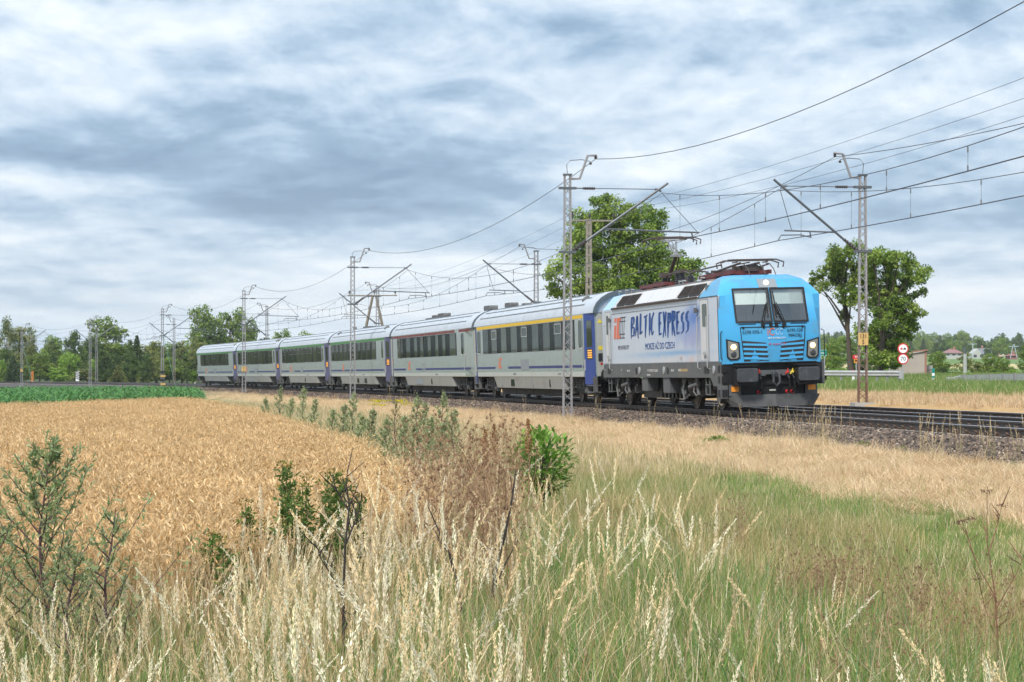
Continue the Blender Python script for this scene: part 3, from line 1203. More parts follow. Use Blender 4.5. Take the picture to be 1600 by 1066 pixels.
# ------------------------------------------------------------------ striped railway posts at the left
def striped_post(px_, Y, zt_, zb_, w_, m0, m1, label, s_=None):
    X = at(px_, Y)
    t_ = thing('striped_post', label, 'warning post', loc=(X, Y, zb_))
    h = zt_ - zb_
    MB().bb(-w_ / 2, w_ / 2, -0.02, 0.02, 0.35 if m0 is M_SWHITE else 0.0, h).build('board', m0, t_)
    MB().bar((0, 0.04, -0.3), (0, 0.04, h * 0.9), 0.07).build('post', M_CANT, t_)
    n = 5
    z0 = 0.55 if m0 is M_SWHITE else 0.05
    for k in range(n):
        z = z0 + (h - z0) * (k + 0.25) / n
        d = (h - z0) / n * 0.42
        MB().add([(-w_ / 2, -0.06, z + 0.12), (w_ / 2, -0.06, z - 0.05), (w_ / 2, -0.06, z - 0.05 + d), (-w_ / 2, -0.06, z + 0.12 + d), (-w_ / 2, -0.02, z + 0.12), (w_ / 2, -0.02, z - 0.05), (w_ / 2, -0.02, z - 0.05 + d), (-w_ / 2, -0.02, z + 0.12 + d)],
                 [(0, 1, 2, 3), (0, 4, 5, 1), (3, 2, 6, 7), (1, 5, 6, 2), (0, 3, 7, 4)]).build('stripe', m1, t_)


striped_post(50.5, 352.0, zat(580, 352), zat(596, 352), 0.40, M_SORANGE, M_INK, 'orange post with black slanting stripes left of the tracks')
striped_post(121, 300.0, zat(580, 300), zat(600, 300), 0.44, M_SWHITE, M_INK, 'white post with black slanting stripes before the rails')

# ------------------------------------------------------------------ road beyond the railway
M_ASPH = mat('asphalt', (0.10, 0.10, 0.10), 0.9, 0, 0.15, 10)
M_GALV = mat('guard_rail_zinc', (0.46, 0.46, 0.45), 0.45, 0.4, 0.12, 5, dirt=(0.28, 0.26, 0.22), dscale=2, damt=0.5)
M_GPOST = mat('guard_post_zinc', (0.25, 0.25, 0.25), 0.6, 0.3, 0.15, 6)


def sheet(name, pts, wdt, dz_, m, label):
    b = MB()
    rg = []
    for i, (x, y) in enumerate(pts):
        a, c = pts[max(0, i - 1)], pts[min(len(pts) - 1, i + 1)]
        tx, ty = c[0] - a[0], c[1] - a[1]
        l_ = math.hypot(tx, ty)
        nx, ny = -ty / l_, tx / l_
        rg.append([(x + nx * wdt * q, y + ny * wdt * q, max(gz(x + nx * wdt * q, y + ny * wdt * q), gz(x, y)) + dz_) for q in (-0.5, 0, 0.5)])
    b.loft(rg, cap=False, closed=False)
    o = b.build(name, m)
    tag(o, label, kind='structure')
    return o


road_pts = [(60 - 5.0 * k, 118 + 0.35 * k + 0.06 * k * k) for k in range(0, 16)]
road_pts = [(at(p, Y), Y) for p, Y in ((2300, 112), (2000, 117), (1750, 123), (1600, 129), (1450, 134), (1300, 139), (1150, 146), (950, 160))]
sheet('road', road_pts, 6.0, 0.05, M_ASPH, 'country road behind the crash barriers')
sheet('driveway', [(at(1380, 118), 118), (at(1400, 122), 122), (at(1430, 127), 127), (at(1445, 131.5), 131.5)], 3.0, 0.035, M_ASPH, 'short paved entry between the crash barriers')


def barrier(pts, label, posts):
    """pts: (px, Y, top z); W-beam between them"""
    P = [Vector((at(px_, Y), Y, z)) for px_, Y, z in pts]
    t_ = thing('crash_barrier', label, 'crash barrier', loc=(P[0].x, P[0].y, gz(P[0].x, P[0].y)), group='crash barriers along the road')
    prf = [(0.02, 0.0), (-0.05, -0.05), (-0.05, -0.10), (0.02, -0.15), (-0.05, -0.20), (-0.05, -0.26), (0.02, -0.31)]
    rg = []
    for p in P:
        rg.append([(p.x, p.y + a, p.z + b) for a, b in prf] + [(p.x, p.y + a + 0.012, p.z + b) for a, b in prf[::-1]])
    wpar(MB().loft(rg).build('beam', M_GALV), t_)
    for px_ in posts:
        for i in range(len(pts) - 1):
            if pts[i][0] <= px_ <= pts[i + 1][0]:
                u = (px_ - pts[i][0]) / (pts[i + 1][0] - pts[i][0])
                p = P[i].lerp(P[i + 1], u)
                q = MB().bb(p.x - 0.06, p.x + 0.06, p.y + 0.03, p.y + 0.15, gz(p.x, p.y) - 0.3, p.z + 0.02)
                wpar(q.build('post', M_GPOST), t_)
    return t_, P


t_, P = barrier([(1190, 129, 1.28), (1290, 127, 1.27), (1350, 126, 1.26), (1407, 125, 1.25)], 'grey crash barrier right behind the locomotive nose, ending by the speed sign',
                [1215, 1240, 1265, 1290, 1315, 1343, 1371, 1387, 1405])
q = P[-1]
wpar(MB().bb(q.x - 0.08, q.x + 0.12, q.y - 0.1, q.y + 0.2, q.z - 0.42, q.z + 0.03).build('end_box', M_GALV), t_)
t_, P = barrier([(1487, 122, 0.90), (1500, 121, 1.02), (1545, 113, 1.06), (1600, 104, 1.10), (1700, 92, 1.12), (1800, 83, 1.12)],
                'pale crash barrier rising towards the right edge', [1507, 1527, 1548, 1569, 1587, 1610, 1640, 1670, 1700])
q = P[0]
wpar(MB().bb(q.x - 0.25, q.x + 0.1, q.y - 0.1, q.y + 0.2, q.z - 0.45, q.z + 0.03).build('end_box', M_GALV), t_)


def disc(b, x, z, y, r, n=28, th=0.012):
    b.disc_stack((x, y, z), (0, -1, 0), [(0, r), (th, r)], n)


# overtaking ban above a speed limit on one post
Y = 124.0
X = at(1411, Y)
z0 = gz(X, Y)
t_ = thing('road_sign', 'round no overtaking sign above a round 70 speed limit sign on one post', 'road sign', loc=(X, Y, z0))
MB().cyl((0, 0.03, -0.3), (0, 0.03, zat(537, Y) - z0), 0.035, 8).build('post', M_GALV, t_)
for zp, kind_ in ((zat(545, Y) - z0, 'cars'), (zat(561, Y) - z0, '70')):
    b = MB()
    disc(b, 0, zp, 0, 0.285)
    sgn_ = b.build('sign_face', M_SRED, t_)
    b = MB()
    disc(b, 0, zp, -0.013, 0.225)
    b.build('white_field', M_SWHITE, sgn_)
    if kind_ == '70':
        lettering('70', 0.29, M_INK, sgn_, (0, -0.028, zp), (1, 0, 0), (0, 0, 1), extrude=0.002)
    else:
        for xx, m_ in ((-0.085, M_SRED), (0.085, M_INK)):
            c_ = MB().extrude([(xx - 0.07, zp - 0.045), (xx + 0.07, zp - 0.045), (xx + 0.07, zp), (xx + 0.045, zp + 0.01), (xx + 0.03, zp + 0.05),
                               (xx - 0.03, zp + 0.05), (xx - 0.045, zp + 0.01), (xx - 0.07, zp)], -0.027, -0.03, 'y')
            c_.build('car_symbol', m_, sgn_)
# red road number with an orange plate
Y = 131.0
X = at(1338, Y)
z0 = gz(X, Y)
t_ = thing('route_marker', 'small red plate reading 92 over an orange truck plate, left of the rusty mast', 'road sign', loc=(X, Y, z0))
MB().cyl((0, 0.03, -0.3), (0, 0.03, zat(556, Y) - z0), 0.03, 8).build('post', M_GALV, t_)
zp = zat(558, Y) - z0
MB().bb(-0.20, 0.20, -0.01, 0.0, zp - 0.105, zp + 0.105).build('red_board', M_SRED, t_)
lettering('92', 0.18, M_SWHITE, t_, (0, -0.014, zp), (1, 0, 0), (0, 0, 1), extrude=0.002)
zp = zat(564, Y) - z0
MB().bb(-0.125, 0.125, -0.01, 0.0, zp - 0.10, zp + 0.09).build('orange_board', M_SORANGE, t_)
MB().bb(-0.08, 0.04, -0.014, -0.011, zp - 0.04, zp + 0.05).bb(0.045, 0.085, -0.014, -0.011, zp - 0.04, zp + 0.02).build('truck_symbol', M_INK, t_)
# green place sign half behind the locomotive
Y = 140.0
X = at(1279, Y)
z0 = gz(X, Y)
t_ = thing('place_sign', 'green place name sign half hidden by the locomotive nose', 'road sign', loc=(X, Y, z0))
for x in (0.1, 0.36):
    MB().cyl((x, 0.03, -0.3), (x, 0.03, zat(550, Y) - z0), 0.03, 8).build('post', M_GALV, t_)
zp = zat(551.5, Y) - z0
MB().bb(-0.48, 0.48, -0.02, 0.0, zp - 0.19, zp + 0.19).build('board', M_SGREEN, t_)
o_ = MB()
for z_ in (zp - 0.17, zp + 0.16):
    o_.bb(-0.47, 0.47, -0.024, -0.02, z_, z_ + 0.015)
o_.build('border', M_SWHITE, t_)
lettering('Rokowie', 0.2, M_SWHITE, t_, (0.0, -0.024, zp), (1, 0, 0), (0, 0, 1), extrude=0.002)
# roadside marker posts
for px_, Y, m_, h, lab in ((1333, 127.5, M_SRED, 0.85, 'white roadside marker post with a red top under the crash barrier'),
                           (1458, 128.0, mat('marker_green', (0.0, 0.22, 0.18), 0.5), 0.85, 'white and green roadside marker post by the grey building')):
    X = at(px_, Y)
    t_ = thing('marker_post', lab, 'marker post', loc=(X, Y, gz(X, Y)))
    MB().extrude([(-0.07, -0.05), (0.07, -0.05), (0.05, 0.06), (-0.05, 0.06)], -0.2, h * (0.62 if m_ is M_SRED else 0.4), 'z').build('shaft', M_SWHITE, t_)
    MB().extrude([(-0.07, -0.05), (0.07, -0.05), (0.05, 0.06), (-0.05, 0.06)], h * (0.62 if m_ is M_SRED else 0.72), h * 1.02, 'z').build('cap', m_, t_)
    if m_ is not M_SRED:
        MB().extrude([(-0.07, -0.05), (0.07, -0.05), (0.05, 0.06), (-0.05, 0.06)], h * 0.4, h * 0.55, 'z').build('band', m_, t_)
        MB().extrude([(-0.07, -0.05), (0.07, -0.05), (0.05, 0.06), (-0.05, 0.06)], h * 0.55, h * 0.72, 'z').build('white_band', M_SWHITE, t_)
# grey rendered building with brick edges and an annex
M_REND = mat('render_grey_brown', (0.38, 0.325, 0.285), 0.9, 0, 0.10, 3, dirt=(0.29, 0.24, 0.21), dscale=0.8, damt=0.6, bump=0.3)
M_BRICK = mat('brick_edge', (0.30, 0.15, 0.11), 0.85, 0, 0.25, 14)
M_ETERN = mat('roof_sheet_grey', (0.36, 0.36, 0.35), 0.8, 0, 0.1, 5)
Y = 172.0
X0, X1 = at(1404, Y), at(1448, Y)
z0 = gz(X1, Y) - 0.5
zt_ = zat(549, Y)
t_ = thing('rendered_building', 'grey brown blank walled building right of the 70 sign', 'building', loc=(X0, Y, z0))
b = MB().extrude([(0, 0), (X1 - X0 - 0.15, 0), (X1 - X0 - 0.15, zt_ - z0), (1.0, zt_ - z0 - 0.15), (0, zt_ - z0 - 0.9)], 0, 4.5, 'y')
b.build('wall', M_REND, t_)
MB().bb(X1 - X0 - 0.15, X1 - X0, -0.04, 4.5, 0, zt_ - z0 + 0.1).build('brick_edge', M_BRICK, t_)
MB().bar((-0.2, -0.08, zt_ - z0 - 1.0), (1.0, -0.08, zt_ - z0 - 0.05), 0.14, 0.1).bar((1.0, -0.08, zt_ - z0 - 0.05), (X1 - X0 + 0.05, -0.08, zt_ - z0 + 0.10), 0.14, 0.1).build('coping', M_BRICK, t_)
MB().bb(X1 - X0, X1 - X0 + at(1463, Y) - at(1449, Y), 0.8, 3.6, 0, zat(577, Y) - z0).build('annex', M_REND, t_)
MB().bb(X1 - X0, X1 - X0 + 0.55, 0.75, 3.6, zat(577, Y) - z0, zat(571, Y) - z0).build('annex_roof', M_ETERN, t_)
MB().bb(X1 - X0 + 0.52, X1 - X0 + 0.66, 0.75, 0.9, 0, zat(577, Y) - z0).build('annex_edge', M_BRICK, t_)
# grey steel post in the bushes
Y = 200.0
X = at(1508, Y)
t_ = thing('steel_post', 'tall grey steel post among the bushes at the right', 'post', loc=(X, Y, gz(X, Y)))
MB().tube([(0, 0, -0.2), (0, 0, zat(553, Y) - gz(X, Y))], 0.16, 10).build('shaft', M_GALV, t_)
MB().bb(-0.12, 0.02, -0.1, 0.1, zat(553, Y) - gz(X, Y), zat(543, Y) - gz(X, Y)).build('lamp_head', M_CANT, t_)

# ------------------------------------------------------------------ far houses, pylon, turbines
M_HWALL = mat('house_wall_pale', (0.40, 0.40, 0.38), 0.8)
M_HROOFG = mat('house_roof_grey', (0.16, 0.17, 0.19), 0.7)
M_HROOFR = mat('house_roof_red', (0.24, 0.085, 0.07), 0.7)
M_HROOFP = mat('house_roof_pink', (0.25, 0.12, 0.115), 0.7)
M_DGLASS = mat('far_window', (0.04, 0.05, 0.06), 0.2)


def house(pxl_, pxr, ytop, ybot, Y, wall, roof, label, hip=False, depth=9.0, name='house'):
    Xl, Xr = at(pxl_, Y), at(pxr, Y)
    zb, zt_ = zat(ybot, Y), zat(ytop, Y)
    xm = (Xl + Xr) / 2
    t_ = thing(name, label, 'house', loc=(xm, Y, zb))
    W_, H_ = (Xr - Xl) / 2, zt_ - zb
    he = H_ * (0.52 if not hip else 0.45)
    MB().bb(-W_, W_, 0, depth, -2.0, he).build('wall', wall, t_)
    if hip:
        MB().add([(-W_ - .5, -.5, he), (W_ + .5, -.5, he), (W_ + .5, depth + .5, he), (-W_ - .5, depth + .5, he), (-W_ * .35, depth / 2, H_), (W_ * .35, depth / 2, H_)],
                 [(0, 1, 5, 4), (1, 2, 5), (2, 3, 4, 5), (3, 0, 4), (3, 2, 1, 0)]).build('roof', roof, t_)
    else:
        # gable seen on the left, slope to the right
        MB().extrude([(-0.4, he - 0.2), (depth / 2, H_), (depth + 0.4, he - 0.2)], -W_ * 0.1, W_ + 0.4, 'x').build('roof', roof, t_)
        MB().extrude([(-W_, he), (-W_ * 0.05, he), (-W_ * 0.45, H_ * 0.97)], 0.0, depth, 'y').build('gable', wall, t_)
    wn = 3
    for k in range(wn):
        x = -W_ * 0.75 + k * W_ * 0.7
        MB().bb(x - 0.6, x + 0.6, -0.06, 0.02, he * 0.3, he * 0.75).build('window', M_DGLASS, t_)
    MB().bb(W_ * 0.15, W_ * 0.15 + 0.7, depth * 0.45, depth * 0.45 + 0.7, H_ * 0.8, H_ + 1.0).build('chimney', M_BRICK, t_)


house(1478, 1504, 545.5, 557, 880, M_HWALL, M_HROOFP, 'far house with a pinkish hipped roof above the green field', True)
house(1520, 1549, 544, 561, 900, M_HWALL, M_HROOFG, 'far house with a pale gable and a dark grey roof', False)
house(1546, 1556, 547, 560, 925, M_HWALL, M_HROOFR, 'far red roofed house wing beside the grey roofed house', True, 8)
house(1555, 1568, 553.5, 560, 930, mat('barn_wall', (0.40, 0.25, 0.17), 0.8), mat('barn_roof', (0.42, 0.30, 0.22), 0.8), 'far low tan barn right of the houses', True, 8, 'barn')
house(1578, 1591, 552.5, 559, 860, mat('shed_wall', (0.25, 0.10, 0.10), 0.8), M_HROOFR, 'far low shed with a red roof near the right edge', True, 8, 'shed')
M_TURB = mat('turbine_grey', (0.42, 0.48, 0.54), 0.6)


def turbine(px_, yh, Y, bl, a0, label):
    X, zh = at(px_, Y), zat(yh, Y)
    t_ = thing('wind_turbine', label, 'wind turbine', loc=(X, Y, 20), group='wind turbines on the horizon')
    MB().tube([(0, 0, 0), (0, 0, zh - 20)], [2.6, 1.6], 10).build('tower', M_TURB, t_)
    MB().bb(-2, 2, -5, 5, zh - 22, zh - 18).build('nacelle', M_TURB, t_)
    for k in range(3):
        a = math.radians(a0 + 120 * k)
        d = Vector((math.cos(a), 0, math.sin(a)))
        n_ = Vector((-math.sin(a), 0, math.cos(a)))
        c = Vector((0, -6, zh - 20))
        b = MB()
        rg = []
        for u, w_ in ((0.03, 1.2), (0.2, 2.4), (0.6, 1.5), (1.0, 0.4)):
            p = c + d * bl * u
            rg.append([p + n_ * w_, p + Vector((0, 0.6, 0)), p - n_ * w_, p - Vector((0, 0.6, 0))])
        b.loft(rg)
        b.build('blade', M_TURB, t_)


turbine(1507.5, 531, 8800, 29, 27, 'wind turbine with three visible blades above the trees')
turbine(1552.5, 535, 9200, 32, 105, 'wind turbine left of a pair of which only upper blades show')
turbine(1560, 536, 9400, 32, 122, 'wind turbine right of a pair of which only upper blades show')
for px_, yt, yb, Y, lab in ((1584, 538, 560, 700, 'distant lattice pylon near the right edge'), (1520, 537, 560, 840, 'distant wooden pole left of the grey roofed house')):
    X = at(px_, Y)
    t_ = thing('power_pylon', lab, 'pylon', loc=(X, Y, zat(yb, Y)))
    h = zat(yt, Y) - zat(yb, Y)
    if 'lattice' in lab:
        for sx in (-1, 1):
            MB().bar((sx * 1.0, 0, 0), (sx * 0.15, 0, h), 0.16).build('leg', M_TURB, t_)
        MB().bar((-1.5, 0, h * 0.85), (1.5, 0, h * 0.85), 0.16).build('cross_arm', M_TURB, t_)
    else:
        MB().bar((0, 0, 0), (0, 0, h), 0.22).build('shaft', M_TURB, t_)
        MB().bar((-1.6, 0, h * 0.97), (1.6, 0, h * 0.97), 0.16).build('cross_arm', M_TURB, t_)
# ================================================================== the train
M_SILVER = mat('coach_roof_paint', (0.50, 0.53, 0.57), 0.38, 0.25, 0.06, 3, dirt=(0.30, 0.30, 0.31), dscale=1.3, damt=0.35)
M_GREY = mat('coach_side_paint', (0.285, 0.325, 0.315), 0.22, 0, 0.06, 2, spec=0.45, bump=0.05, bscale=1.6, dirt=(0.27, 0.235, 0.205), dscale=0.9, damt=0.5)
M_SKIRT = mat('coach_skirt_paint', (0.27, 0.27, 0.26), 0.42, 0, 0.07, 3, spec=0.3, dirt=(0.15, 0.125, 0.105), dscale=1.6, damt=0.6)
M_SILL = mat('coach_sill_paint', (0.43, 0.44, 0.41), 0.35, 0, 0.05, 3, spec=0.3, dirt=(0.30, 0.26, 0.22), dscale=2, damt=0.4)
M_BAND = dark_glass('coach_window_band', (0.020, 0.022, 0.019), 0.09, 0.10)
M_PANE = dark_glass('coach_window_glass', (0.020, 0.023, 0.014), 0.20)
M_YEL = mat('stripe_yellow', (0.70, 0.43, 0.005), 0.45, 0, 0.08, 4, spec=0.2, dirt=(0.60, 0.47, 0.16), damt=0.4)
M_RED = mat('stripe_dark_red', (0.16, 0.025, 0.02), 0.45, 0, 0.12, 4, spec=0.2, dirt=(0.28, 0.17, 0.16), damt=0.5)
M_GRN = mat('stripe_green', (0.05, 0.19, 0.035), 0.45, 0, 0.1, 4, spec=0.2)
M_LINE = mat('line_navy', (0.022, 0.026, 0.14), 0.45, 0, 0.08, 4, spec=0.2)
M_DOOR = mat('door_blue', (0.018, 0.045, 0.23), 0.35, 0, 0.08, 3, spec=0.3)
M_DOORP = mat('door_violet_reflection', (0.085, 0.075, 0.16), 0.35, 0, 0.10, 3, spec=0.3)  # the same blue doors, their violet reflection painted into the colour
M_RUB = mat('black_rubber', (0.035, 0.037, 0.04), 0.75, 0, 0.2, 8)
M_GANG = mat('gangway_rubber', (0.10, 0.125, 0.145), 0.6, 0, 0.12, 6)
M_BOG = mat('bogie_grime', (0.022, 0.021, 0.020), 0.8, 0.1, 0.35, 7, dirt=(0.09, 0.065, 0.05), dscale=3, damt=0.5)
M_BOGL = mat('bogie_light_grime', (0.12, 0.12, 0.12), 0.7, 0.1, 0.3, 7, dirt=(0.055, 0.045, 0.038), dscale=3, damt=0.8)
M_WHEEL = mat('wheel_steel', (0.09, 0.075, 0.065), 0.55, 0.6, 0.3, 9)
M_TREAD = mat('wheel_tread', (0.55, 0.50, 0.44), 0.35, 0.7, 0.1, 9)
M_WHITE = mat('white_vinyl', (0.72, 0.72, 0.74), 0.3, 0, 0.04, 3)
M_BLACKP = mat('black_print', (0.03, 0.03, 0.035), 0.5)
M_ORANGE = mat('logo_orange', (0.62, 0.13, 0.05), 0.4)
M_AMBER = mat('display_amber', (0.8, 0.32, 0.03), 0.4, emit=((1.0, 0.45, 0.08), 0.5))
M_VENT = mat('grille_grey', (0.22, 0.24, 0.26), 0.5, 0.1, 0.1, 20)
M_STEEL = mat('galvanised', (0.42, 0.43, 0.44), 0.5, 0.5, 0.1, 8)
M_YPAINT = mat('yellow_paint', (0.80, 0.62, 0.06), 0.5)
M_RPAINT = mat('red_paint', (0.55, 0.03, 0.03), 0.45)

HW = 1.41


def rounded(x0, x1, z0, z1, r, n=3):
    pts = []
    for cx, cz, a0 in ((x1 - r, z0 + r, -90), (x1 - r, z1 - r, 0), (x0 + r, z1 - r, 90), (x0 + r, z0 + r, 180)):
        for i in range(n + 1):
            a = math.radians(a0 + 90 * i / n)
            pts.append((cx + r * math.cos(a), cz + r * math.sin(a)))
    return pts


def side_plate(x0, x1, z0, z1, y, thick=0.006, r=0.0):
    """a plate standing off the near side of a vehicle (outer face at y - thick)"""
    b = MB()
    if r > 0:
        b.extrude(rounded(x0, x1, z0, z1, r), y, y - thick, 'y')
    else:
        b.bb(x0, x1, y - thick, y, z0, z1)
    return b


def wheel_mesh(d):
    b = MB()
    b.disc_stack((0, 0.065, 0), (0, -1, 0), [(0, d / 2 + 0.028), (0.03, d / 2 + 0.028), (0.035, d / 2), (0.135, d / 2 - 0.004),
                                             (0.135, d / 2 - 0.06), (0.115, d / 2 - 0.07), (0.10, d * 0.2), (0.14, d * 0.17), (0.14, 0.02)], 28)
    return b.mesh('wheel', 35)


def coil(b, c, r, h, turns=5, wire=0.02, n=10):
    pts = [Vector((c[0] + r * math.cos(2 * math.pi * i / n), c[1] + r * math.sin(2 * math.pi * i / n), c[2] + h * i / (n * turns)))
           for i in range(n * turns + 1)]
    b.tube(pts, wire, 4)


ROOF_PROF = [(-1.405, 3.25), (-1.36, 3.42), (-1.25, 3.60), (-1.06, 3.77), (-0.80, 3.91), (-0.45, 4.01), (0, 4.05),
             (0.45, 4.01), (0.80, 3.91), (1.06, 3.77), (1.25, 3.60), (1.36, 3.42), (1.405, 3.25)]


def coach_bogie_mesh(root, xc, wheel_me, label=None):
    b = MB()
    for y in (-1.0, 1.0):
        b.extrude([(-1.75, 0.55), (-1.75, 0.74), (-0.7, 0.74), (-0.4, 0.58), (0.4, 0.58), (0.7, 0.74), (1.75, 0.74), (1.75, 0.55),
                   (0.9, 0.50), (0.5, 0.36), (-0.5, 0.36), (-0.9, 0.50)], y - 0.06, y + 0.06, 'y')
    b.bb(-0.28, 0.28, -1.0, 1.0, 0.42, 0.72)
    b.bar((-1.25, -0.55, 0.46), (-1.25, 0.55, 0.46), 0.15)
    b.bar((1.25, -0.55, 0.46), (1.25, 0.55, 0.46), 0.15)
    for x in (-0.75, -0.6, 0.6, 0.75):
        b.cyl((x, -0.35, 0.46), (x, 0.35, 0.46), 0.28, 14)
    o = b.build('bogie', M_BOG, root)
    o.location = (xc, 0, 0)
    for x in (-1.25, 1.25):
        for y in (-0.75, 0.75):
            wl = link('wheel', wheel_me, M_WHEEL, o)
            wl.location = (x, y, 0.46)
            if y > 0:
                wl.rotation_euler = (0, 0, math.pi)
        ab = MB()
        ab.box((x, -1.06, 0.46), (0.26, 0.16, 0.24)).cyl((x, -1.13, 0.46), (x, -1.2, 0.46), 0.09, 12)
        ab.bar((x - 0.1, -1.12, 0.52), (x - 0.55, -1.1, 0.60), 0.05)
        ab.build('axle_box', M_BOGL, o)
    sp = MB()
    for x in (-0.32, 0.32):
        coil(sp, (x, -1.08, 0.5), 0.13, 0.42, 5, 0.022)
        sp.cyl((x, -1.08, 0.5), (x, -1.08, 0.95), 0.06, 8)
    for x in (-0.9, 0.9):
        sp.cyl((x, -1.15, 0.55), (x, -1.15, 0.9), 0.045, 8)
    sp.bar((-1.5, -1.12, 0.5), (-0.5, -1.12, 0.62), 0.05)
    sp.build('spring', M_BOGL, o)
    return o


WHEEL92 = wheel_mesh(0.92)


def make_coach(i, cfg):
    sc = 22.69 + 26.4 * i
    root = thing('passenger_coach', cfg['label'], 'coach', group='coaches of the train', matrix=vehicle_matrix(sc, 9.5))
    # body shell
    def ring(x, hw, z0=0.97, z1=3.25):
        return [(x, -hw + 0.02, z0), (x, -hw, z0 + 0.12), (x, -hw, z1), (x, hw, z1), (x, hw, z0 + 0.12), (x, hw - 0.02, z0)]
    b = MB().loft([ring(-12.92, 1.24), ring(-11.62, HW), ring(11.62, HW), ring(12.92, 1.24)])
    b.build('body', M_GREY, root)
    r = MB()
    rings = []
    for x, k in ((-12.95, 0.93), (-12.6, 0.955), (-11.6, 1.0), (11.6, 1.0), (12.6, 0.955), (12.95, 0.93)):
        rings.append([(x, y * k * 1.006, z + 0.002) for y, z in ROOF_PROF])
    r.loft(rings)
    r.build('roof', M_SILVER, root, smooth=35)
    sm = MB()
    for yy, zz in ((-1.27, 3.585), (-1.0, 3.822), (-0.6, 3.985)):
        sm.bb(-11.2, 11.4, yy - 0.02, yy + 0.02, zz - 0.02, zz + 0.022)
    sm.build('roof_seam', M_VENT, root)
    g = MB()
    for k in range(15):
        x = -11.3 + k * 22.6 / 14
        g.loft([[(x - 0.012, y * 1.012, z + 0.012) for y, z in ROOF_PROF], [(x + 0.012, y * 1.012, z + 0.012) for y, z in ROOF_PROF]])
    g.build('roof_rib', M_SILVER, root)
    # end rims and gangway bellows
    for sx in (-1, 1):
        rm = MB()
        outer = [(y * 0.945, z + 0.02) for y, z in ROOF_PROF]
        inner = [(y * 0.86, (z - 3.25) * 0.86 + 3.22) for y, z in ROOF_PROF]
        xr = 12.955 * sx
        poly = outer + inner[::-1]
        vs = [(xr, y, z) for y, z in poly] + [(xr + 0.07 * sx, y, z) for y, z in poly]
        n = len(poly)
        fs = [(k, (k + 1) % n, n + (k + 1) % n, n + k) for k in range(n)]
        h = len(outer)
        for base in (0, n):
            for k in range(h - 1):
                fs.append((base + k, base + k + 1, base + n - 2 - k, base + n - 1 - k))
        rm.add(vs, fs)
        rm.build('end_rim', M_GANG, root)
        bw = MB()
        for k in range(4):
            x0 = sx * (12.93 + 0.06 * k)
            w_ = 0.92 + (0.03 if k % 2 else 0.0)
            bw.extrude([(-w_, 0.9), (-w_, 3.3), (-0.6, 3.62), (0.6, 3.62), (w_, 3.3), (w_, 0.9)], x0, x0 + sx * 0.056, 'x')
        bw.build('gangway', M_RUB, root)
        bf = MB()
        for y in (-0.875, 0.875):
            bf.cyl((sx * 12.6, y, 1.05), (sx * 13.0, y, 1.05), 0.11, 12)
            bf.cyl((sx * 13.0, y, 1.05), (sx * 13.12, y, 1.05), 0.23, 16)
        bf.build('buffer', M_BOG, root)
    # longitudinal paint
    yn = -HW - 0.0005
    for x0, x1, c in cfg['stripe']:
        side_plate(x0, x1, 3.09, 3.215, yn, 0.004).build('class_stripe', c, root)
    for x0, x1 in cfg['line']:
        side_plate(x0, x1, 1.31, 1.405, yn, 0.004).build('waist_line', M_LINE, root)
    side_plate(-11.55, 11.55, 0.985, 1.165, yn + 0.004, 0.007).build('sill_panel', M_SILL, root)
    # skirt between the bogies with its hatches
    sk = MB()
    sk.loft([[(-7.35, -1.40, 0.97), (-7.35, 1.40, 0.97), (-6.75, 1.36, 0.50), (-6.75, -1.36, 0.50)],
             [(7.65, -1.40, 0.97), (7.65, 1.40, 0.97), (7.75, 1.36, 0.50), (7.75, -1.36, 0.50)]])
    sk.build('skirt', M_SKIRT, root)
    for k, (x0, x1) in enumerate(cfg.get('hatch', [(-5.6, -5.3), (-2.6, -1.6), (1.4, 1.7), (5.0, 5.9)])):
        side_plate(x0, x1, 0.58, 0.90, -1.375, 0.016).build('skirt_hatch', M_VENT if k % 2 == 0 else M_BAND, root)
    for k in range(4):
        x = -4.9 + k * 3.1
        jn = MB().add([(x, -1.402, 0.96), (x + 0.02, -1.402, 0.96), (x + 0.02, -1.363, 0.52), (x, -1.363, 0.52)], [(0, 1, 2, 3)])
        jn.build('skirt_joint', M_VENT, root)
    ub = MB()
    for x0, x1, z0 in ((-6.6, -3.6, 0.22), (-3.5, 0.1, 0.24), (0.2, 3.5, 0.20), (3.6, 6.6, 0.24)):
        ub.bb(x0, x1, -1.1, 1.1, z0, 0.5)
    ub.build('underfloor_box', M_BOG, root)
    # window band and panes
    x0, x1 = cfg['band']
    side_plate(x0, x1, 1.99, 3.07, yn, 0.006, 0.03).build('window_band', M_BAND, root)
    for k, (a, c) in enumerate(cfg['panes']):
        wdw = MB()
        wdw.extrude(rounded(a, c, 2.03, 3.03, 0.09), yn - 0.005, yn - 0.011, 'y')
        wo = wdw.build('window', M_PANE, root)
        fr = MB()
        o1, i1 = rounded(a - 0.03, c + 0.03, 2.0, 3.055, 0.11), rounded(a, c, 2.03, 3.03, 0.09)
        n = len(o1)
        vs = [(p[0], yn - 0.014, p[1]) for p in o1] + [(p[0], yn - 0.014, p[1]) for p in i1]
        fr.add(vs, [(j, (j + 1) % n, n + (j + 1) % n, n + j) for j in range(n)])
        fr.build('frame', M_BOGL if not k % cfg.get('bright', 3) else M_BAND, wo)
        if k in cfg.get('hopper', ()):
            hp = MB()
            for zz in (2.62, 2.98):
                hp.bb(a + 0.02, c - 0.02, yn - 0.03, yn - 0.012, zz - 0.022, zz + 0.012)
            for xx in (a + 0.04, c - 0.04):
                hp.bb(xx - 0.015, xx + 0.015, yn - 0.03, yn - 0.012, 2.62, 2.98)
            hp.build('hopper_frame', M_STEEL if i == 0 else M_BOGL, wo)
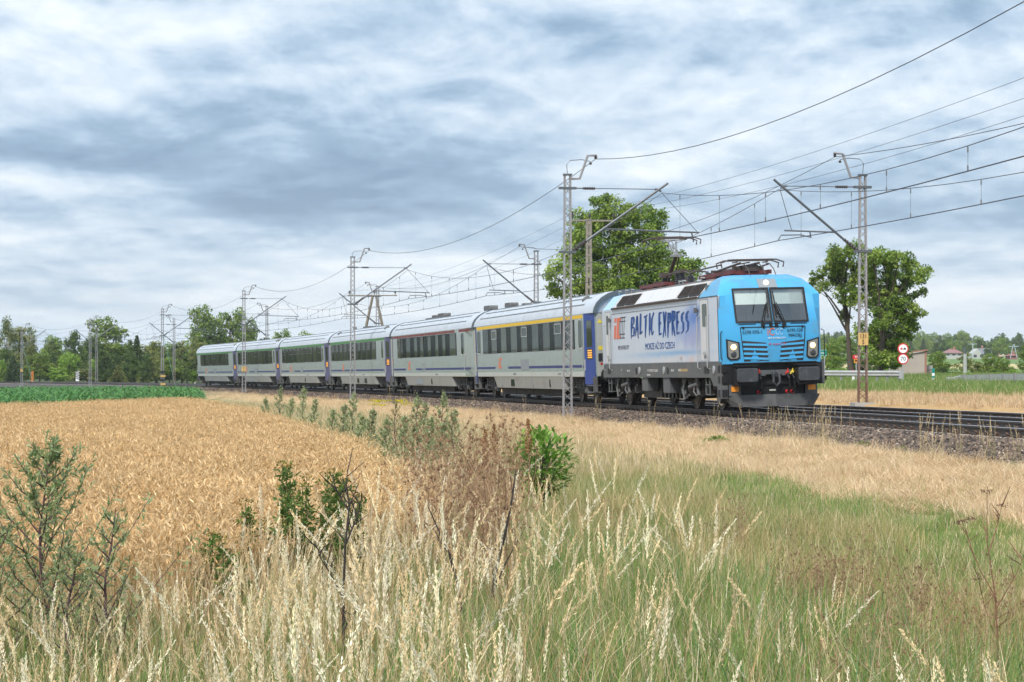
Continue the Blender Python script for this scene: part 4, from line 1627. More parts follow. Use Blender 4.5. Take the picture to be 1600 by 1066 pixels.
    for a, c in cfg['narrow']:
        wdw = MB().extrude(rounded(a, c, 2.03, 3.03, 0.16), yn, yn - 0.010, 'y')
        wdw.build('window', M_PANE, root)
        o1, i1 = rounded(a - 0.05, c + 0.05, 1.98, 3.08, 0.2), rounded(a, c, 2.03, 3.03, 0.16)
        n = len(o1)
        MB().add([(p[0], yn - 0.013, p[1]) for p in o1] + [(p[0], yn - 0.013, p[1]) for p in i1],
                 [(j, (j + 1) % n, n + (j + 1) % n, n + j) for j in range(n)]).build('window_frame', M_SILL, root)
    # doors in the tapering vestibules
    for sx in cfg.get('doors', (-1, 1)):
        xa, xb = sx * 11.74, sx * 12.86
        ya, yb = [-(HW - (abs(v) - 11.62) / 1.3 * 0.17) - 0.004 for v in (xa, xb)]
        def dq(t0, t1, z0, z1, off):
            x_, y_ = (lambda t: xa + (xb - xa) * t), (lambda t: ya + (yb - ya) * t - off)
            q = [(x_(t0), y_(t0), z0), (x_(t1), y_(t1), z0), (x_(t1), y_(t1), z1), (x_(t0), y_(t0), z1)]
            p = [(v[0], v[1] + off + 0.002, v[2]) for v in q]
            return MB().add(q + p, [(0, 1, 2, 3), (4, 7, 6, 5), (0, 4, 5, 1), (1, 5, 6, 2), (2, 6, 7, 3), (3, 7, 4, 0)])
        dr = dq(0, 1, 0.70, 3.24, 0.012).build('door', M_DOOR if i == 0 else M_DOORP, root)
        dq(0.26, 0.76, 2.05, 2.99, 0.020).build('door_window', M_PANE, dr)
        di = dq(0.28, 0.78, 1.60, 1.98, 0.020).build('door_display', M_BAND, dr)
        for k in range(4):
            dq(0.34, 0.74, 1.65 + 0.08 * k, 1.695 + 0.08 * k, 0.024).build('display_line', M_AMBER, dr)
        dq(0.04, 0.10, 1.2, 1.6, 0.05).build('door_handle', M_STEEL, dr)
        st = MB()
        for z in (0.42, 0.66):
            st.bb(xa, xb, -1.36, -1.08, z - 0.02, z + 0.02)
        for xx in (xa, xb):
            st.bb(xx - 0.02, xx + 0.02, -1.36, -1.2, 0.42, 0.97)
        st.build('door_step', M_BOGL, root)
    # lettering: two slanted letters of the operator's logo, small print and vent
    lx = cfg.get('logo', -6.1)
    lo = MB()
    lo.extrude([(lx, 1.33), (lx + 0.22, 1.33), (lx + 0.34, 1.65), (lx + 0.12, 1.65)], yn - 0.001, yn - 0.006, 'y')
    lo.extrude([(lx + 0.14, 1.70), (lx + 0.36, 1.70), (lx + 0.38, 1.77), (lx + 0.16, 1.77)], yn - 0.001, yn - 0.006, 'y')
    lo.extrude([(lx + 0.32, 1.33), (lx + 0.78, 1.33), (lx + 0.80, 1.40), (lx + 0.52, 1.40), (lx + 0.62, 1.70), (lx + 0.9, 1.70),
                (lx + 0.92, 1.77), (lx + 0.50, 1.77)], yn - 0.001, yn - 0.006, 'y')
    lo.build('logo', M_ORANGE, root)
    for a, c in cfg.get('vent', [(-0.7, 0.9)]):
        side_plate(a, c, 1.26, 1.68, yn, 0.012).build('vent_grille', M_VENT, root)
    for x, t_ in cfg.get('text', [(3.2, '51 51 19-70 801-2')]):
        lettering(t_, 0.11, M_BLACKP, root, (x, yn - 0.012, 1.08), (1, 0, 0), (0, 0, 1), extrude=0.001)
    hr = MB()
    for x in (-11.66, 11.66):
        hr.tube([(x, -HW - 0.0, 1.25), (x, -HW - 0.06, 1.3), (x, -HW - 0.06, 2.0), (x, -HW, 2.05)], 0.018, 5)
    hr.build('hand_rail', M_STEEL, root)
    # end wall fittings that face the camera
    ew = MB()
    ew.bb(12.925, 12.96, -1.2, -0.94, 1.0, 3.22)
    ew.build('end_panel', M_SILL, root)
    tl = MB().bb(12.96, 13.0, -1.17, -0.99, 1.55, 1.80)
    tl.build('tail_lamp', M_BLACKP, root)
    if i == 0:
        MB().bb(12.962, 12.968, -1.16, -1.0, 1.92, 2.06).build('warning_plate', M_YPAINT, root)
        MB().extrude([(-1.17, 2.88), (-0.99, 2.88), (-1.08, 3.04)], 12.962, 12.968, 'x').build('warning_triangle', M_YPAINT, root)
        MB().bb(12.962, 12.975, -1.10, -1.0, 1.40, 1.47).build('red_lamp', M_RPAINT, root)
    # roof fittings
    for x, y, lx_, wy, h in cfg.get('roofbox', []):
        rb = MB()
        rb.extrude(rounded(x - lx_ / 2, x + lx_ / 2, 4.03, 4.03 + h, min(h, lx_) * 0.35), y - wy / 2, y + wy / 2, 'y')
        rb.build('roof_vent', M_BOGL, root, smooth=40)
    for x in cfg.get('lamp', [10.6]):
        rb = MB()
        rb.disc_stack((x, -1.0, 3.80), (0.0, -0.55, 0.85), [(0, 0.17), (0.05, 0.16), (0.09, 0.08), (0.10, 0.01)], 12)
        rb.build('roof_hatch', M_BOGL, root)
    for xc in (-9.5, 9.5):
        coach_bogie_mesh(root, xc, WHEEL92)
    return root


def split(x0, x1, n, gap):
    wd = (x1 - x0 - gap * (n - 1)) / n
    return [(x0 + k * (wd + gap), x0 + k * (wd + gap) + wd) for k in range(n)]


COACHES = [
    dict(label='first coach behind the locomotive, grey with a yellow stripe above its windows', stripe=[(-11.6, 11.6, M_YEL)],
         line=[(-11.55, -6.9), (-3.7, 11.55)], band=(-9.95, 10.15),
         panes=[(-9.85, -8.5), (-7.6, -6.3), (-5.2, -3.95), (-2.85, -1.45), (-0.45, 0.8), (1.9, 3.2), (4.2, 5.5), (6.45, 7.75), (8.7, 9.95)],
         hopper=(1, 4, 7), narrow=[(-11.45, -10.6), (10.8, 11.45)], vent=[(-0.75, 1.0)], bright=1,
         hatch=[(-5.6, -5.4), (-3.3, -2.5), (1.5, 1.65), (5.0, 5.2)],
         text=[(-2.2, 'INTERCITY'), (7.2, '61 51 19-70')], roofbox=[(-10.2, 0, 1.2, 0.42, 0.24), (-7.6, 0.2, 0.8, 0.3, 0.14)], lamp=[10.4]),
    dict(label='second coach, grey with a dark red stripe above its windows and roof boxes', stripe=[(-11.6, 8.9, M_RED), (10.0, 12.9, M_RED)],
         line=[(-11.4, -7.0), (-3.4, 12.9)], band=(-9.9, 9.3),
         panes=[(-9.8, -8.7), (-8.5, -7.8), (-6.5, -5.2), (-3.75, -2.7), (-1.65, -0.75), (0.75, 1.75), (3.2, 4.05), (5.3, 6.2), (7.5, 9.1)],
         hopper=(0, 4), narrow=[(10.55, 11.25)], vent=[(-1.2, -0.9), (-0.6, -0.3)], doors=(-1,),
         hatch=[(-3.6, -1.4), (1.3, 1.6)], bright=2,
         roofbox=[(-4.4, 0, 5.0, 0.5, 0.08), (-4.6, 0, 1.2, 0.35, 0.20), (-2.2, 0, 1.8, 0.4, 0.24), (11.0, 0, 1.4, 0.42, 0.26)], lamp=[]),
    dict(label='third coach, grey with a green stripe, behind the second near mast from the locomotive', stripe=[(-11.7, 11.6, M_GRN)],
         line=[(-11.5, 11.5)], band=(-11.3, 8.4), panes=split(-11.0, 8.2, 10, 0.75), hopper=tuple(range(10)),
         narrow=[(10.45, 11.05)], vent=[], hatch=[(-5.9, -5.6), (0.2, 0.9), (2.2, 2.5), (3.2, 4.2)],
         roofbox=[(-3.0, 0, 2.4, 0.5, 0.10), (-9.5, 0, 0.3, 0.2, 0.2)], lamp=[-9.6, 10.2]),
    dict(label='fourth coach, grey with a green stripe and small opening panes', stripe=[(-11.7, 11.6, M_GRN)],
         line=[(-11.5, -6.8), (-3.9, 11.5)], band=(-10.8, 10.45), panes=split(-10.6, 10.2, 10, 0.7), hopper=(0, 2, 3, 4, 5, 6, 7, 9),
         narrow=[(10.8, 11.2)], vent=[(-0.6, 0.8)], hatch=[(-2.4, -1.7), (1.4, 1.8), (5.2, 5.5)], lamp=[]),
    dict(label='fifth coach, grey with a green stripe, behind the mast carrying plate 131 4', stripe=[(-11.7, 11.6, M_GRN)],
         line=[(-11.5, -7.0), (-4.0, 11.5)], band=(-11.4, 10.0), panes=split(-11.1, 9.8, 10, 0.7), hopper=(5, 9),
         narrow=[(10.6, 11.2)], vent=[(-0.7, 0.9)], hatch=[(-3.2, -2.4)], lamp=[10.6, 11.6]),
    dict(label='last coach at the tail of the train in front of the forest', stripe=[(-12.4, 11.3, M_GRN)],
         line=[(-11.5, -7.2), (-4.2, 11.5)], band=(-9.4, 9.1), panes=split(-9.1, 8.8, 9, 0.75), hopper=(4, 8),
         narrow=[], vent=[(-0.6, 0.9)], hatch=[(-3.2, -2.2)], lamp=[10.9]),
]
for i_, c_ in enumerate(COACHES):
    make_coach(i_, c_)

# ------------------------------------------------------------------ the locomotive
L_WHITE = mat('loco_white', (0.56, 0.555, 0.565), 0.38, 0, 0.05, 1.5, spec=0.35, dirt=(0.50, 0.46, 0.44), dscale=0.8, damt=0.35)
L_BLUE = mat('loco_light_blue', (0.055, 0.325, 0.60), 0.32, 0, 0.05, 1.5, spec=0.4, coat=0.1, dirt=(0.085, 0.235, 0.36), dscale=1.6, damt=0.75)
L_BLUER = mat('loco_roof_blue', (0.10, 0.32, 0.52), 0.5, 0, 0.10, 2.0, dirt=(0.17, 0.22, 0.26), dscale=1.1, damt=0.9)
L_FRAME = mat('loco_frame_grey', (0.088, 0.092, 0.096), 0.5, 0, 0.10, 3, spec=0.3, dirt=(0.19, 0.16, 0.14), dscale=1.5, damt=0.4)
L_DARK = mat('loco_black', (0.014, 0.0145, 0.016), 0.55, 0, 0.2, 6, spec=0.3)
L_PLOUGH = mat('plough_grey', (0.07, 0.07, 0.07), 0.55, 0.2, 0.15, 5, dirt=(0.035, 0.03, 0.028), dscale=4, damt=0.8)
L_BUFFER = mat('buffer_grey', (0.05, 0.053, 0.06), 0.5, 0.3, 0.25, 6, dirt=(0.13, 0.13, 0.14), dscale=4, damt=0.6)
L_RED = mat('pantograph_red', (0.12, 0.025, 0.024), 0.55, 0, 0.2, 6)
L_BROWN = mat('pantograph_grime', (0.075, 0.055, 0.05), 0.6, 0.3, 0.25, 8)
L_ALU = mat('pantograph_grey', (0.25, 0.25, 0.26), 0.5, 0.5, 0.15, 8)
L_INS = mat('insulator_brown', (0.055, 0.06, 0.07), 0.3)
L_GRILL = mat('intake_dark', (0.035, 0.03, 0.03), 0.6, 0, 0.3, 30)
L_NAVY = mat('slogan_blue', (0.012, 0.062, 0.25), 0.5, 0, 0.15, 5, spec=0.2)
L_LAMP = mat('lamp_lit', (0.9, 0.75, 0.5), 0.3, emit=((1.0, 0.48, 0.12), 5.0))
L_LAMPW = mat('lamp_lit_white', (0.9, 0.85, 0.8), 0.3, emit=((1.0, 0.74, 0.52), 2.2))
L_LENS = mat('lamp_lens', (0.20, 0.21, 0.20), 0.08, 0, 0.1, 5, spec=0.8)
L_BLIND = mat('sun_blind', (0.82, 0.86, 0.83), 0.7)
L_CABIN = mat('cab_interior', (0.10, 0.115, 0.12), 0.7)
L_GLASS = glass_mat('windscreen_glass', (0.80, 0.86, 0.85), 0.10)


def side_art():
    """the white side wall with its printed blue wash: clouds of blue behind the slogan and a sea line"""
    m = bpy.data.materials.new('loco_side_print')
    m.use_nodes = True
    t = NT(m.node_tree)
    p = t.n['Principled BSDF']
    tc = t.new('ShaderNodeTexCoord')
    sp = t.new('ShaderNodeSeparateXYZ')
    t.l.new(tc.outputs['Object'], sp.inputs[0])
    x, y, z = sp.outputs
    n1 = t.noise(tc.outputs['Object'], 1.3, 6, 0.6, 0.4)
    n2 = t.noise(tc.outputs['Object'], 3.2, 5, 0.65, 0.2)
    nn = t.math('SUBTRACT', n1, 0.5)

    def blob(cx, cz, sx, sz):
        a = t.math('DIVIDE', t.math('ADD', t.math('SUBTRACT', x, cx), t.math('MULTIPLY', nn, 2.2)), sx)
        b = t.math('DIVIDE', t.math('ADD', t.math('SUBTRACT', z, cz), t.math('MULTIPLY', nn, 0.8)), sz)
        return t.math('EXPONENT', t.math('MULTIPLY', t.math('ADD', t.math('MULTIPLY', a, a), t.math('MULTIPLY', b, b)), -1.0))
    base = t.mix(t.noise(tc.outputs['Object'], 2.0, 5, 0.6), (0.43, 0.49, 0.59), (0.56, 0.575, 0.62))
    streak = t.noise(t.xyz(t.math('MULTIPLY', x, 3.0), 0.0, t.math('MULTIPLY', z, 0.35)), 2.0, 5, 0.65)
    base = t.mix(t.math('MULTIPLY', t.smooth(streak, 0.52, 0.8), 0.35), base, (0.46, 0.43, 0.42))
    c = t.mix(t.math('MULTIPLY', blob(5.9, 2.68, 1.05, 0.40), 1.0), base, (0.055, 0.15, 0.46))
    c = t.mix(t.math('MULTIPLY', blob(4.6, 2.35, 1.9, 0.42), t.math('MULTIPLY', n2, 1.3)), c, (0.17, 0.27, 0.55))
    c = t.mix(t.math('MULTIPLY', blob(5.7, 2.1, 1.3, 0.32), 0.75), c, (0.26, 0.28, 0.50))
    c = t.mix(t.math('MULTIPLY', blob(1.6, 2.55, 2.0, 0.38), t.math('MULTIPLY', n2, 0.9)), c, (0.32, 0.46, 0.68))
    def sea(cx, cz, sx, sz):
        a = t.math('DIVIDE', t.math('SUBTRACT', x, cx), sx)
        b = t.math('DIVIDE', t.math('ADD', t.math('SUBTRACT', z, cz), t.math('MULTIPLY', nn, 0.07)), sz)
        return t.math('EXPONENT', t.math('MULTIPLY', t.math('ADD', t.math('MULTIPLY', a, a), t.math('MULTIPLY', b, b)), -1.0))
    c = t.mix(t.math('MULTIPLY', sea(3.8, 1.70, 3.4, 0.07), 0.9), c, (0.17, 0.33, 0.55))
    c = t.mix(t.math('MULTIPLY', sea(0.3, 1.66, 3.4, 0.09), 0.55), c, (0.24, 0.40, 0.60))
    c = t.mix(t.math('MULTIPLY', blob(4.0, 1.45, 0.22, 0.07), 0.75), c, (0.22, 0.14, 0.12))
    c = t.mix(t.math('MULTIPLY', blob(5.6, 1.5, 0.3, 0.1), 0.5), c, (0.60, 0.30, 0.25))
    c = t.mix(t.math('MULTIPLY', blob(3.2, 1.5, 3.0, 0.07), 0.3), c, (0.66, 0.52, 0.40))
    t.l.new(c, p.inputs['Base Color'])
    p.inputs['Roughness'].default_value = 0.38
    p.inputs['Specular IOR Level'].default_value = 0.35
    return m


LY = -1.495
loco = thing('electric_locomotive', 'light blue and white electric locomotive with lit headlamps leading the train', 'locomotive',
             matrix=vehicle_matrix(0.0, 4.75))
XR, XF = -7.28, 8.74
# white side walls / box
bd = MB()
bd.bb(XR, 6.9, -1.495, 1.495, 1.40, 3.25)
bd.bb(6.9, XF, -1.495, -1.44, 1.40, 3.25)
bd.bb(6.9, XF, 1.42, 1.36, 1.40, 3.22)
bd.build('body', side_art(), loco)
# grey underframe with its dropped front corner
for y0, y1 in ((-1.50, -1.38), (1.38, 1.50)):
    fb = MB().extrude([(XR, 0.96), (XR, 1.398), (8.83, 1.398), (8.83, 0.72), (8.05, 0.72), (7.7, 0.96)], y0, y1, 'y')
    fb.build('frame_side', L_FRAME, loco)
MB().bb(-7.2, 8.7, -1.37, 1.37, 0.98, 1.39).build('underframe', L_DARK, loco)
# panel joints on the side
pj = MB()
for x in (-5.68, 6.3):
    pj.bb(x - 0.012, x + 0.012, LY - 0.004, LY, 1.42, 3.1)
pj.bb(-5.66, 6.28, LY - 0.008, LY, 3.08, 3.105)
pj.bb(XR, XF, LY - 0.010, LY, 1.400, 1.425)
pj.build('panel_joint', M_VENT, loco)
# sloping roof panels
def slope_plate(x0, x1, t0, t1, off, name, m):
    def P(x, t):
        return Vector((x, -1.49 + 0.37 * t, 3.262 + 0.46 * t))
    nrm = Vector((0, -0.46, 0.37)).normalized() * off
    vs = [P(x0, t0), P(x1, t0), P(x1, t1), P(x0, t1)]
    vs2 = [p + nrm for p in vs]
    return MB().add([*vs, *vs2], [(0, 3, 2, 1), (4, 5, 6, 7), (0, 1, 5, 4), (1, 2, 6, 5), (2, 3, 7, 6), (3, 0, 4, 7)]).build(name, m, loco)


rf = MB().extrude([(-1.49, 3.25), (-1.12, 3.71), (-1.05, 3.745), (1.05, 3.745), (1.12, 3.71), (1.49, 3.25)], -5.75, 6.45, 'x')
rf.build('roof', mat('loco_roof_panel', (0.50, 0.49, 0.48), 0.5, 0, 0.06, 3, dirt=(0.30, 0.27, 0.25), dscale=1.5, damt=0.6), loco)
for a, c in ((-2.0, -0.35), (-0.30, 1.85), (1.9, 3.5)):
    slope_plate(a, c, 0.10, 0.97, 0.03, 'roof_panel', L_WHITE)
for a, c in ((-5.1, -3.85), (-3.7, -2.35), (3.72, 4.98), (5.12, 6.35)):
    g_ = slope_plate(a, c, 0.16, 0.86, 0.035, 'air_intake', L_GRILL)
    sl = MB()
    for k in range(1, 9):
        t_ = 0.16 + 0.70 * k / 9
        sl.bar((a + 0.05, -1.49 + 0.37 * t_ - 0.035, 3.262 + 0.46 * t_ + 0.03), (c - 0.05, -1.49 + 0.37 * t_ - 0.035, 3.262 + 0.46 * t_ + 0.03), 0.02)
    sl.build('louvre', L_BROWN, g_)
gt = MB()
gt.bb(-5.6, 6.4, -1.53, -1.50, 3.235, 3.30)
for k in range(60):
    x = -5.5 + k * 0.2
    gt.bb(x, x + 0.09, -1.56, -1.531, 3.24, 3.295)
gt.build('roof_gutter', L_BROWN, loco)
MB().bb(-5.6, 6.2, -1.0, 1.0, 3.747, 3.80).build('roof_walkway', mat('roof_deck', (0.20, 0.19, 0.19), 0.7, 0, 0.2, 5), loco)

# rear cab: blue, tapering back behind the last white panel
rc = MB()
def rring(x, hw, zt, zs, zb=1.36):
    return [(x, -hw, zb), (x, -hw, zs), (x, -hw + 0.37, zt - 0.1), (x, -hw + 0.7, zt), (x, hw - 0.7, zt), (x, hw - 0.37, zt - 0.1), (x, hw, zs), (x, hw, zb)]
rc.loft([rring(-8.85, 1.0, 3.3, 2.9), rring(-8.5, 1.18, 3.6, 3.1), rring(-7.285, 1.487, 3.79, 3.26)])
rc.build('rear_cab', L_BLUE, loco, smooth=30)
rr = MB()
rr.loft([[(-7.284, -1.49, 3.255), (-7.1, -1.12, 3.71), (-6.9, -0.8, 3.79), (-6.9, 0.8, 3.79), (-7.1, 1.12, 3.71), (-7.284, 1.49, 3.255)],
         [(-5.76, -1.49, 3.255), (-5.76, -1.12, 3.71), (-5.76, -0.8, 3.79), (-5.76, 0.8, 3.79), (-5.76, 1.12, 3.71), (-5.76, 1.49, 3.255)]])
rr.build('rear_cab_roof', mat('loco_rear_roof_blue', (0.33, 0.52, 0.68), 0.35, 0, 0.05, 2), loco)

# front cab: one gridded shell with an opening for the windscreens
def fx(y, z):
    base = np.interp(z, [1.33, 2.0, 2.47, 3.42, 3.70, 3.82], [9.02, 9.06, 9.03, 8.64, 8.34, 7.80])
    return float(base - 0.085 * (abs(y)) ** 2)


ZR = [1.33, 1.70, 2.0, 2.47, 2.85, 3.24, 3.42, 3.56, 3.70, 3.78, 3.835]
seam_x = [8.74, 8.74, 8.74, 8.74, 8.74, 8.74, 8.50, 8.28, 8.02, 7.65, 7.25]
seam_y = [1.50, 1.50, 1.50, 1.50, 1.50, 1.497, 1.40, 1.31, 1.21, 1.10, 0.92]
corn_x = [8.88, 8.90, 8.91, 8.90, 8.82, 8.74, 8.52, 8.32, 8.06, 7.68, 7.25]
corn_y = [1.42, 1.41, 1.40, 1.35, 1.30, 1.27, 1.24, 1.19, 1.11, 1.01, 0.86]
YF = [1.02, 0.55, 0.045]
WIN_ROWS = (3, 4, 5)          # between z 2.47 and 3.42
def cab_col(k):
    col = []
    return col
grid = []
for r, z in enumerate(ZR):
    sc_ = 1.0 if r < 7 else [1.0, 0.99, 0.97, 0.92, 0.80][r - 6]
    row = [(seam_x[r], -seam_y[r], z), (corn_x[r], -corn_y[r], z)]
    row += [(fx(y * sc_, z), -y * sc_, z) for y in YF]
    row += [(fx(y * sc_, z), y * sc_, z) for y in YF[::-1]]
    row += [(corn_x[r], corn_y[r] * 0.97, z), (seam_x[r], seam_y[r] * 0.955, z)]
    grid.append(row)
cb = MB()
nc = len(grid[0])
vs = [p for row in grid for p in row]
fs = []
for r in range(len(ZR) - 1):
    for k in range(nc - 1):
        if r in WIN_ROWS and k in (2, 3, 5, 6):
            continue
        fs.append((r * nc + k, r * nc + k + 1, (r + 1) * nc + k + 1, (r + 1) * nc + k))
cb.add(vs, fs)
cb.build('cab_shell', L_BLUE, loco, smooth=24)
# cab roof, from the shell's upper rows back to the white roof
cr = MB()
ring_f = [grid[r][0] for r in range(5, len(ZR))] + [grid[r][-1] for r in range(len(ZR) - 1, 4, -1)]
ring_b = [(6.46 + (0.9 * (z - 3.24) / 0.6), y, z) for (x, y, z) in ring_f]
ring_b = [(min(bx, fx_[0] - 0.1), by, bz) for (bx, by, bz), fx_ in zip(ring_b, ring_f)]
n_ = len(ring_f)
cr.add(ring_f + ring_b, [(k, k + 1, n_ + k + 1, n_ + k) for k in range(n_ - 1)])
top = [grid[-1][k] for k in range(nc)]
cr.add(top, [tuple(range(nc))])
# dark seam between cab roof and side
cr.build('cab_roof', L_BLUER, loco, smooth=20)
cs = MB()
cs.bb(6.46, 8.72, -1.508, -1.49, 3.235, 3.255)
cs.bar((8.74, -1.505, 1.40), (8.74, -1.505, 3.24), 0.014)
cs.bar((6.45, -1.50, 3.25), (7.20, -1.12, 3.735), 0.03)
cs.build('cab_seam', L_DARK, loco)
# windscreens with black surrounds
for sy in (-1, 1):
    def wpt(y, z, off):
        return (fx(y, z) + off, sy * y, z)
    pn = MB()
    ys, zs = [0.055, 0.55, 1.01], [2.50, 2.85, 3.24, 3.40]
    vv = [wpt(y, z, 0.004) for z in zs for y in ys]
    pn.add(vv, [(r * 3 + k, r * 3 + k + 1, r * 3 + k + 4, r * 3 + k + 3) for r in range(3) for k in range(2)])
    pn.build('windscreen', L_GLASS, loco)
    sf = MB()
    for (ya, za, yb, zb) in ((0.02, 2.485, 1.04, 2.485), (0.02, 3.415, 1.04, 3.415), (1.025, 2.485, 1.025, 3.415), (0.035, 2.485, 0.035, 3.415)):
        pts = [wpt(ya + (yb - ya) * t_, za + (zb - za) * t_, 0.008) for t_ in (0, 0.5, 1)]
        for p_, q_ in zip(pts[:-1], pts[1:]):
            sf.bar(p_, q_, 0.05, 0.03, up=(1, 0, 0.3))
    sf.build('windscreen_surround', L_DARK, loco)
    bl = MB()
    vv = [wpt(y, z, -0.10) for z in (2.98, 3.42) for y in (0.06, 0.55, 1.0)]
    bl.add(vv, [(0, 1, 4, 3), (1, 2, 5, 4)])
    bl.build('sun_blind', L_BLIND, loco)
ci = MB()
ci.bb(7.0, 7.04, -1.4, 1.4, 1.5, 3.6)
ci.build('cab_rear_wall', L_CABIN, loco)
ci = MB()
ci.extrude([(7.9, 1.6), (7.9, 2.42), (8.5, 2.50), (8.85, 2.44), (8.85, 1.6)], -1.2, 1.2, 'y')
ci.build('driver_desk', L_CABIN, loco)
se = MB().bb(7.45, 7.6, -0.85, -0.35, 2.0, 2.95).bb(7.45, 7.9, -0.85, -0.35, 1.95, 2.05)
se.build('driver_seat', L_DARK, loco)
# top headlamp in its grey recess
tl = MB()
tl.loft([[(fx(0, 3.45) + 0.012, -0.27, 3.45), (fx(0, 3.45) + 0.012, 0.27, 3.45), (fx(0, 3.45) - 0.1, 0.27, 3.44), (fx(0, 3.45) - 0.1, -0.27, 3.44)],
         [(fx(0, 3.70) + 0.012, -0.27, 3.70), (fx(0, 3.70) + 0.012, 0.27, 3.70), (fx(0, 3.70) - 0.1, 0.27, 3.69), (fx(0, 3.70) - 0.1, -0.27, 3.69)]])
hp = tl.build('headlamp_housing', M_VENT, loco)
MB().disc_stack((fx(0, 3.57) + 0.0, -0.03, 3.575), (1, 0, 0.45), [(0, 0.072), (0.045, 0.072), (0.06, 0.05), (0.062, 0.01)], 18).build('headlamp', L_LAMPW, loco)
# nose: panel outline, louvres, headlamp clusters
ol = MB()
def nose(y, z, off=0.006):
    return (fx(y, z) + off, y, z)
def nose_line(pts, wd, b):
    for p_, q_ in zip(pts[:-1], pts[1:]):
        b.bar(nose(*p_), nose(*q_), wd, 0.016, up=(1, 0, 0))
nose_line([(-0.93, 2.34), (-0.45, 2.34), (0, 2.34), (0.45, 2.34), (0.93, 2.34)], 0.022, ol)
nose_line([(-0.93, 2.34), (-0.90, 1.95), (-0.83, 1.40)], 0.018, ol)
nose_line([(0.93, 2.34), (0.90, 1.95), (0.83, 1.40)], 0.018, ol)
nose_line([(-1.3, 1.345), (-0.6, 1.345), (0, 1.345), (0.6, 1.345), (1.3, 1.345)], 0.03, ol)
ol.build('nose_joint', L_DARK, loco)
for sy in (-1, 1):
    gr = MB()
    vv = [nose(sy * a, z, 0.004) for a, z in ((0.88, 1.97), (0.5, 1.93), (0.22, 1.90), (0.16, 1.42), (0.45, 1.39), (0.84, 1.39))]
    gr.add(vv + [(p[0] - 0.05, p[1], p[2]) for p in vv], [(0, 1, 2, 3, 4, 5), (11, 10, 9, 8, 7, 6)] + [(k, (k + 1) % 6, 6 + (k + 1) % 6, 6 + k) for k in range(6)])
    go = gr.build('nose_grille', L_GRILL, loco)
    for k in range(4):
        z0 = 1.885 - 0.128 * k
        a0, a1 = 0.872 - 0.008 * k, 0.20 - 0.015 * k
        sl = MB()
        q = [nose(sy * a0, z0 + 0.014, 0.018), nose(sy * a1, z0 - 0.020, 0.018), nose(sy * a1, z0 - 0.080, 0.024), nose(sy * a0, z0 - 0.046, 0.024)]
        sl.add(q + [(p[0] - 0.03, p[1], p[2]) for p in q], [(0, 1, 2, 3), (7, 6, 5, 4), (0, 4, 5, 1), (1, 5, 6, 2), (2, 6, 7, 3), (3, 7, 4, 0)])
        sl.build('louvre', L_BLUE, go)
    hl = MB()
    poly = [(1.34, 2.03), (0.97, 1.93), (0.95, 1.50), (1.02, 1.44), (1.24, 1.44), (1.32, 1.52)]
    def cx(a, z):
        xx = fx(a, z) if a <= 1.02 else float(np.interp(a, [1.02, 1.41], [fx(1.02, z), 8.905]))
        return xx
    vv = [(cx(a, z) + 0.02, sy * a, z) for a, z in poly]
    hl.add(vv + [(p[0] - 0.12, p[1], p[2]) for p in vv], [tuple(range(6)), tuple(range(11, 5, -1))] + [(k, (k + 1) % 6, 6 + (k + 1) % 6, 6 + k) for k in range(6)])
    ho = hl.build('headlight', L_DARK, loco)
    ln = MB()
    pl2 = [(1.29, 1.98), (1.01, 1.90), (0.99, 1.52), (1.05, 1.48), (1.22, 1.48), (1.28, 1.54)]
    vv = [(cx(a, z) + 0.027, sy * a, z) for a, z in pl2]
    ln.add(vv + [(p[0] - 0.02, p[1], p[2]) for p in vv], [tuple(range(6)), tuple(range(11, 5, -1))] + [(k, (k + 1) % 6, 6 + (k + 1) % 6, 6 + k) for k in range(6)])
    ln.build('lens', L_LENS, ho)
    for zz, rr_, mm in ((1.80, 0.075, L_LAMP), (1.60, 0.085, L_BUFFER)):
        MB().disc_stack((cx(1.13, zz) + 0.012, sy * 1.135, zz), (1, 0, 0), [(0, rr_), (0.025, rr_), (0.04, rr_ * 0.7), (0.042, 0.01)], 18).build('lamp', mm, ho)
    # corner hand rail, wiper, rail under the windscreen
    cr_ = MB()
    cr_.tube([(8.83, sy * 1.43, 1.45), (8.92, sy * 1.49, 1.5), (8.92, sy * 1.49, 2.2), (8.84, sy * 1.43, 2.25)], 0.014, 5)
    cr_.build('corner_rail', L_DARK, loco)
    wp = MB()
    yb = sy * 0.30
    wp.cyl((fx(0.3, 2.40) - 0.02, yb, 2.40), (fx(0.3, 2.40) + 0.06, yb, 2.40), 0.05, 10)
    wp.bar((fx(0.3, 2.40) + 0.05, yb, 2.38), (fx(0.05, 3.0) + 0.05, sy * 0.10, 3.02), 0.025, 0.02)
    wp.bar((fx(0.3, 2.40) + 0.06, yb + sy * 0.06, 2.40), (fx(0.05, 3.0) + 0.06, sy * 0.14, 3.02), 0.018, 0.02)
    wp.bar((fx(0.2, 2.55) + 0.03, sy * 0.13, 2.62), (fx(0.05, 3.36) + 0.03, sy * 0.09, 3.34), 0.022, 0.025)
    wp.build('wiper', L_DARK, loco)
    rl = MB()
    nose_line([(sy * 0.98, 2.425), (sy * 0.50, 2.43)], 0.02, rl)
    rl.build('nose_rail', L_DARK, loco)
    MB().bb(fx(0, 2.4), fx(0, 2.4) + 0.06, sy * 0.08 - 0.04, sy * 0.08 + 0.04, 2.34, 2.45).build('washer_nozzle', L_DARK, loco)
rl = MB()
nose_line([(-0.26, 2.43), (0.22, 2.43)], 0.02, rl)
rl.build('nose_rail', L_DARK, loco)
for y in (-0.85, -0.28, 0.28, 0.85):
    MB().box(nose(y, 2.33, 0.01), (0.03, 0.05, 0.06)).build('latch', L_DARK, loco)
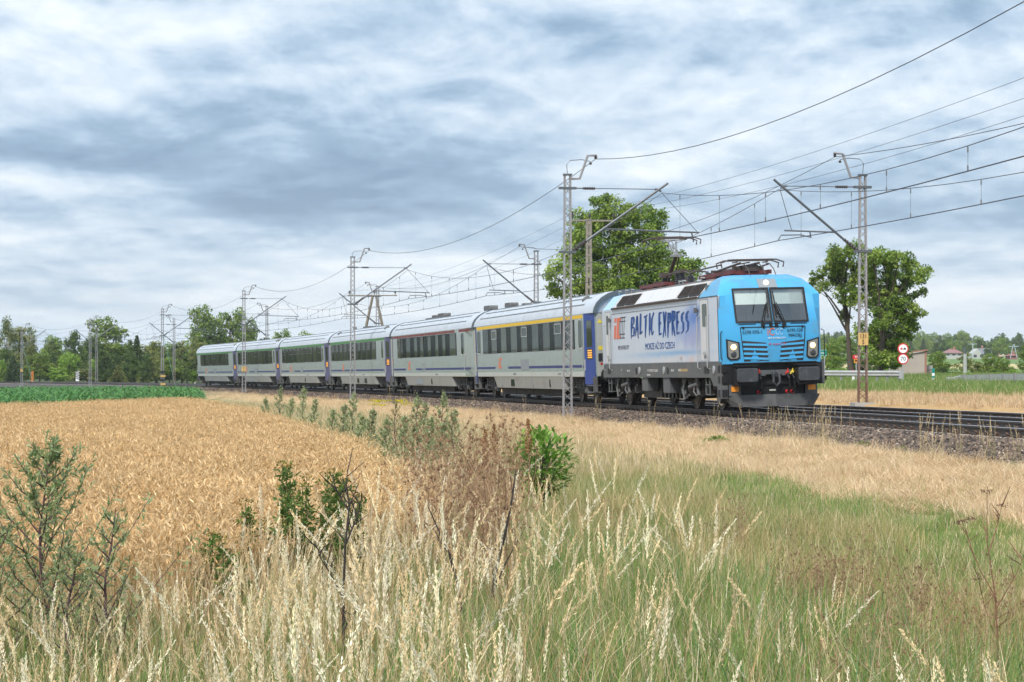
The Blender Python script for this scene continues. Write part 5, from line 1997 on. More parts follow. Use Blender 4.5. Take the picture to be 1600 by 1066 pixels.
# nose lettering
def nose_text(t_, y, z, size, m, **kw):
    xx = fx(y, z) + 0.016
    lettering(t_, size, m, loco, (xx, y, z), (-0.17 * y, 1, 0), (0.02, 0, 1), **kw)
nose_text('5370 075-1', -0.60, 2.20, 0.125, L_DARK)
nose_text('6193.328', 0.62, 2.23, 0.125, L_DARK)
nose_text('MACIEJ', 0.62, 2.09, 0.125, L_DARK)
nose_text('iC', -0.08, 2.19, 0.30, M_ORANGE, sx=0.8)
nose_text('CC', 0.16, 2.19, 0.26, mat('print_pale_blue', (0.30, 0.52, 0.75), 0.4), sx=0.6)
nose_text('PKP INTERCITY', 0.08, 2.02, 0.075, M_WHITE)
nose_text('<', -0.12, 1.855, 0.16, M_RPAINT)
nose_text('>', 0.30, 1.855, 0.16, M_RPAINT)
nose_text('cargounit', 0.09, 1.86, 0.075, M_RPAINT)

# side doors, windows, rails
def side_door(x0, x1, wx0, wx1):
    d_ = side_plate(x0, x1, 1.45, 3.17, LY, 0.012, 0.05).build('side_door', L_WHITE, loco)
    MB().extrude(rounded(wx0, wx1, 2.42, 3.06, 0.06), LY - 0.012, LY - 0.022, 'y').build('door_window', M_PANE, d_)
    k_ = MB()
    k_.bb(x0 - 0.03, x0, LY - 0.012, LY, 1.42, 3.19)
    k_.bb(x1, x1 + 0.03, LY - 0.012, LY, 1.42, 3.19)
    k_.bb(x0 - 0.03, x1 + 0.03, LY - 0.012, LY, 3.172, 3.19)
    k_.build('door_seal', M_VENT, d_)
    for xx in (x0 - 0.12, x1 + 0.10):
        h_ = MB().tube([(xx, LY, 2.75), (xx, LY - 0.09, 2.68), (xx, LY - 0.09, 1.25), (xx, LY, 1.2)], 0.016, 6)
        h_.build('hand_rail', M_STEEL, loco)
    MB().bb((x0 + x1) / 2 - 0.05, (x0 + x1) / 2 + 0.22, LY - 0.06, LY - 0.012, 1.62, 1.70).build('door_handle', M_STEEL, d_)
    MB().bb((x0 + x1) / 2 - 0.1, (x0 + x1) / 2 + 0.35, LY - 0.012, LY - 0.018, 1.50, 1.58).build('door_plate', M_VENT, d_)
side_door(6.72, 7.62, 6.98, 7.50)
side_door(-6.72, -5.92, -6.52, -6.22)
for x0, x1 in ((7.02, 7.55), (-6.5, -6.1)):
    MB().bb(x0, x1, -1.512, -1.48, 1.08, 1.28).build('step_recess', L_DARK, loco)
for x in (6.45, -5.85):
    sg = MB().bb(x - 0.05, x + 0.05, LY - 0.05, LY, 2.86, 2.93).bb(x - 0.07, x + 0.07, LY - 0.12, LY - 0.05, 2.82, 2.97)
    sg.build('side_camera', L_FRAME, loco)
# underframe fittings: jacking holes, inscriptions, boxes
for x in (-2.0, 2.45):
    MB().disc_stack((x, -1.501, 1.17), (0, -1, 0), [(0, 0.11), (0.012, 0.11), (0.014, 0.01)], 16).build('jack_hole', L_DARK, loco)
for x in (-1.5, 1.95, 8.15):
    MB().disc_stack((x, -1.501, 1.18), (0, -1, 0), [(0, 0.12), (0.02, 0.12), (0.03, 0.05), (0.032, 0.01)], 16).build('jack_cover', M_STEEL, loco)
for t_, x, z, h_ in (('91 51 5370 075-1 PL-CARGO', 0.4, 1.17, 0.12), ('Z3', -4.3, 1.2, 0.1), ('19.0m  90t', -3.2, 1.17, 0.11),
                     ('200 km/h', 3.1, 1.17, 0.10), ('BR 88 t', 4.0, 1.18, 0.10), ('MAX 60 MIN', -0.2, 1.03, 0.08)):
    lettering(t_, h_, mat('print_pale_grey', (0.5, 0.5, 0.5), 0.5), loco, (x, -1.506, z), (1, 0, 0), (0, 0, 1))
MB().bb(4.0, 5.0, -1.506, -1.499, 1.14, 1.22).build('rating_plate', mat('plate_ochre', (0.34, 0.24, 0.10), 0.5), loco)
for x0, x1, z0 in ((-1.4, -0.6, 0.52), (1.6, 2.45, 0.48)):
    MB().bb(x0, x1, -1.46, -1.1, z0, 0.95).build('equipment_box', L_FRAME, loco, bevel=0.02)
tr = MB().bb(-3.0, 3.1, -1.05, 1.05, 0.30, 0.97)
for k in range(6):
    tr.bb(-0.2 + k * 0.5, 0.02 + k * 0.5, -1.13, -1.05, 0.32, 0.6)
tr.build('transformer', L_DARK, loco)
for x in (7.02, -6.6):
    stp = MB()
    for xx in (x, x + 0.42):
        stp.bar((xx, -1.45, 0.97), (xx, -1.45, 0.45), 0.035)
    for z in (0.48, 0.76):
        stp.bb(x, x + 0.42, -1.48, -1.3, z - 0.015, z + 0.015)
    stp.build('cab_steps', L_FRAME, loco)
# bogies
W125 = wheel_mesh(1.25)
for xc in (-4.75, 4.75):
    b = MB()
    for y in (-1.08, 1.08):
        b.extrude([(-2.3, 0.62), (-2.3, 0.86), (-0.9, 0.86), (-0.6, 0.66), (0.6, 0.66), (0.9, 0.86), (2.3, 0.86), (2.3, 0.62),
                   (1.2, 0.55), (0.7, 0.40), (-0.7, 0.40), (-1.2, 0.55)], y - 0.07, y + 0.07, 'y')
    b.bb(-0.4, 0.4, -1.0, 1.0, 0.45, 0.9)
    for x in (-1.5, 1.5):
        b.cyl((x, -0.6, 0.625), (x, 0.6, 0.625), 0.11, 10)
        b.bb(x - 0.45, x + 0.45, -0.5, 0.5, 0.35, 0.85)
    bo = b.build('bogie', M_BOG, loco)
    bo.location = (xc, 0, 0)
    for x in (-1.5, 1.5):
        for y in (-0.75, 0.75):
            wo = link('wheel', W125, M_WHEEL, bo)
            wo.location = (x, y, 0.625)
            if y > 0:
                wo.rotation_euler = (0, 0, math.pi)
        MB().disc_stack((x, -0.823, 0.625), (0, -1, 0), [(0, 0.50), (0.006, 0.50), (0.008, 0.40)], 24).build('wheel_disc', M_TREAD if x > 0 else M_WHEEL, bo)
        ab = MB().box((x, -1.12, 0.58), (0.30, 0.2, 0.28)).cyl((x, -1.2, 0.58), (x, -1.27, 0.58), 0.11, 12)
        ab.build('axle_box', M_BOGL, bo)
        for k in (-0.24, 0.24):
            s_ = MB()
            coil(s_, (x + k, -1.15, 0.62), 0.09, 0.3, 5, 0.018)
            s_.cyl((x + k, -1.15, 0.6), (x + k, -1.15, 0.93), 0.045, 8)
            s_.build('spring', M_BOG, bo)
    dm = MB()
    for x in (-0.35, 0.35):
        coil(dm, (x, -1.2, 0.55), 0.12, 0.42, 5, 0.024)
    for x in (-0.85, 0.85):
        dm.cyl((x, -1.32, 0.45), (x - 0.1, -1.32, 0.95), 0.06, 10)
    dm.cyl((-0.1, -1.36, 0.68), (1.0, -1.36, 0.78), 0.065, 10)
    dm.tube([(-0.7, -1.3, 0.95), (-0.8, -1.4, 0.6), (-0.55, -1.42, 0.3), (-0.2, -1.35, 0.45)], 0.03, 6)
    dm.tube([(0.5, -1.3, 0.95), (0.6, -1.42, 0.55), (0.9, -1.4, 0.42)], 0.025, 6)
    dm.build('damper', M_BOGL, bo)
    for x in (-2.15, 2.15):
        sb = MB().bar((x, -1.0, 0.8), (x, -0.95, 0.35), 0.12, 0.10).cyl((x, -1.02, 0.25), (x, -0.85, 0.25), 0.05, 8)
        sb.build('sand_pipe', M_BOG, bo)
MB().extrude(rounded(-0.18, 0.18, 0.25, 0.98, 0.12), -1.32, -1.05, 'y').build('air_tank', M_BOGL, loco, smooth=40).location = (7.9, 0, 0)
# front end: buffers, coupling, hoses, plough
bm_ = MB().bb(8.55, 8.86, -1.42, 1.42, 0.74, 1.33)
bm_.build('buffer_beam', L_DARK, loco)
for y in (-0.875, 0.875):
    q = MB()
    q.extrude([(y + a, b) for a, b in rounded(-0.31, 0.31, 0.72, 1.26, 0.08)], 8.84, 9.30, 'x')
    q.build('crash_box', L_DARK, loco)
    q = MB()
    q.extrude([(y + a, b) for a, b in rounded(-0.30, 0.30, 0.82, 1.20, 0.07)], 9.36, 9.46, 'x')
    q.cyl((9.28, y, 1.0), (9.38, y, 1.0), 0.16, 16)
    q.build('buffer', L_BUFFER, loco, bevel=0.015)
    q = MB().bb(9.0, 9.35, y - 0.34, y + 0.34, 1.262, 1.30)
    q.build('buffer_step', L_DARK, loco)
for sy in (-1, 1):
    q = MB()
    q.bb(8.72, 8.86, sy * 1.10 - 0.17, sy * 1.10 + 0.17, 0.44, 0.76)
    if sy < 0:
        q.bb(8.56, 8.87, -1.505, -1.30, 0.38, 0.74)
    co_ = q.build('corner_steps', L_FRAME, loco)
    if sy < 0:
        for z in (0.42, 0.80, 1.10):
            MB().bb(8.60, 8.80, -1.515, -1.49, z, z + 0.20).bb(8.85, 8.885, -1.47, -1.31, z, z + 0.20).build('step_hole', L_DARK, co_)
    MB().bb(8.88, 8.89, sy * 1.10 - 0.11, sy * 1.10 + 0.11, 0.56, 0.70).build('reflector', mat('reflector_orange', (0.75, 0.27, 0.02), 0.4), loco)
q = MB()
q.bar((8.86, 0, 1.02), (9.15, 0, 1.02), 0.12, 0.14)
q.tube([(9.12, -0.05, 1.10), (9.22, -0.08, 1.02), (9.24, -0.09, 0.80), (9.22, 0, 0.70), (9.24, 0.09, 0.80), (9.22, 0.08, 1.02), (9.12, 0.05, 1.10)], 0.035, 8)
q.build('coupling_hook', L_BUFFER, loco)
q = MB().bb(8.87, 8.98, -0.5, 0.5, 1.02, 1.14).bb(8.9, 9.0, -0.40, -0.25, 0.98, 1.06).bb(8.9, 9.0, 0.22, 0.36, 0.98, 1.06)
q.build('coupling_beam', L_FRAME, loco)
for y, m_ in ((-0.46, M_RPAINT), (0.36, M_RPAINT), (0.50, M_YPAINT)):
    q = MB()
    q.cyl((8.86, y, 1.06), (9.08, y, 1.06), 0.035, 10).bar((9.02, y, 1.06), (9.04, y + 0.03, 1.17), 0.025).bar((9.02, y - 0.05, 1.02), (9.06, y + 0.05, 1.10), 0.03)
    q.build('air_cock', m_, loco)
    q = MB().tube([(9.06, y, 1.04), (9.16, y + 0.03, 0.9), (9.14, y + 0.05, 0.65), (9.0, y + 0.02, 0.52), (8.9, y, 0.55)], 0.03, 6)
    q.build('air_hose', L_DARK, loco)
    MB().cyl((9.0, y + 0.02, 0.52), (8.92, y, 0.54), 0.045, 8).build('hose_coupling', M_RPAINT, loco)
MB().bb(8.87, 8.90, -0.12, 0.06, 0.56, 0.60).build('beam_plate', M_SILL, loco)
pg = MB()
pg.loft([[(8.75, -1.38, 0.44), (8.95, -1.0, 0.46), (9.06, 0.0, 0.47), (8.95, 1.0, 0.46), (8.75, 1.38, 0.44), (8.6, 1.38, 0.44), (8.85, 0.9, 0.44), (8.95, 0, 0.44), (8.85, -0.9, 0.44), (8.6, -1.38, 0.44)],
         [(8.82, -1.18, 0.14), (9.02, -0.9, 0.13), (9.14, 0.0, 0.13), (9.02, 0.9, 0.13), (8.82, 1.18, 0.14), (8.7, 1.18, 0.14), (8.92, 0.8, 0.14), (9.04, 0, 0.14), (8.92, -0.8, 0.14), (8.7, -1.18, 0.14)]])
pg.build('snow_plough', L_PLOUGH, loco)
MB().bb(8.5, 8.8, -1.1, 1.1, 0.40, 0.76).build('plough_bracket', L_DARK, loco)
# slogan, brushed letters built of tapering strokes
rs = random.Random(3)
def brush(b, pts, wd):
    """one dry-brush stroke in the side plane: tapered ribbon with a ragged edge"""
    P_ = []
    for (x0, z0), (x1, z1) in zip(pts[:-1], pts[1:]):
        for k in range(4):
            P_.append((x0 + (x1 - x0) * k / 4, z0 + (z1 - z0) * k / 4))
    P_.append(pts[-1])
    n = len(P_)
    vs = []
    for i, (x, z) in enumerate(P_):
        a, c = P_[max(0, i - 1)], P_[min(n - 1, i + 1)]
        tx, tz = c[0] - a[0], c[1] - a[1]
        l_ = math.hypot(tx, tz) or 1
        nx, nz = -tz / l_, tx / l_
        u = i / (n - 1)
        w_ = wd * (0.40 + 0.75 * math.sin(math.pi * min(1, u * 0.8 + 0.22))) * rs.uniform(0.85, 1.15)
        vs += [(x + nx * w_ / 2, LY - 0.009, z + nz * w_ / 2 * 0.22), (x - nx * w_ / 2, LY - 0.009, z - nz * w_ / 2 * 0.22)]
    vs2 = [(v[0], v[1] + 0.006, v[2]) for v in vs]
    fs = [(2 * i, 2 * i + 1, 2 * i + 3, 2 * i + 2) for i in range(n - 1)]
    b.add(vs + vs2, fs)
GL = {'B': [[(0.1, 1), (0.0, -0.05)], [(0.0, .95), (.55, .98), (.6, .72), (.1, .55)], [(.1, .55), (.7, .45), (.6, .1), (0, .08)]],
      'A': [[(0.35, 1), (0.0, 0)], [(.35, 1), (.62, -.12)], [(.1, .35), (.6, .33)]],
      'L': [[(.15, 1.02), (.1, .1), (.62, .22)]],
      'T': [[(-.1, .88), (.7, .98)], [(.32, .95), (.22, -.05)]],
      'I': [[(.2, 1), (.12, 0)]],
      'C': [[(.62, .98), (.2, .7), (.1, .25), (.3, 0), (.62, .18)]],
      'E': [[(.12, 1), (.1, .02)], [(.1, .96), (.72, 1.0)], [(.1, .52), (.6, .56)], [(.1, .05), (.72, .1)]],
      'X': [[(0.05, 1.02), (.62, -.02)], [(.65, 1.0), (0.0, -.08)]],
      'P': [[(.15, 1.02), (.1, -.1)], [(.12, .95), (.62, .98), (.6, .62), (.12, .5)]],
      'R': [[(.12, 1.0), (.08, 0)], [(.1, .95), (.6, .95), (.55, .62), (.12, .52)], [(.2, .52), (.68, -.05)]],
      'S': [[(.62, .95), (.2, .85), (.15, .6), (.5, .48), (.5, .15), (.05, .02)]]}
sg = MB()
def word(wd_, x0, x1, z0, z1):
    n = len(wd_)
    widths = [0.45 if ch == 'I' else 1.0 for ch in wd_]
    adv = (x1 - x0) / sum(widths)
    x = x0
    for ch, w_ in zip(wd_, widths):
        dz_ = rs.uniform(-0.03, 0.03)
        hs = rs.uniform(0.92, 1.1)
        for st in GL[ch]:
            brush(sg, [(x + p[0] * adv * 1.02 + 0.10 * (p[1] - 0.5), z0 + dz_ + p[1] * (z1 - z0) * hs) for p in st], 0.235)
        x += adv * w_
word('BALTIC', -2.6, 0.95, 2.27, 2.92)
sg.build('slogan', L_NAVY, loco)
sg = MB()
word('EXPRESS', 1.4, 5.5, 2.25, 2.94)
sg.build('slogan', L_NAVY, loco)
lettering('MORZE AŻ DO CZECH', 0.285, L_NAVY, loco, (1.42, LY - 0.006, 1.93), (1, 0, 0), (0, 0, 1), sx=1.38, extrude=0.002)
lettering('PKP INTERCITY', 0.19, mat('print_dark_grey', (0.10, 0.10, 0.13), 0.5), loco, (-3.88, LY - 0.006, 1.94), (1, 0, 0), (0, 0, 1), sx=1.35, extrude=0.002)
ic = MB()
def sl_(x, z0, z1, w_):
    k_ = 0.28
    return [(x + k_ * (z0 - 2.23), z0), (x + w_ + k_ * (z0 - 2.23), z0), (x + w_ + k_ * (z1 - 2.23), z1), (x + k_ * (z1 - 2.23), z1)]
for poly in (sl_(-5.40, 2.25, 2.70, 0.30), sl_(-5.40, 2.80, 2.95, 0.30), sl_(-4.98, 2.25, 2.95, 0.34), sl_(-4.64, 2.25, 2.36, 0.22), sl_(-4.64, 2.84, 2.95, 0.22)):
    ic.extrude(poly, LY - 0.002, LY - 0.009, 'y')
ic.build('logo', M_ORANGE, loco)
ic = MB()
for x in (-4.55, -4.35, -4.1, -3.85):
    ic.extrude(sl_(x, 2.25, 2.95, 0.035), LY - 0.002, LY - 0.008, 'y')
for z0 in (2.25, 2.38, 2.80, 2.93):
    ic.extrude(sl_(-4.5, z0, z0 + 0.03, 0.85), LY - 0.002, LY - 0.0075, 'y')
ic.build('logo_outline', M_BLACKP, loco)

# roof gear: pantographs, insulators, bus bar
def insulator(x, y, h=0.34, r=0.10):
    pr = []
    for k in range(7):
        z = h * k / 7
        pr += [(z, r * 0.6), (z + h / 28, r), (z + h / 14, r), (z + h / 9, r * 0.6)]
    q = MB().disc_stack((x, y, 3.80), (0, 0, 1), pr, 12)
    return q
for x, y, h in ((-2.15, -0.45, 0.36), (-1.7, 0.35, 0.36), (-0.45, -0.4, 0.42), (0.05, -0.4, 0.42), (0.3, 0.4, 0.42), (1.6, -0.5, 0.30), (-5.0, 0.0, 0.25)):
    insulator(x, y, h, 0.12).build('insulator', L_INS, loco)
bb_ = MB()
bb_.tube([(-2.15, -0.45, 4.2), (-1.0, -0.42, 4.26), (-0.4, -0.4, 4.26), (0.5, -0.4, 4.24), (1.6, -0.5, 4.12)], 0.03, 6)
bb_.bb(-2.3, -1.9, -0.6, -0.3, 4.16, 4.32).bb(-0.7, 0.3, -0.5, -0.3, 4.22, 4.33).bb(-2.5, -2.2, 0.0, 0.4, 3.8, 4.18)
bb_.tube([(0.3, 0.4, 4.22), (0.0, 0, 4.3), (-0.45, -0.4, 4.26)], 0.025, 5)
bb_.build('bus_bar', L_BROWN, loco)
gh = MB()
for x in (-6.4, -5.3, -4.4, 2.4, 2.9, 5.2):
    gh.tube([(x, -1.05, 3.75), (x + 0.12, -1.1, 3.88), (x + 0.45, -1.08, 3.86)], 0.02, 5)
gh.build('roof_eye', M_STEEL, loco)
def pan_base(x0, x1, name):
    q = MB()
    for y in (-0.55, 0.55):
        q.bar((x0, y, 3.96), (x1, y, 3.96), 0.09, 0.11)
    for x in (x0 + 0.1, (x0 + x1) / 2, x1 - 0.1):
        q.bar((x, -0.6, 3.95), (x, 0.6, 3.95), 0.10, 0.10)
    return q.build('pantograph', L_RED, loco)
def pan_head(o, x, z, half=0.98):
    q = MB()
    for dx_ in (-0.27, 0.27):
        q.tube([(x + dx_, -half + 0.08, z - 0.22), (x + dx_, -half + 0.05, z - 0.08), (x + dx_, -half + 0.28, z), (x + dx_, half - 0.28, z),
                (x + dx_, half - 0.05, z - 0.08), (x + dx_, half - 0.08, z - 0.22)], 0.022, 6)
        q.bar((x + dx_, -0.6, z), (x + dx_, 0.6, z), 0.05, 0.045)
    for y in (-0.45, 0.45):
        q.bar((x - 0.27, y, z - 0.06), (x + 0.27, y, z - 0.06), 0.03)
    q.build('contact_strip', L_BROWN, o)
# raised pantograph over the rear half
po = pan_base(-5.3, -1.5, 'rear')
for x in (-5.0, -3.3, -1.75):
    for y in (-0.5, 0.5):
        insulator(x, y, 0.13, 0.09).build('base_insulator', L_INS, po)
q = MB()
q.tube([(-3.75, 0, 4.05), (-2.35, 0, 4.88)], [0.075, 0.06], 10)
q.bar((-3.9, -0.4, 4.04), (-3.9, 0.4, 4.04), 0.14)
q.build('lower_arm', L_BROWN, po)
q = MB()
q.tube([(-2.35, 0, 4.88), (-2.95, -0.16, 5.42)], 0.035, 8).tube([(-2.35, 0, 4.88), (-2.95, 0.16, 5.42)], 0.035, 8)
q.bar((-2.35, -0.2, 4.88), (-2.35, 0.2, 4.88), 0.07).bar((-2.95, -0.45, 5.42), (-2.95, 0.45, 5.42), 0.035)
q.tube([(-2.1, 0.05, 4.82), (-2.28, 0.05, 4.95), (-2.92, 0.0, 5.38)], 0.014, 5)
q.build('upper_arm', L_ALU, po)
q = MB().tube([(-3.1, 0.1, 4.0), (-2.25, 0.06, 4.82)], 0.022, 6)
q.build('coupling_rod', L_BROWN, po)
pan_head(po, -2.95, 5.49)
# folded pantograph over the front half
po = pan_base(3.0, 6.9, 'front')
for x in (3.3, 5.0, 6.6):
    for y in (-0.5, 0.5):
        insulator(x, y, 0.13, 0.09).build('base_insulator', L_INS, po)
q = MB()
q.tube([(6.4, 0, 4.06), (3.2, 0, 4.10)], [0.075, 0.06], 10)
q.bar((6.5, -0.45, 4.06), (6.5, 0.45, 4.06), 0.16).bb(6.2, 6.9, -0.2, 0.2, 3.98, 4.16)
q.build('lower_arm', L_BROWN, po)
q = MB()
q.tube([(3.2, -0.1, 4.12), (6.7, -0.28, 4.22)], 0.035, 8).tube([(3.2, 0.1, 4.12), (6.7, 0.28, 4.22)], 0.035, 8)
q.bar((3.2, -0.25, 4.12), (3.2, 0.25, 4.12), 0.08)
q.tube([(3.3, 0.0, 4.16), (5.0, 0.0, 4.24), (6.7, 0.0, 4.24)], 0.02, 6)
q.build('upper_arm', L_BROWN, po)
pan_head(po, 6.75, 4.30)
q = MB()
for y in (-0.35, 0.1, 0.4):
    q.tube([(7.0, y, 4.2), (7.4, y, 4.16), (7.8, y, 4.0), (8.0, y, 3.84)], 0.015, 5)
q.build('pantograph_cable', L_BROWN, po)
q = MB()
for sy in (-1, 1):
    q.tube([(1.9, sy * 0.55, 4.0), (2.6, sy * 0.75, 4.12), (4.5, sy * 0.8, 4.16), (6.2, sy * 0.7, 4.2)], 0.025, 5)
q.build('pantograph_horn', L_BROWN, po)
# ================================================================== trees
M_LEAF = leaf_mat('leaf', (1.6, 1.55, 1.45), 0.18, transl=0.42)
M_BARK = mat('bark_brown', (0.085, 0.065, 0.05), 0.95, 0, 0.3, 5, bump=0.8, bscale=12)
M_BIRCH = mat('bark_birch', (0.42, 0.40, 0.37), 0.8, 0, 0.3, 4)


def leaves(rng, centres, radii, per, size, cols, up=0.35, flat=0.8, droop=0.0):
    """leaf cards in clumps: centres (n,3), radii (n,), per leaves each, size of a leaf"""
    centres = np.asarray(centres)
    n = len(centres) * per
    c = np.repeat(centres, per, 0)
    r = np.repeat(np.asarray(radii), per)
    d = rng.normal(size=(n, 3))
    d /= np.linalg.norm(d, axis=1)[:, None]
    off = d * (r * rng.uniform(0.15, 1.0, n) ** 0.6)[:, None]
    off[:, 2] *= flat
    off[:, 2] -= droop * np.abs(rng.normal(size=n)) * r
    p = c + off
    nrm = d * 0.8 + rng.normal(size=(n, 3)) * 0.7
    nrm[:, 2] += up
    nrm /= np.linalg.norm(nrm, axis=1)[:, None]
    t = np.cross(nrm, rng.normal(size=(n, 3)))
    t /= np.linalg.norm(t, axis=1)[:, None]
    b = np.cross(nrm, t)
    L = size * rng.uniform(0.6, 1.35, n)
    W = L * rng.uniform(0.45, 0.75, n)
    V = np.empty((n, 4, 3))
    V[:, 0] = p - t * L[:, None] * 0.5
    V[:, 1] = p + b * W[:, None] * 0.5 + t * L[:, None] * 0.05
    V[:, 2] = p + t * L[:, None] * 0.5
    V[:, 3] = p - b * W[:, None] * 0.5 + t * L[:, None] * 0.05
    k = rng.integers(0, len(cols), len(centres))
    base = np.repeat(np.asarray(cols)[k], per, 0) * rng.uniform(0.7, 1.3, (n, 1))
    C = np.repeat(base[:, None, :], 4, 1)
    F = np.arange(n * 4).reshape(n, 4)
    return V.reshape(-1, 3), F, C.reshape(-1, 3)


def lobe_clumps(rng, lobes, dens, cr):
    """clump centres over the outer half of ellipsoid lobes (cx, cy, cz, rx, ry, rz)"""
    out, rad = [], []
    for cx, cy, cz, rx, ry, rz in lobes:
        n = max(4, int(dens * (rx * ry + ry * rz + rx * rz) / 3))
        d = rng.normal(size=(n, 3))
        d /= np.linalg.norm(d, axis=1)[:, None]
        k = rng.uniform(0.45, 1.03, n) ** 0.7
        out.append(np.stack([cx + d[:, 0] * rx * k, cy + d[:, 1] * ry * k, cz + d[:, 2] * rz * k], 1))
        rad.append(rng.uniform(0.6, 1.3, n) * cr)
    return np.concatenate(out), np.concatenate(rad)


GREENS = [(0.135, 0.195, 0.035), (0.10, 0.165, 0.03), (0.17, 0.235, 0.05), (0.08, 0.13, 0.026), (0.20, 0.26, 0.06)]
DARKG = [(0.055, 0.092, 0.028), (0.07, 0.11, 0.032), (0.045, 0.075, 0.024)]
OLIVE = [(0.13, 0.155, 0.045), (0.155, 0.175, 0.055), (0.105, 0.13, 0.038), (0.18, 0.195, 0.07)]
FRESH = [(0.145, 0.235, 0.035), (0.185, 0.27, 0.055), (0.12, 0.20, 0.035)]
BLUEG = [(0.05, 0.085, 0.05), (0.06, 0.10, 0.055), (0.045, 0.075, 0.04)]


def crown_mesh(seed, lobes, dens, cr, per, size, cols, **kw):
    rng = np.random.default_rng(seed)
    c, r = lobe_clumps(rng, lobes, dens, cr)
    V, F, C = leaves(rng, c, r, per, size, cols, **kw)
    return np_mesh('crown', V, F, col=C, mats=[M_LEAF])


def limbs(b, rng, base, h, r0, lobes, lean=(0, 0)):
    top = Vector((base[0] + lean[0], base[1] + lean[1], base[2] + h))
    pts = [Vector(base)]
    for k in range(1, 5):
        u = k / 4
        pts.append(Vector(base).lerp(top, u) + Vector((rng.uniform(-.12, .12), rng.uniform(-.12, .12), 0)) * h * 0.12)
    b.tube(pts, [r0 * (1.25 if k == 0 else 1 - 0.14 * k) for k in range(5)], 8)
    for lb in lobes:
        tgt = Vector((lb[0], lb[1], lb[2]))
        u = rng.uniform(0.45, 1.0)
        st = pts[0].lerp(pts[-1], u)
        if tgt.z < st.z:
            st = pts[0].lerp(pts[-1], max(0.35, (tgt.z - base[2]) / max(h, .1) - 0.15) if tgt.z > base[2] else 0.4)
        mid = st.lerp(tgt, 0.5) + Vector((rng.uniform(-.3, .3), rng.uniform(-.3, .3), rng.uniform(-0.1, .5)))
        b.tube([st, mid, tgt], [r0 * 0.42, r0 * 0.26, r0 * 0.08], 6)
        for q in range(2):
            e = tgt + Vector((rng.uniform(-1, 1) * lb[3], rng.uniform(-1, 1) * lb[4], rng.uniform(-.2, .9) * lb[5])) * 0.8
            b.tube([mid.lerp(tgt, 0.5), e], [r0 * 0.13, r0 * 0.04], 4)


def px_lobes(items, Y, Xc, zg, rng, ry=0.8):
    """lobes read off the photograph (px, py, half-width px, half-height px) at depth Y, in the tree's own metres"""
    k = Y / 3703.0
    out = []
    for px_, py_, rx, rz in items:
        out.append((at(px_, Y) - Xc, rng.uniform(-1.6, 1.6), zat(py_, Y) - zg, rx * k, max(rx, rz) * k * ry, rz * k))
    return out


def hero_tree(name, label, cat, trunk_px, Y, items, seed, dens, cr, per, size, cols, trunk_r, trunk_h, lean=(0, 0), bark=None, extra=None, group=None):
    Xc = at(trunk_px, Y)
    zg = gz(Xc, Y)
    rng = random.Random(seed)
    t_ = thing(name, label, cat, loc=(Xc, Y, zg), group=group)
    lb = px_lobes(items, Y, Xc, zg, rng)
    b = MB()
    limbs(b, rng, (0, 0, -0.3), trunk_h, trunk_r, lb, lean)
    b.build('trunk', bark or M_BARK, t_, smooth=50)
    link('crown', crown_mesh(seed, lb, dens, cr, per, size, cols), None, t_)
    return t_


# big round tree behind the locomotive
hero_tree('broadleaf_tree', 'big round broadleaf tree rising behind the locomotive and first coach', 'tree', 985, 168,
          [(965, 335, 38, 22), (915, 352, 34, 26), (1010, 345, 30, 24), (945, 372, 44, 32), (1000, 385, 44, 34), (905, 392, 30, 26), (1045, 410, 32, 24), (1068, 425, 24, 20),
           (960, 420, 46, 34), (1010, 432, 46, 30), (912, 436, 34, 24), (872, 418, 18, 11), (880, 452, 24, 12), (955, 458, 46, 24), (1030, 458, 40, 20), (860, 428, 10, 8), (1085, 412, 12, 8), (940, 318, 16, 9)],
          21, 33, 0.50, 62, 0.20, GREENS, 0.32, 6.0)
# pair of trees right of the locomotive
hero_tree('broadleaf_tree', 'tall thin tree with bare trunk, left of the rusty mast', 'tree', 1334, 150,
          [(1312, 398, 26, 14), (1330, 386, 18, 9), (1292, 432, 24, 18), (1322, 425, 26, 22), (1340, 448, 20, 22), (1280, 452, 12, 9), (1318, 462, 18, 14), (1345, 410, 16, 20), (1300, 412, 14, 12), (1326, 490, 10, 12), (1275, 440, 8, 6)],
          31, 42, 0.36, 54, 0.165, GREENS + OLIVE[:1], 0.19, 6.3, (-0.7, 0))
hero_tree('broadleaf_tree', 'bushy two stemmed tree right of the rusty mast, above the road signs', 'tree', 1372, 148,
          [(1375, 402, 26, 12), (1400, 408, 26, 14), (1425, 424, 22, 14), (1442, 434, 11, 8), (1378, 430, 30, 22), (1408, 440, 22, 16), (1388, 470, 34, 22), (1420, 486, 22, 18), (1398, 505, 36, 24), (1420, 515, 16, 16),
           (1385, 535, 28, 18), (1402, 545, 22, 18), (1366, 460, 16, 18), (1436, 455, 10, 8), (1392, 566, 16, 10), (1372, 498, 16, 16), (1370, 530, 16, 20), (1378, 562, 18, 12), (1340, 470, 14, 14), (1350, 520, 12, 16), (1352, 552, 12, 12), (1352, 432, 16, 14), (1358, 405, 14, 10), (1410, 462, 20, 14)],
          41, 50, 0.36, 58, 0.165, GREENS, 0.21, 6.0, (0.5, 0))

# shared crowns for the woods
rg_ = random.Random(5)


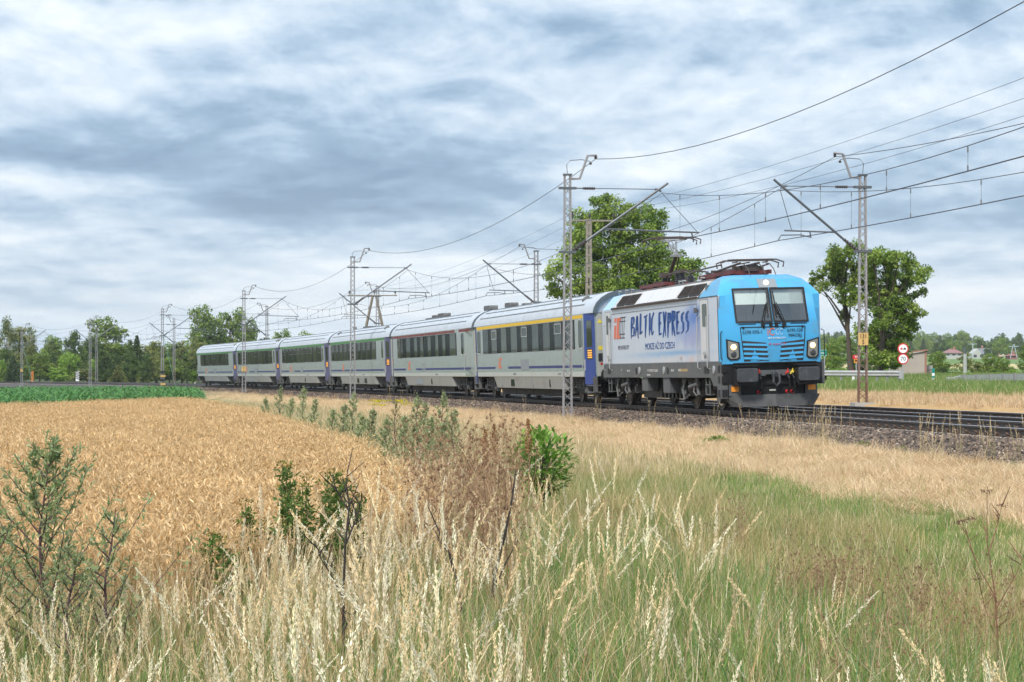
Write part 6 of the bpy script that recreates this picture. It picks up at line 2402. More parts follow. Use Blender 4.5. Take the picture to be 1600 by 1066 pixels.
def ball_lobes(seed, n, w_, h, z0, shape='round'):
    r = random.Random(seed)
    out = []
    for k in range(n):
        u = r.random()
        z = z0 + (h - z0) * (0.12 + 0.80 * u)
        rad = w_ * math.sin(math.pi * min(1, 0.22 + 0.70 * u)) * r.uniform(0.35, 0.75)
        a = r.uniform(0, 2 * math.pi)
        s_ = r.uniform(0.25, 0.42) * w_
        out.append((rad * math.cos(a), rad * math.sin(a), z, s_, s_, s_ * r.uniform(0.6, 0.9)))
    out.append((0, 0, h * 0.6, w_ * 0.55, w_ * 0.55, h * 0.28))
    return out


def spruce_crown(seed, h, w_, cols, size=0.4):
    rng = np.random.default_rng(seed)
    cs, rs_ = [], []
    n = 26
    for k in range(n):
        z = h * (0.08 + 0.9 * k / n)
        R = w_ * (1 - k / n) ** 0.85 + 0.1
        m = max(4, int(9 * (1 - k / n)) + 3)
        for j in range(m):
            a = 2 * math.pi * (j + rng.uniform(-.3, .3)) / m + k
            L = R * rng.uniform(0.75, 1.1)
            for u in (0.35, 0.7, 1.0):
                cs.append((math.cos(a) * L * u, math.sin(a) * L * u, z - 0.18 * L * u))
                rs_.append(0.10 + 0.22 * R * 0.5)
    V, F, C = leaves(rng, cs, rs_, 12, size, cols, up=0.2, flat=0.5, droop=0.5)
    return np_mesh('crown', V, F, col=C, mats=[M_LEAF])


CROWN = {
    'round': [crown_mesh(60 + k, ball_lobes(60 + k, 16, 4.4, 11.0, 1.5), 6.5, 0.8, 26, 0.42, GREENS[:4] + OLIVE[:1]) for k in range(3)],
    'olive': [crown_mesh(70 + k, ball_lobes(70 + k, 13, 3.0, 11.0, 1.0), 7.0, 0.7, 26, 0.40, OLIVE) for k in range(2)],
    'dark': [crown_mesh(80 + k, ball_lobes(80 + k, 14, 4.0, 11.0, 0.5), 6.5, 0.8, 26, 0.42, DARKG + GREENS[3:4]) for k in range(2)],
    'fresh': [crown_mesh(90 + k, ball_lobes(90 + k, 12, 4.6, 9.0, 0.2), 7.0, 0.75, 26, 0.42, FRESH) for k in range(2)],
    'spruce': [spruce_crown(100, 11.0, 2.6, DARKG), spruce_crown(101, 11.0, 3.2, [(0.055, 0.09, 0.04), (0.07, 0.11, 0.045)])],
    'young': [spruce_crown(102, 11.0, 4.4, OLIVE, 0.5)],
    'birch': [crown_mesh(110 + k, ball_lobes(110 + k, 18, 2.6, 11.0, 3.0), 5.5, 0.75, 22, 0.34, OLIVE + DARKG[:1], droop=0.9, flat=0.9) for k in range(2)],
}
NOM = {'round': (4.4, 11.0), 'olive': (3.0, 11.0), 'dark': (4.0, 11.0), 'fresh': (4.6, 9.0), 'spruce': (2.9, 11.0), 'young': (4.4, 11.0), 'birch': (2.6, 11.0)}
tk = MB().tube([(0, 0, -0.5), (0.05, 0, 3), (-0.1, 0.1, 6), (0.05, 0, 9.5)], [0.26, 0.2, 0.14, 0.05], 8)
for k in range(8):
    a = k * 2.4
    tk.tube([(0, 0, 3 + k * 0.6), (math.cos(a) * 1.6, math.sin(a) * 1.6, 4.4 + k * 0.65)], [0.09, 0.03], 5)
TRUNK = tk.mesh('trunk', 50)
TRUNK.materials.append(M_BARK)
TRUNKB = TRUNK.copy()
TRUNKB.materials.clear()
TRUNKB.materials.append(M_BIRCH)
KIND_NAME = {'round': 'broadleaf_tree', 'olive': 'broadleaf_tree', 'dark': 'broadleaf_tree', 'fresh': 'leafy_shrub', 'spruce': 'spruce_tree', 'young': 'young_conifer', 'birch': 'birch_tree'}


def wood_tree(kind, px_, ytop, wpx, Y, label, group, cat=None, ybase=None):
    X = at(px_, Y)
    zg = gz(X, Y) if ybase is None else zat(ybase, Y)
    h = zat(ytop, Y) - zg
    nw, nh = NOM[kind]
    t_ = thing(KIND_NAME[kind], label, cat or ('shrub' if kind == 'fresh' else 'tree'), loc=(X, Y, zg), rz=rg_.uniform(0, 6.28), group=group)
    sx = wpx * Y / 3703.0 / 2 / nw
    ms = CROWN[kind]
    c = link('crown', ms[rg_.randrange(len(ms))], None, t_)
    c.scale = (sx, sx, h / nh * 0.97)
    tr_ = link('trunk', TRUNKB if kind == 'birch' else TRUNK, None, t_)
    k_ = h / nh
    tr_.scale = (k_, k_, k_)
    return t_


GW = 'trees of the wood behind the left fields'
WOOD = [
    ('birch', 12, 488, 42, 395, 'tall drooping birch at the left edge of the photo'),
    ('birch', 48, 500, 34, 400, 'birch with pale trunk right behind the leftmost mast'),
    ('olive', 30, 505, 60, 420, 'dull green tree behind the two left birches'),
    ('round', 82, 519, 60, 405, 'mid green tree between the birches and the big round tree'),
    ('dark', 118, 512, 46, 415, 'dark tree at the left foot of the big round tree'),
    ('round', 165, 493, 96, 420, 'biggest round pale green tree of the left wood'),
    ('dark', 150, 528, 70, 392, 'dark undergrown tree below the biggest round tree'),
    ('spruce', 214, 518, 36, 385, 'dark pointed spruce right of the biggest round tree'),
    ('dark', 205, 548, 50, 380, 'dark low tree under the pointed spruce'),
    ('fresh', 108, 548, 44, 385, 'bright green shrub left of the two striped mast feet'),
    ('fresh', 150, 562, 34, 378, 'bright green shrub behind the mast by the striped post'),
    ('young', 184, 568, 36, 372, 'young grey green conifer between two masts'),
    ('young', 224, 570, 26, 370, 'small brownish conifer left of the striped foot mast'),
    ('round', 270, 556, 60, 374, 'rounded bush beside the last coach'),
    ('olive', 245, 528, 44, 410, 'yellowish tree right of the pointed spruce'),
    ('olive', 284, 528, 36, 400, 'olive tree left above the last coach roof'),
    ('round', 318, 474, 76, 425, 'tall tree above the last coach, left of its neighbour'),
    ('round', 360, 474, 80, 430, 'tall tree above the fifth coach roof'),
    ('dark', 340, 505, 90, 410, 'dark filling tree above the joint of the last two coaches'),
    ('olive', 318, 530, 40, 390, 'pale young tree just above the last coach roof'),
    ('round', 392, 494, 40, 440, 'smaller tree at the right end of the tall trees'),
    ('birch', 305, 520, 26, 392, 'thin birch left of the last coach roof'),
    ('round', 438, 509, 54, 520, 'low distant tree over the fourth coach'),
    ('round', 475, 516, 50, 560, 'lower distant tree over the fourth coach, right of its neighbour'),
    ('dark', 10, 545, 60, 385, 'dark low tree at the left edge under the birches'),
    ('spruce', 20, 552, 34, 375, 'small dark spruce at the left edge'),
    ('round', 62, 550, 60, 388, 'green tree behind the orange striped post'),
    ('dark', 255, 548, 60, 395, 'dark tree behind the rounded bush'),
    ('fresh', 3, 562, 24, 372, 'bright shrub at the far left edge'),
    ('olive', 130, 575, 60, 366, 'grey green low thicket behind the white striped post'),
    ('fresh', 90, 574, 50, 368, 'low shrub right of the orange striped post'),
    ('fresh', 302, 576, 22, 366, 'small yellow green sapling by the last coach tail'),
    ('round', -30, 505, 90, 410, 'tree past the left edge of the wood'),
    ('dark', 300, 548, 60, 398, 'dark tree close behind the last coach tail'),
    ('dark', 205, 532, 44, 420, 'shadowy tree between the pointed spruce and the round tree'),
]
for a in WOOD:
    wood_tree(*a, GW)
for k in range(30):
    kd = ('round', 'dark', 'round', 'olive', 'dark')[k % 5]
    wood_tree(kd, -20 + 18.5 * k + rg_.uniform(-8, 8), rg_.uniform(528, 546), rg_.uniform(44, 74), rg_.uniform(436, 480), 'tree in the dense back of the left wood', 'trees at the back of the left wood')
GR = 'bushes and trees beyond the road'
for a in [
    ('round', 1302, 526, 44, 240, 'tree behind the green place sign'),
    ('dark', 1338, 545, 60, 235, 'dark tree behind the red route marker'),
    ('fresh', 1312, 574, 44, 200, 'bright bush over the crash barrier left of the route marker'),
    ('dark', 1372, 560, 70, 215, 'dark bush behind the rusty mast'),
    ('fresh', 1398, 572, 40, 190, 'bright bush behind the speed sign post'),
    ('round', 1465, 548, 50, 245, 'tree directly right of the grey building'),
    ('dark', 1475, 574, 44, 225, 'dark low bush right of the grey building annex'),
    ('olive', 1506, 548, 46, 255, 'willow like bush behind the steel post'),
    ('olive', 1524, 562, 36, 235, 'brownish bush right of the steel post'),
    ('round', 1548, 552, 54, 240, 'round dark green tree below the far houses'),
    ('round', 1568, 560, 40, 236, 'green bush right of the round tree below the houses'),
    ('dark', 1536, 580, 60, 215, 'low dark bush behind the pale barrier'),
    ('fresh', 1585, 578, 44, 205, 'bright low bush behind the pale barrier near the right edge'),
    ('round', 1606, 536, 50, 238, 'tall bush cut by the right edge'),
    ('round', 1640, 545, 60, 240, 'bush past the right edge'),
    ('olive', 1500, 580, 50, 210, 'grey low bush behind the start of the pale barrier'),
    ('fresh', 1448, 586, 26, 190, 'small bush at the foot of the grey building'),
    ('round', 1325, 524, 50, 420, 'pale distant tree left of the tall thin tree'),
]:
    wood_tree(*a, GR)

# far wood on the rise at the right
Pf, Sf = [], []
rr = np.random.default_rng(77)
for k in range(330):
    Y = rr.uniform(1150, 1750)
    X = at(rr.uniform(1240, 1800), Y)
    Pf.append((X, Y, gz(X, Y) - 0.5))
    Sf.append(rr.uniform(0.55, 1.25))
for k in range(60):
    Y = rr.uniform(880, 1050)
    X = at(rr.uniform(1440, 1720), Y)
    Pf.append((X, Y, gz(X, Y) - 0.5))
    Sf.append(rr.uniform(0.4, 0.8))
scatter('far_wood', Pf, [CROWN['round'][0], CROWN['dark'][0], CROWN['spruce'][0], CROWN['round'][1], CROWN['dark'][1]], None, scl=np.array(Sf), label='distant blue green wood on the rise at the right')
# ================================================================== crops, grasses and weeds
M_GRASS = leaf_mat('grass_blade', (1, 1, 1), 0.30, transl=0.35, rough=0.55)
M_STRAW = leaf_mat('straw', (1, 1, 1), 0.22, transl=0.30, rough=0.7)


class RB:
    """ribbon builder: flat tapering strips, small diamonds and prisms with a colour per vertex"""
    def __init__(self, seed):
        self.r = np.random.default_rng(seed)
        self.V, self.F, self.T, self.C = [], [], [], []
        self.n = 0

    def strip(self, P, W, col, side=None):
        P = np.asarray(P, float)
        k = len(P)
        if side is None:
            a = self.r.uniform(0, 2 * np.pi)
            side = np.array([np.cos(a), np.sin(a), 0.0])
        W = np.asarray(W, float)[:, None]
        V = np.empty((2 * k, 3))
        V[0::2] = P - side * W / 2
        V[1::2] = P + side * W / 2
        self.V.append(V)
        i = np.arange(k - 1) * 2 + self.n
        self.F.append(np.stack([i, i + 1, i + 3, i + 2], 1))
        c = np.asarray(col, float)
        self.C.append(np.repeat(c, 2, 0) if c.ndim == 2 else np.tile(c, (2 * k, 1)))
        self.n += 2 * k

    def diamond(self, p, d, L, w, col):
        d = np.asarray(d, float)
        d = d / np.linalg.norm(d)
        s = np.cross(d, self.r.normal(size=3))
        s /= np.linalg.norm(s)
        V = np.array([p, p + d * L * 0.45 + s * w / 2, p + d * L, p + d * L * 0.45 - s * w / 2])
        self.V.append(V)
        self.F.append(np.array([[0, 1, 2, 3]]) + self.n)
        self.C.append(np.tile(np.asarray(col, float), (4, 1)))
        self.n += 4

    def curve(self, base, h, lean, az, k=5, droop=1.6, start=0.0):
        u = np.linspace(start, 1, k)
        x = lean * u ** droop
        P = np.empty((k, 3))
        P[:, 0] = base[0] + np.cos(az) * x
        P[:, 1] = base[1] + np.sin(az) * x
        P[:, 2] = base[2] + h * u * np.sqrt(np.maximum(0.05, 1 - (x / max(h, 1e-3)) ** 2 * 0.35))
        return P

    def mesh(self, name, m):
        return np_mesh(name, np.concatenate(self.V), np.concatenate(self.F), col=np.clip(np.concatenate(self.C), 0, 1), mats=[m])


WIND = 0.35        # grasses lean a little towards +X


def pick(r, cols, j=0.15):
    return np.asarray(cols[r.integers(len(cols))]) * r.uniform(1 - j, 1 + j)


WHEATC = [(0.60, 0.41, 0.205), (0.68, 0.49, 0.26), (0.51, 0.335, 0.155), (0.77, 0.59, 0.35)]


def wheat_clump(seed, n=44, R=0.30, far=False):
    b = RB(seed)
    r = b.r
    for _ in range(n):
        a, q = r.uniform(0, 2 * np.pi), R * np.sqrt(r.uniform())
        base = (q * np.cos(a), q * np.sin(a), 0)
        h = r.uniform(0.66, 0.84)
        az = r.normal(WIND, 1.2)
        col = pick(r, WHEATC)
        P = b.curve(base, h, r.uniform(0.02, 0.14), az, 4)
        b.strip(P, [0.006, 0.005, 0.004, 0.004], col * 0.85)
        top = P[-1]
        d = np.array([np.cos(az) * 0.55, np.sin(az) * 0.55, r.uniform(-0.1, 1.1)])
        d /= np.linalg.norm(d)
        L = r.uniform(0.045, 0.065)
        mid = top + d * L * 0.5
        for _s in range(2):
            s = np.cross(d, r.normal(size=3))
            s /= np.linalg.norm(s)
            b.strip([top, top + d * L * 0.3, mid + d * L * 0.2, top + d * L], [0.004, 0.010, 0.009, 0.003], col * r.uniform(0.95, 1.2), s)
        if not far:
            for q_ in range(2):
                b.diamond(top + d * L * 0.6, d + r.normal(size=3) * 0.25, 0.045, 0.003, col * 1.15)
        P = b.curve((base[0], base[1], h * r.uniform(0.3, 0.7)), r.uniform(0.08, 0.15), r.uniform(0.05, 0.12), r.uniform(0, 6.28), 3, 1.2)
        P[-1, 2] -= 0.06
        b.strip(P, [0.005, 0.0045, 0.001], col * r.uniform(0.6, 0.9))
    return b.mesh('wheat', M_STRAW)


PALE = [(0.90, 0.76, 0.52), (0.95, 0.85, 0.65), (0.80, 0.63, 0.38), (0.92, 0.79, 0.55), (0.74, 0.55, 0.32)]
STALK = [(0.58, 0.46, 0.25), (0.50, 0.42, 0.20), (0.66, 0.54, 0.32)]


def straw_clump(seed, n=7, R=0.16, hmin=0.85, hmax=1.25, cols=PALE, dense=1.0, spike=False):
    b = RB(seed)
    r = b.r
    for _ in range(n):
        a, q = r.uniform(0, 2 * np.pi), R * np.sqrt(r.uniform())
        base = (q * np.cos(a), q * np.sin(a), 0)
        h = r.uniform(hmin, hmax)
        az = r.normal(WIND, 0.9)
        lean = h * (r.uniform(0.02, 0.30) ** 1.1 if r.uniform() < 0.94 else r.uniform(0.32, 0.5))
        P = b.curve(base, h, lean, az, 9, 2.0)
        sc_ = pick(r, STALK)
        cc = np.linspace(0, 1, 9)[:, None]
        b.strip(P, [0.006, 0.0055, 0.005, 0.0045, 0.004, 0.0035, 0.003, 0.002, 0.001], np.array([0.24, 0.25, 0.09]) * (1 - cc) + sc_ * cc)
        pc = pick(r, cols)
        m = int(r.integers(70, 105) * dense)
        Lp = r.uniform(0.20, 0.34)
        u0 = 1 - Lp / h
        wd = r.uniform(0.12, 0.42)
        for k in range(m):
            u = u0 + (1 - u0) * (k + r.uniform()) / m
            f = u * 8
            i = min(7, int(f))
            p = P[i] + (P[i + 1] - P[i]) * (f - i)
            t = P[i + 1] - P[i]
            t /= np.linalg.norm(t)
            o = r.normal(size=3)
            taper = np.sin(np.pi * min(1, max(0.05, (u - u0) / (1 - u0) * 0.85 + 0.12)))
            b.diamond(p + o * 0.0048 * taper, t + o * wd * 0.5, r.uniform(0.014, 0.027) * (0.6 + 0.5 * taper), r.uniform(0.0035, 0.0075), pc * r.uniform(0.85, 1.12))
        for _k in range(2):
            z = h * r.uniform(0.1, 0.55)
            Q = b.curve((base[0], base[1], z), r.uniform(0.10, 0.25), r.uniform(0.06, 0.2), r.uniform(0, 6.28), 4, 1.3)
            Q[-1, 2] -= r.uniform(0, 0.15)
            b.strip(Q, [0.006, 0.006, 0.004, 0.001], sc_ * r.uniform(0.7, 1.05))
    return b.mesh('tall_grass', M_STRAW)


GRN = [(0.15, 0.245, 0.055), (0.20, 0.29, 0.07), (0.26, 0.315, 0.095), (0.13, 0.225, 0.08), (0.175, 0.275, 0.06)]
OLV = [(0.31, 0.285, 0.10), (0.41, 0.345, 0.145), (0.235, 0.25, 0.08), (0.52, 0.42, 0.21)]
TAN = [(0.69, 0.54, 0.35), (0.77, 0.63, 0.44), (0.58, 0.44, 0.265), (0.64, 0.485, 0.30)]
TANR = [(0.42, 0.22, 0.11), (0.50, 0.29, 0.14), (0.36, 0.18, 0.09), (0.55, 0.36, 0.18)]


def blade_clump(seed, n, R, hmin, hmax, cols, w=0.007, lean=0.6, dry=0.15, drycols=TAN, name='grass', k=5):
    b = RB(seed)
    r = b.r
    for _ in range(n):
        a, q = r.uniform(0, 2 * np.pi), R * np.sqrt(r.uniform())
        base = (q * np.cos(a), q * np.sin(a), -0.02)
        h = r.uniform(hmin, hmax)
        az = r.normal(WIND, 1.6)
        P = b.curve(base, h, h * r.uniform(0.05, lean), az, k, r.uniform(1.4, 2.4))
        c = pick(r, drycols if r.uniform() < dry else cols, 0.22)
        u = np.linspace(0, 1, k)
        W = w * r.uniform(0.6, 1.3) * np.clip(1.05 - u ** 2.2, 0.08, 1)
        b.strip(P, W, c)
    return b.mesh(name, M_GRASS)


def litter_clump(seed, n, R, cols):
    b = RB(seed)
    r = b.r
    for _ in range(n):
        a, q = r.uniform(0, 2 * np.pi), R * np.sqrt(r.uniform())
        p = np.array([q * np.cos(a), q * np.sin(a), r.uniform(0.0, 0.05)])
        az, el = r.uniform(0, 2 * np.pi), r.uniform(-0.05, 0.75)
        L = r.uniform(0.07, 0.24)
        d = np.array([np.cos(az) * np.cos(el), np.sin(az) * np.cos(el), np.sin(el)])
        P = np.stack([p, p + d * L * 0.5 + np.array([0, 0, 0.012]), p + d * L])
        b.strip(P, [0.005, 0.0065, 0.002], pick(r, cols, 0.2))
    return b.mesh('mown_grass', M_STRAW)


def maize_plant(seed):
    b = RB(seed)
    r = b.r
    h = r.uniform(1.0, 1.3)
    b.strip(b.curve((0, 0, 0), h * 0.85, 0.04, 0, 3), [0.03, 0.025, 0.012], (0.10, 0.17, 0.05), np.array([1.0, 0, 0]))
    b.strip(b.curve((0, 0, 0), h * 0.85, 0.04, 0, 3), [0.03, 0.025, 0.012], (0.10, 0.17, 0.05), np.array([0, 1.0, 0]))
    a0 = r.uniform(0, 3.14)
    for k in range(11):
        z = h * (0.12 + 0.07 * k)
        az = a0 + math.pi * (k % 2) + r.normal(0, 0.35)
        L = r.uniform(0.55, 0.8) * (1 - 0.03 * abs(k - 6))
        u = np.linspace(0, 1, 6)
        P = np.empty((6, 3))
        out = L * 0.78 * u
        rise = L * (0.85 * u - 0.95 * u ** 2.1 * r.uniform(0.5, 1.2)) * (1.15 if k > 7 else 1)
        P[:, 0], P[:, 1], P[:, 2] = np.cos(az) * out, np.sin(az) * out, z + rise
        sd = np.array([-np.sin(az), np.cos(az), 0.15])
        c = pick(r, [(0.08, 0.205, 0.055), (0.11, 0.245, 0.065), (0.065, 0.165, 0.05), (0.17, 0.31, 0.12)], 0.15)
        b.strip(P, [0.03, 0.075, 0.085, 0.07, 0.04, 0.005], c, sd)
    return b.mesh('maize', M_GRASS)


def thicket_clump(seed):
    """dry brown forb with umbels gone to seed"""
    b = RB(seed)
    r = b.r
    for _ in range(5):
        a, q = r.uniform(0, 2 * np.pi), 0.2 * np.sqrt(r.uniform())
        base = np.array([q * np.cos(a), q * np.sin(a), 0])
        h = r.uniform(0.75, 1.25)
        col = pick(r, [(0.34, 0.205, 0.12), (0.42, 0.27, 0.16), (0.24, 0.14, 0.085), (0.50, 0.35, 0.21)])
        P = b.curve(base, h, r.uniform(0.02, 0.2), r.uniform(0, 6.28), 5)
        b.strip(P, [0.011, 0.010, 0.008, 0.006, 0.004], col)
        for k in range(7):
            i = r.integers(2, 5)
            p = P[i]
            az, L = r.uniform(0, 6.28), r.uniform(0.12, 0.3)
            e = p + np.array([np.cos(az) * L * 0.7, np.sin(az) * L * 0.7, L * 0.75])
            b.strip(np.stack([p, (p + e) / 2 - np.array([0, 0, 0.02]), e]), [0.005, 0.004, 0.003], col)
            for j in range(9):
                d = r.normal(size=3) * 0.5 + np.array([0, 0, 0.8])
                b.diamond(e, d, r.uniform(0.02, 0.05), 0.008, col * r.uniform(0.7, 1.25))
    return b.mesh('dry_weed', M_STRAW)


def wedge_points(dens, y0, y1, u0, u1, seed):
    """uniform random ground points in a wedge of the view, dens per square metre"""
    r = np.random.default_rng(seed)
    area = 0.5 * (u1 - u0) * (y1 ** 2 - y0 ** 2)
    n = int(area * dens)
    Y = np.sqrt(r.uniform(y0 ** 2, y1 ** 2, n))
    X = Y * r.uniform(u0, u1, n)
    return X, Y, r


def put(X, Y, keep, dz_=0.0):
    X, Y = X[keep], Y[keep]
    return np.stack([X, Y, land(X, Y) + dz_], 1)


U = 0.35
# wheat
PP = []
for y0, y1, d in ((14, 26, 24), (26, 45, 16), (45, 80, 9), (80, 150, 5)):
    X, Y, r = wedge_points(d, y0, y1, -U, 0.02, 200 + y0)
    s, o = to_so(X, Y)
    w_, m_, _ = zone_masks(X, Y, s, o)
    # tramlines left by the tractor
    tram = (np.abs(((X * 0.988 + Y * 0.155) + 9.2) % 21.0 - 1.0) < 0.22) | (np.abs(((X * 0.988 + Y * 0.155) + 9.2) % 21.0 - 2.9) < 0.22)
    PP.append(put(X, Y, w_ & ~tram))
PP = np.concatenate(PP)
scatter('wheat_field', PP, [wheat_clump(300 + k) for k in range(5)], None, scl=RNG.uniform(0.86, 1.10, len(PP)), label='ripe orange brown wheat field at the left')
# maize
X, Y, r = wedge_points(7.5, 84, 190, -U, -0.10, 211)
s, o = to_so(X, Y)
w_, m_, _ = zone_masks(X, Y, s, o)
ms = maize_side(X, Y)
PP = put(X, Y, m_ & (ms < 30))
scatter('maize_field', PP, [maize_plant(320 + k) for k in range(5)], None, scl=RNG.uniform(0.66, 1.0, len(PP)), label='green maize crop between the wheat and the railway')

# mown verge along the ballast
PP = []
for s0, s1, d in ((-62, -20, 46), (-20, 20, 26), (20, 70, 12), (70, 150, 5)):
    n = int((s1 - s0) * 4.8 * d)
    r = np.random.default_rng(400 + int(s0))
    for a_, b_ in zip(r.uniform(s0, s1, n), r.uniform(2.5, 7.6, n)):
        p = so(a_, b_)
        wob = 0.35 * math.sin(p.x * 0.9 + p.y * 0.31) + 0.3 * math.sin(p.y * 0.53 + 1.3)
        if b_ < 6.4 + 0.45 * wob + r.normal(0, 0.12):
            PP.append((p.x, p.y, 0))
PP = np.array(PP)
PP[:, 2] = land(PP[:, 0], PP[:, 1])
patch_ = np.sin(PP[:, 0] * 1.1 + 2 * np.sin(PP[:, 1] * 0.35)) * np.sin(PP[:, 1] * 0.9) + RNG.normal(0, 0.55, len(PP))
ixm = np.where(patch_ > 0.55, 5, np.where(patch_ < -0.80, 6, RNG.integers(0, 5, len(PP))))
ixm = np.where(RNG.uniform(size=len(PP)) < 0.02, 7, ixm)
scatter('mown_verge', PP, [litter_clump(340 + k, 34, 0.20, TAN) for k in range(5)] + [litter_clump(346, 34, 0.2, [(0.50, 0.36, 0.20), (0.44, 0.30, 0.17), (0.56, 0.42, 0.25)]),
        blade_clump(347, 30, 0.18, 0.10, 0.30, TAN, 0.006, 0.8, 0.2, TANR), blade_clump(348, 26, 0.12, 0.08, 0.26, OLV[:3] + GRN[:2], 0.007, 0.7, 0.2)], None, idx=ixm, scl=RNG.uniform(0.8, 1.3, len(PP)), label='strip of mown straw coloured grass beside the ballast')

# reddish dry weeds and stray stalks at the foot of the ballast
PP, QQ = [], []
r = np.random.default_rng(430)
for k in range(1300):
    s_ = r.uniform(-55, 150)
    o_ = r.normal(3.0, 0.35)
    p = so(s_, o_)
    if math.sin(s_ * 0.33) + 0.7 * math.sin(s_ * 0.91 + 1) + r.normal(0, 0.6) > 0.1 and 2.1 < o_ < 4.2:
        PP.append((p.x, p.y, gz(p.x, p.y) + (0.25 if o_ < 2.7 else 0.0)))
for k in range(120):
    s_ = r.normal(-26, 7) if k % 3 else r.uniform(-50, 60)
    o_ = r.normal(2.9, 0.45)
    if 1.9 < o_ < 4.5 and math.sin(s_ * 0.5) > -0.3:
        p = so(s_, o_)
        QQ.append((p.x, p.y, -0.62))
scatter('ballast_weeds', PP, [blade_clump(350 + k, 22, 0.16, 0.08, 0.32, TANR, 0.006, 0.5, 0.35, TAN) for k in range(4)], None, label='reddish dry weeds along the foot of the ballast')
scatter('ballast_stalks', QQ, [straw_clump(355 + k, 3, 0.1, 0.55, 1.0, [(0.66, 0.50, 0.30), (0.72, 0.58, 0.36)], 0.5) for k in range(3)], None, label='single pale grass stalks in front of the rails')

# verge between the wheat and the mown strip, farther off
X, Y, r = wedge_points(9, 42, 150, -0.20, 0.10, 440)
s, o = to_so(X, Y)
w_, m_, mo_ = zone_masks(X, Y, s, o)
k_ = (o > 6.6) & (o < 13.9) & (~w_) & (r.uniform(size=len(X)) < 0.35 + 0.65 * (Y < 80))
PP = put(X, Y, k_)
scatter('verge_grass', PP, [blade_clump(360 + k, 34, 0.28, 0.15, 0.48, OLV, 0.008, 0.7, 0.62, TAN) for k in range(4)], None, label='half dry grass between the wheat and the mown strip')

# short olive grass to the right of the tall stand
X, Y, r = wedge_points(20, 9, 48, -0.02, 0.40, 450)
s, o = to_so(X, Y)
k_ = (o > 6.2) & (o < 13.0)
nz = np.sin(X * 1.3 + 2) * np.sin(Y * 0.7 + X * 0.4) + r.normal(0, 0.5, len(X))
PP = put(X, Y, k_)
ix = np.where(o[k_] < 8.2 + 0.4 * np.sin(Y[k_] * 0.6), r.integers(3, 5, k_.sum()), np.where(nz[k_] > 0.1, r.integers(0, 2, k_.sum()), r.integers(1, 4, k_.sum())))
scatter('meadow_grass', PP, [blade_clump(370, 40, 0.22, 0.16, 0.42, OLV, 0.0055, 0.7, 0.25), blade_clump(371, 40, 0.22, 0.15, 0.40, OLV[:3] + GRN[2:3], 0.0055, 0.7, 0.22),
                             blade_clump(372, 40, 0.22, 0.16, 0.44, GRN[2:] + OLV[:2], 0.006, 0.7, 0.22), blade_clump(373, 46, 0.2, 0.06, 0.20, GRN, 0.006, 0.8, 0.10),
                             blade_clump(374, 46, 0.2, 0.05, 0.18, GRN[:3] + OLV[:1], 0.006, 0.8, 0.2)],
        None, idx=ix, label='olive green meadow grass right of the tall pale grass')

# tall green blades under the pale panicles
X, Y, r = wedge_points(27, 7.6, 34, -U, U, 460)
s, o = to_so(X, Y)
w_, m_, _ = zone_masks(X, Y, s, o)
u = X / Y
lim = np.interp(u, [-.30, -.16, -.10, 0.0, 0.05, 0.12, 0.2, 0.3], [17.0, 17.0, 20, 26, 22, 16.5, 13.5, 12.0])
k_ = (~w_) & (Y < lim + r.normal(0, 0.7, len(X))) & (r.uniform(size=len(X)) < np.where(u < -0.02, np.where(Y < 15, 0.95, 0.6), 1.0))
PP = put(X, Y, k_)
scatter('green_grass', PP, [blade_clump(380 + k, 34, 0.20, 0.28, 0.66, GRN, 0.0075, 0.75, 0.14) for k in range(4)] +
        [blade_clump(384 + k, 34, 0.2, 0.25, 0.60, GRN[2:] + OLV[:2], 0.007, 0.8, 0.3) for k in range(2)], None, label='lush green grass blades in the foreground')

# weeds along the front edge of the wheat
X, Y, r = wedge_points(16, 13.2, 19.5, -U, -0.06, 465)
s, o = to_so(X, Y)
w_, m_, _ = zone_masks(X, Y, s, o)
front = (~w_) | (Y < 16.6)
PP = put(X, Y, front & (r.uniform(size=len(X)) < 0.8))
scatter('field_edge_weeds', PP, [blade_clump(386, 30, 0.18, 0.40, 0.85, OLV, 0.006, 0.45, 0.45, TAN), blade_clump(387, 30, 0.18, 0.35, 0.75, GRN[2:] + OLV[:2], 0.007, 0.5, 0.2),
        blade_clump(388, 30, 0.18, 0.45, 0.9, TAN + OLV[3:], 0.005, 0.4, 0.3, TANR)], None, label='rank green and dry grass along the front edge of the wheat')

# tall pale seeding grass
X, Y, r = wedge_points(12.5, 7.9, 40, -U, U, 470)
s, o = to_so(X, Y)
w_, m_, _ = zone_masks(X, Y, s, o)
u = X / Y
clus = 0.5 + 0.5 * np.sin(X * 2.1 + 1.7 * np.sin(Y * 0.9)) * np.sin(Y * 1.1 + 0.6 * X)
# stand density by bearing and distance
dl = np.interp(u, [-.30, -.20, -.15, -.11, -.05, 0.0, 0.03, 0.07, 0.12, 0.15, 0.3], [1.3, 1.25, .90, .90, .66, .34, .22, .20, .17, .13, .12])
dl = dl * np.where((u > -0.032) & (u < 0.035) & (Y > 11) & (Y < 22), 0.5, 1.0)
dl = dl * np.where((u > -0.012) & (u < 0.035) & (Y > 22), 0.35, 1.0)
dl = dl * np.where((u > -0.085) & (u < 0.01) & (Y > 18), 0.62, 1.0)
ymax = np.interp(u, [-.30, -.18, -.13, -.10, -.04, 0.02, 0.05, 0.10, 0.14, 0.2, 0.3], [12.6, 13.2, 15.0, 22, 30, 27, 22, 17.5, 14, 10.2, 10])
k_ = (Y < ymax + r.normal(0, 0.8, len(X))) & (r.uniform(size=len(X)) < dl * (0.35 + 0.9 * clus)) & ((~w_) | (Y < 16))
PP = put(X, Y, k_)
uu = PP[:, 0] / PP[:, 1]
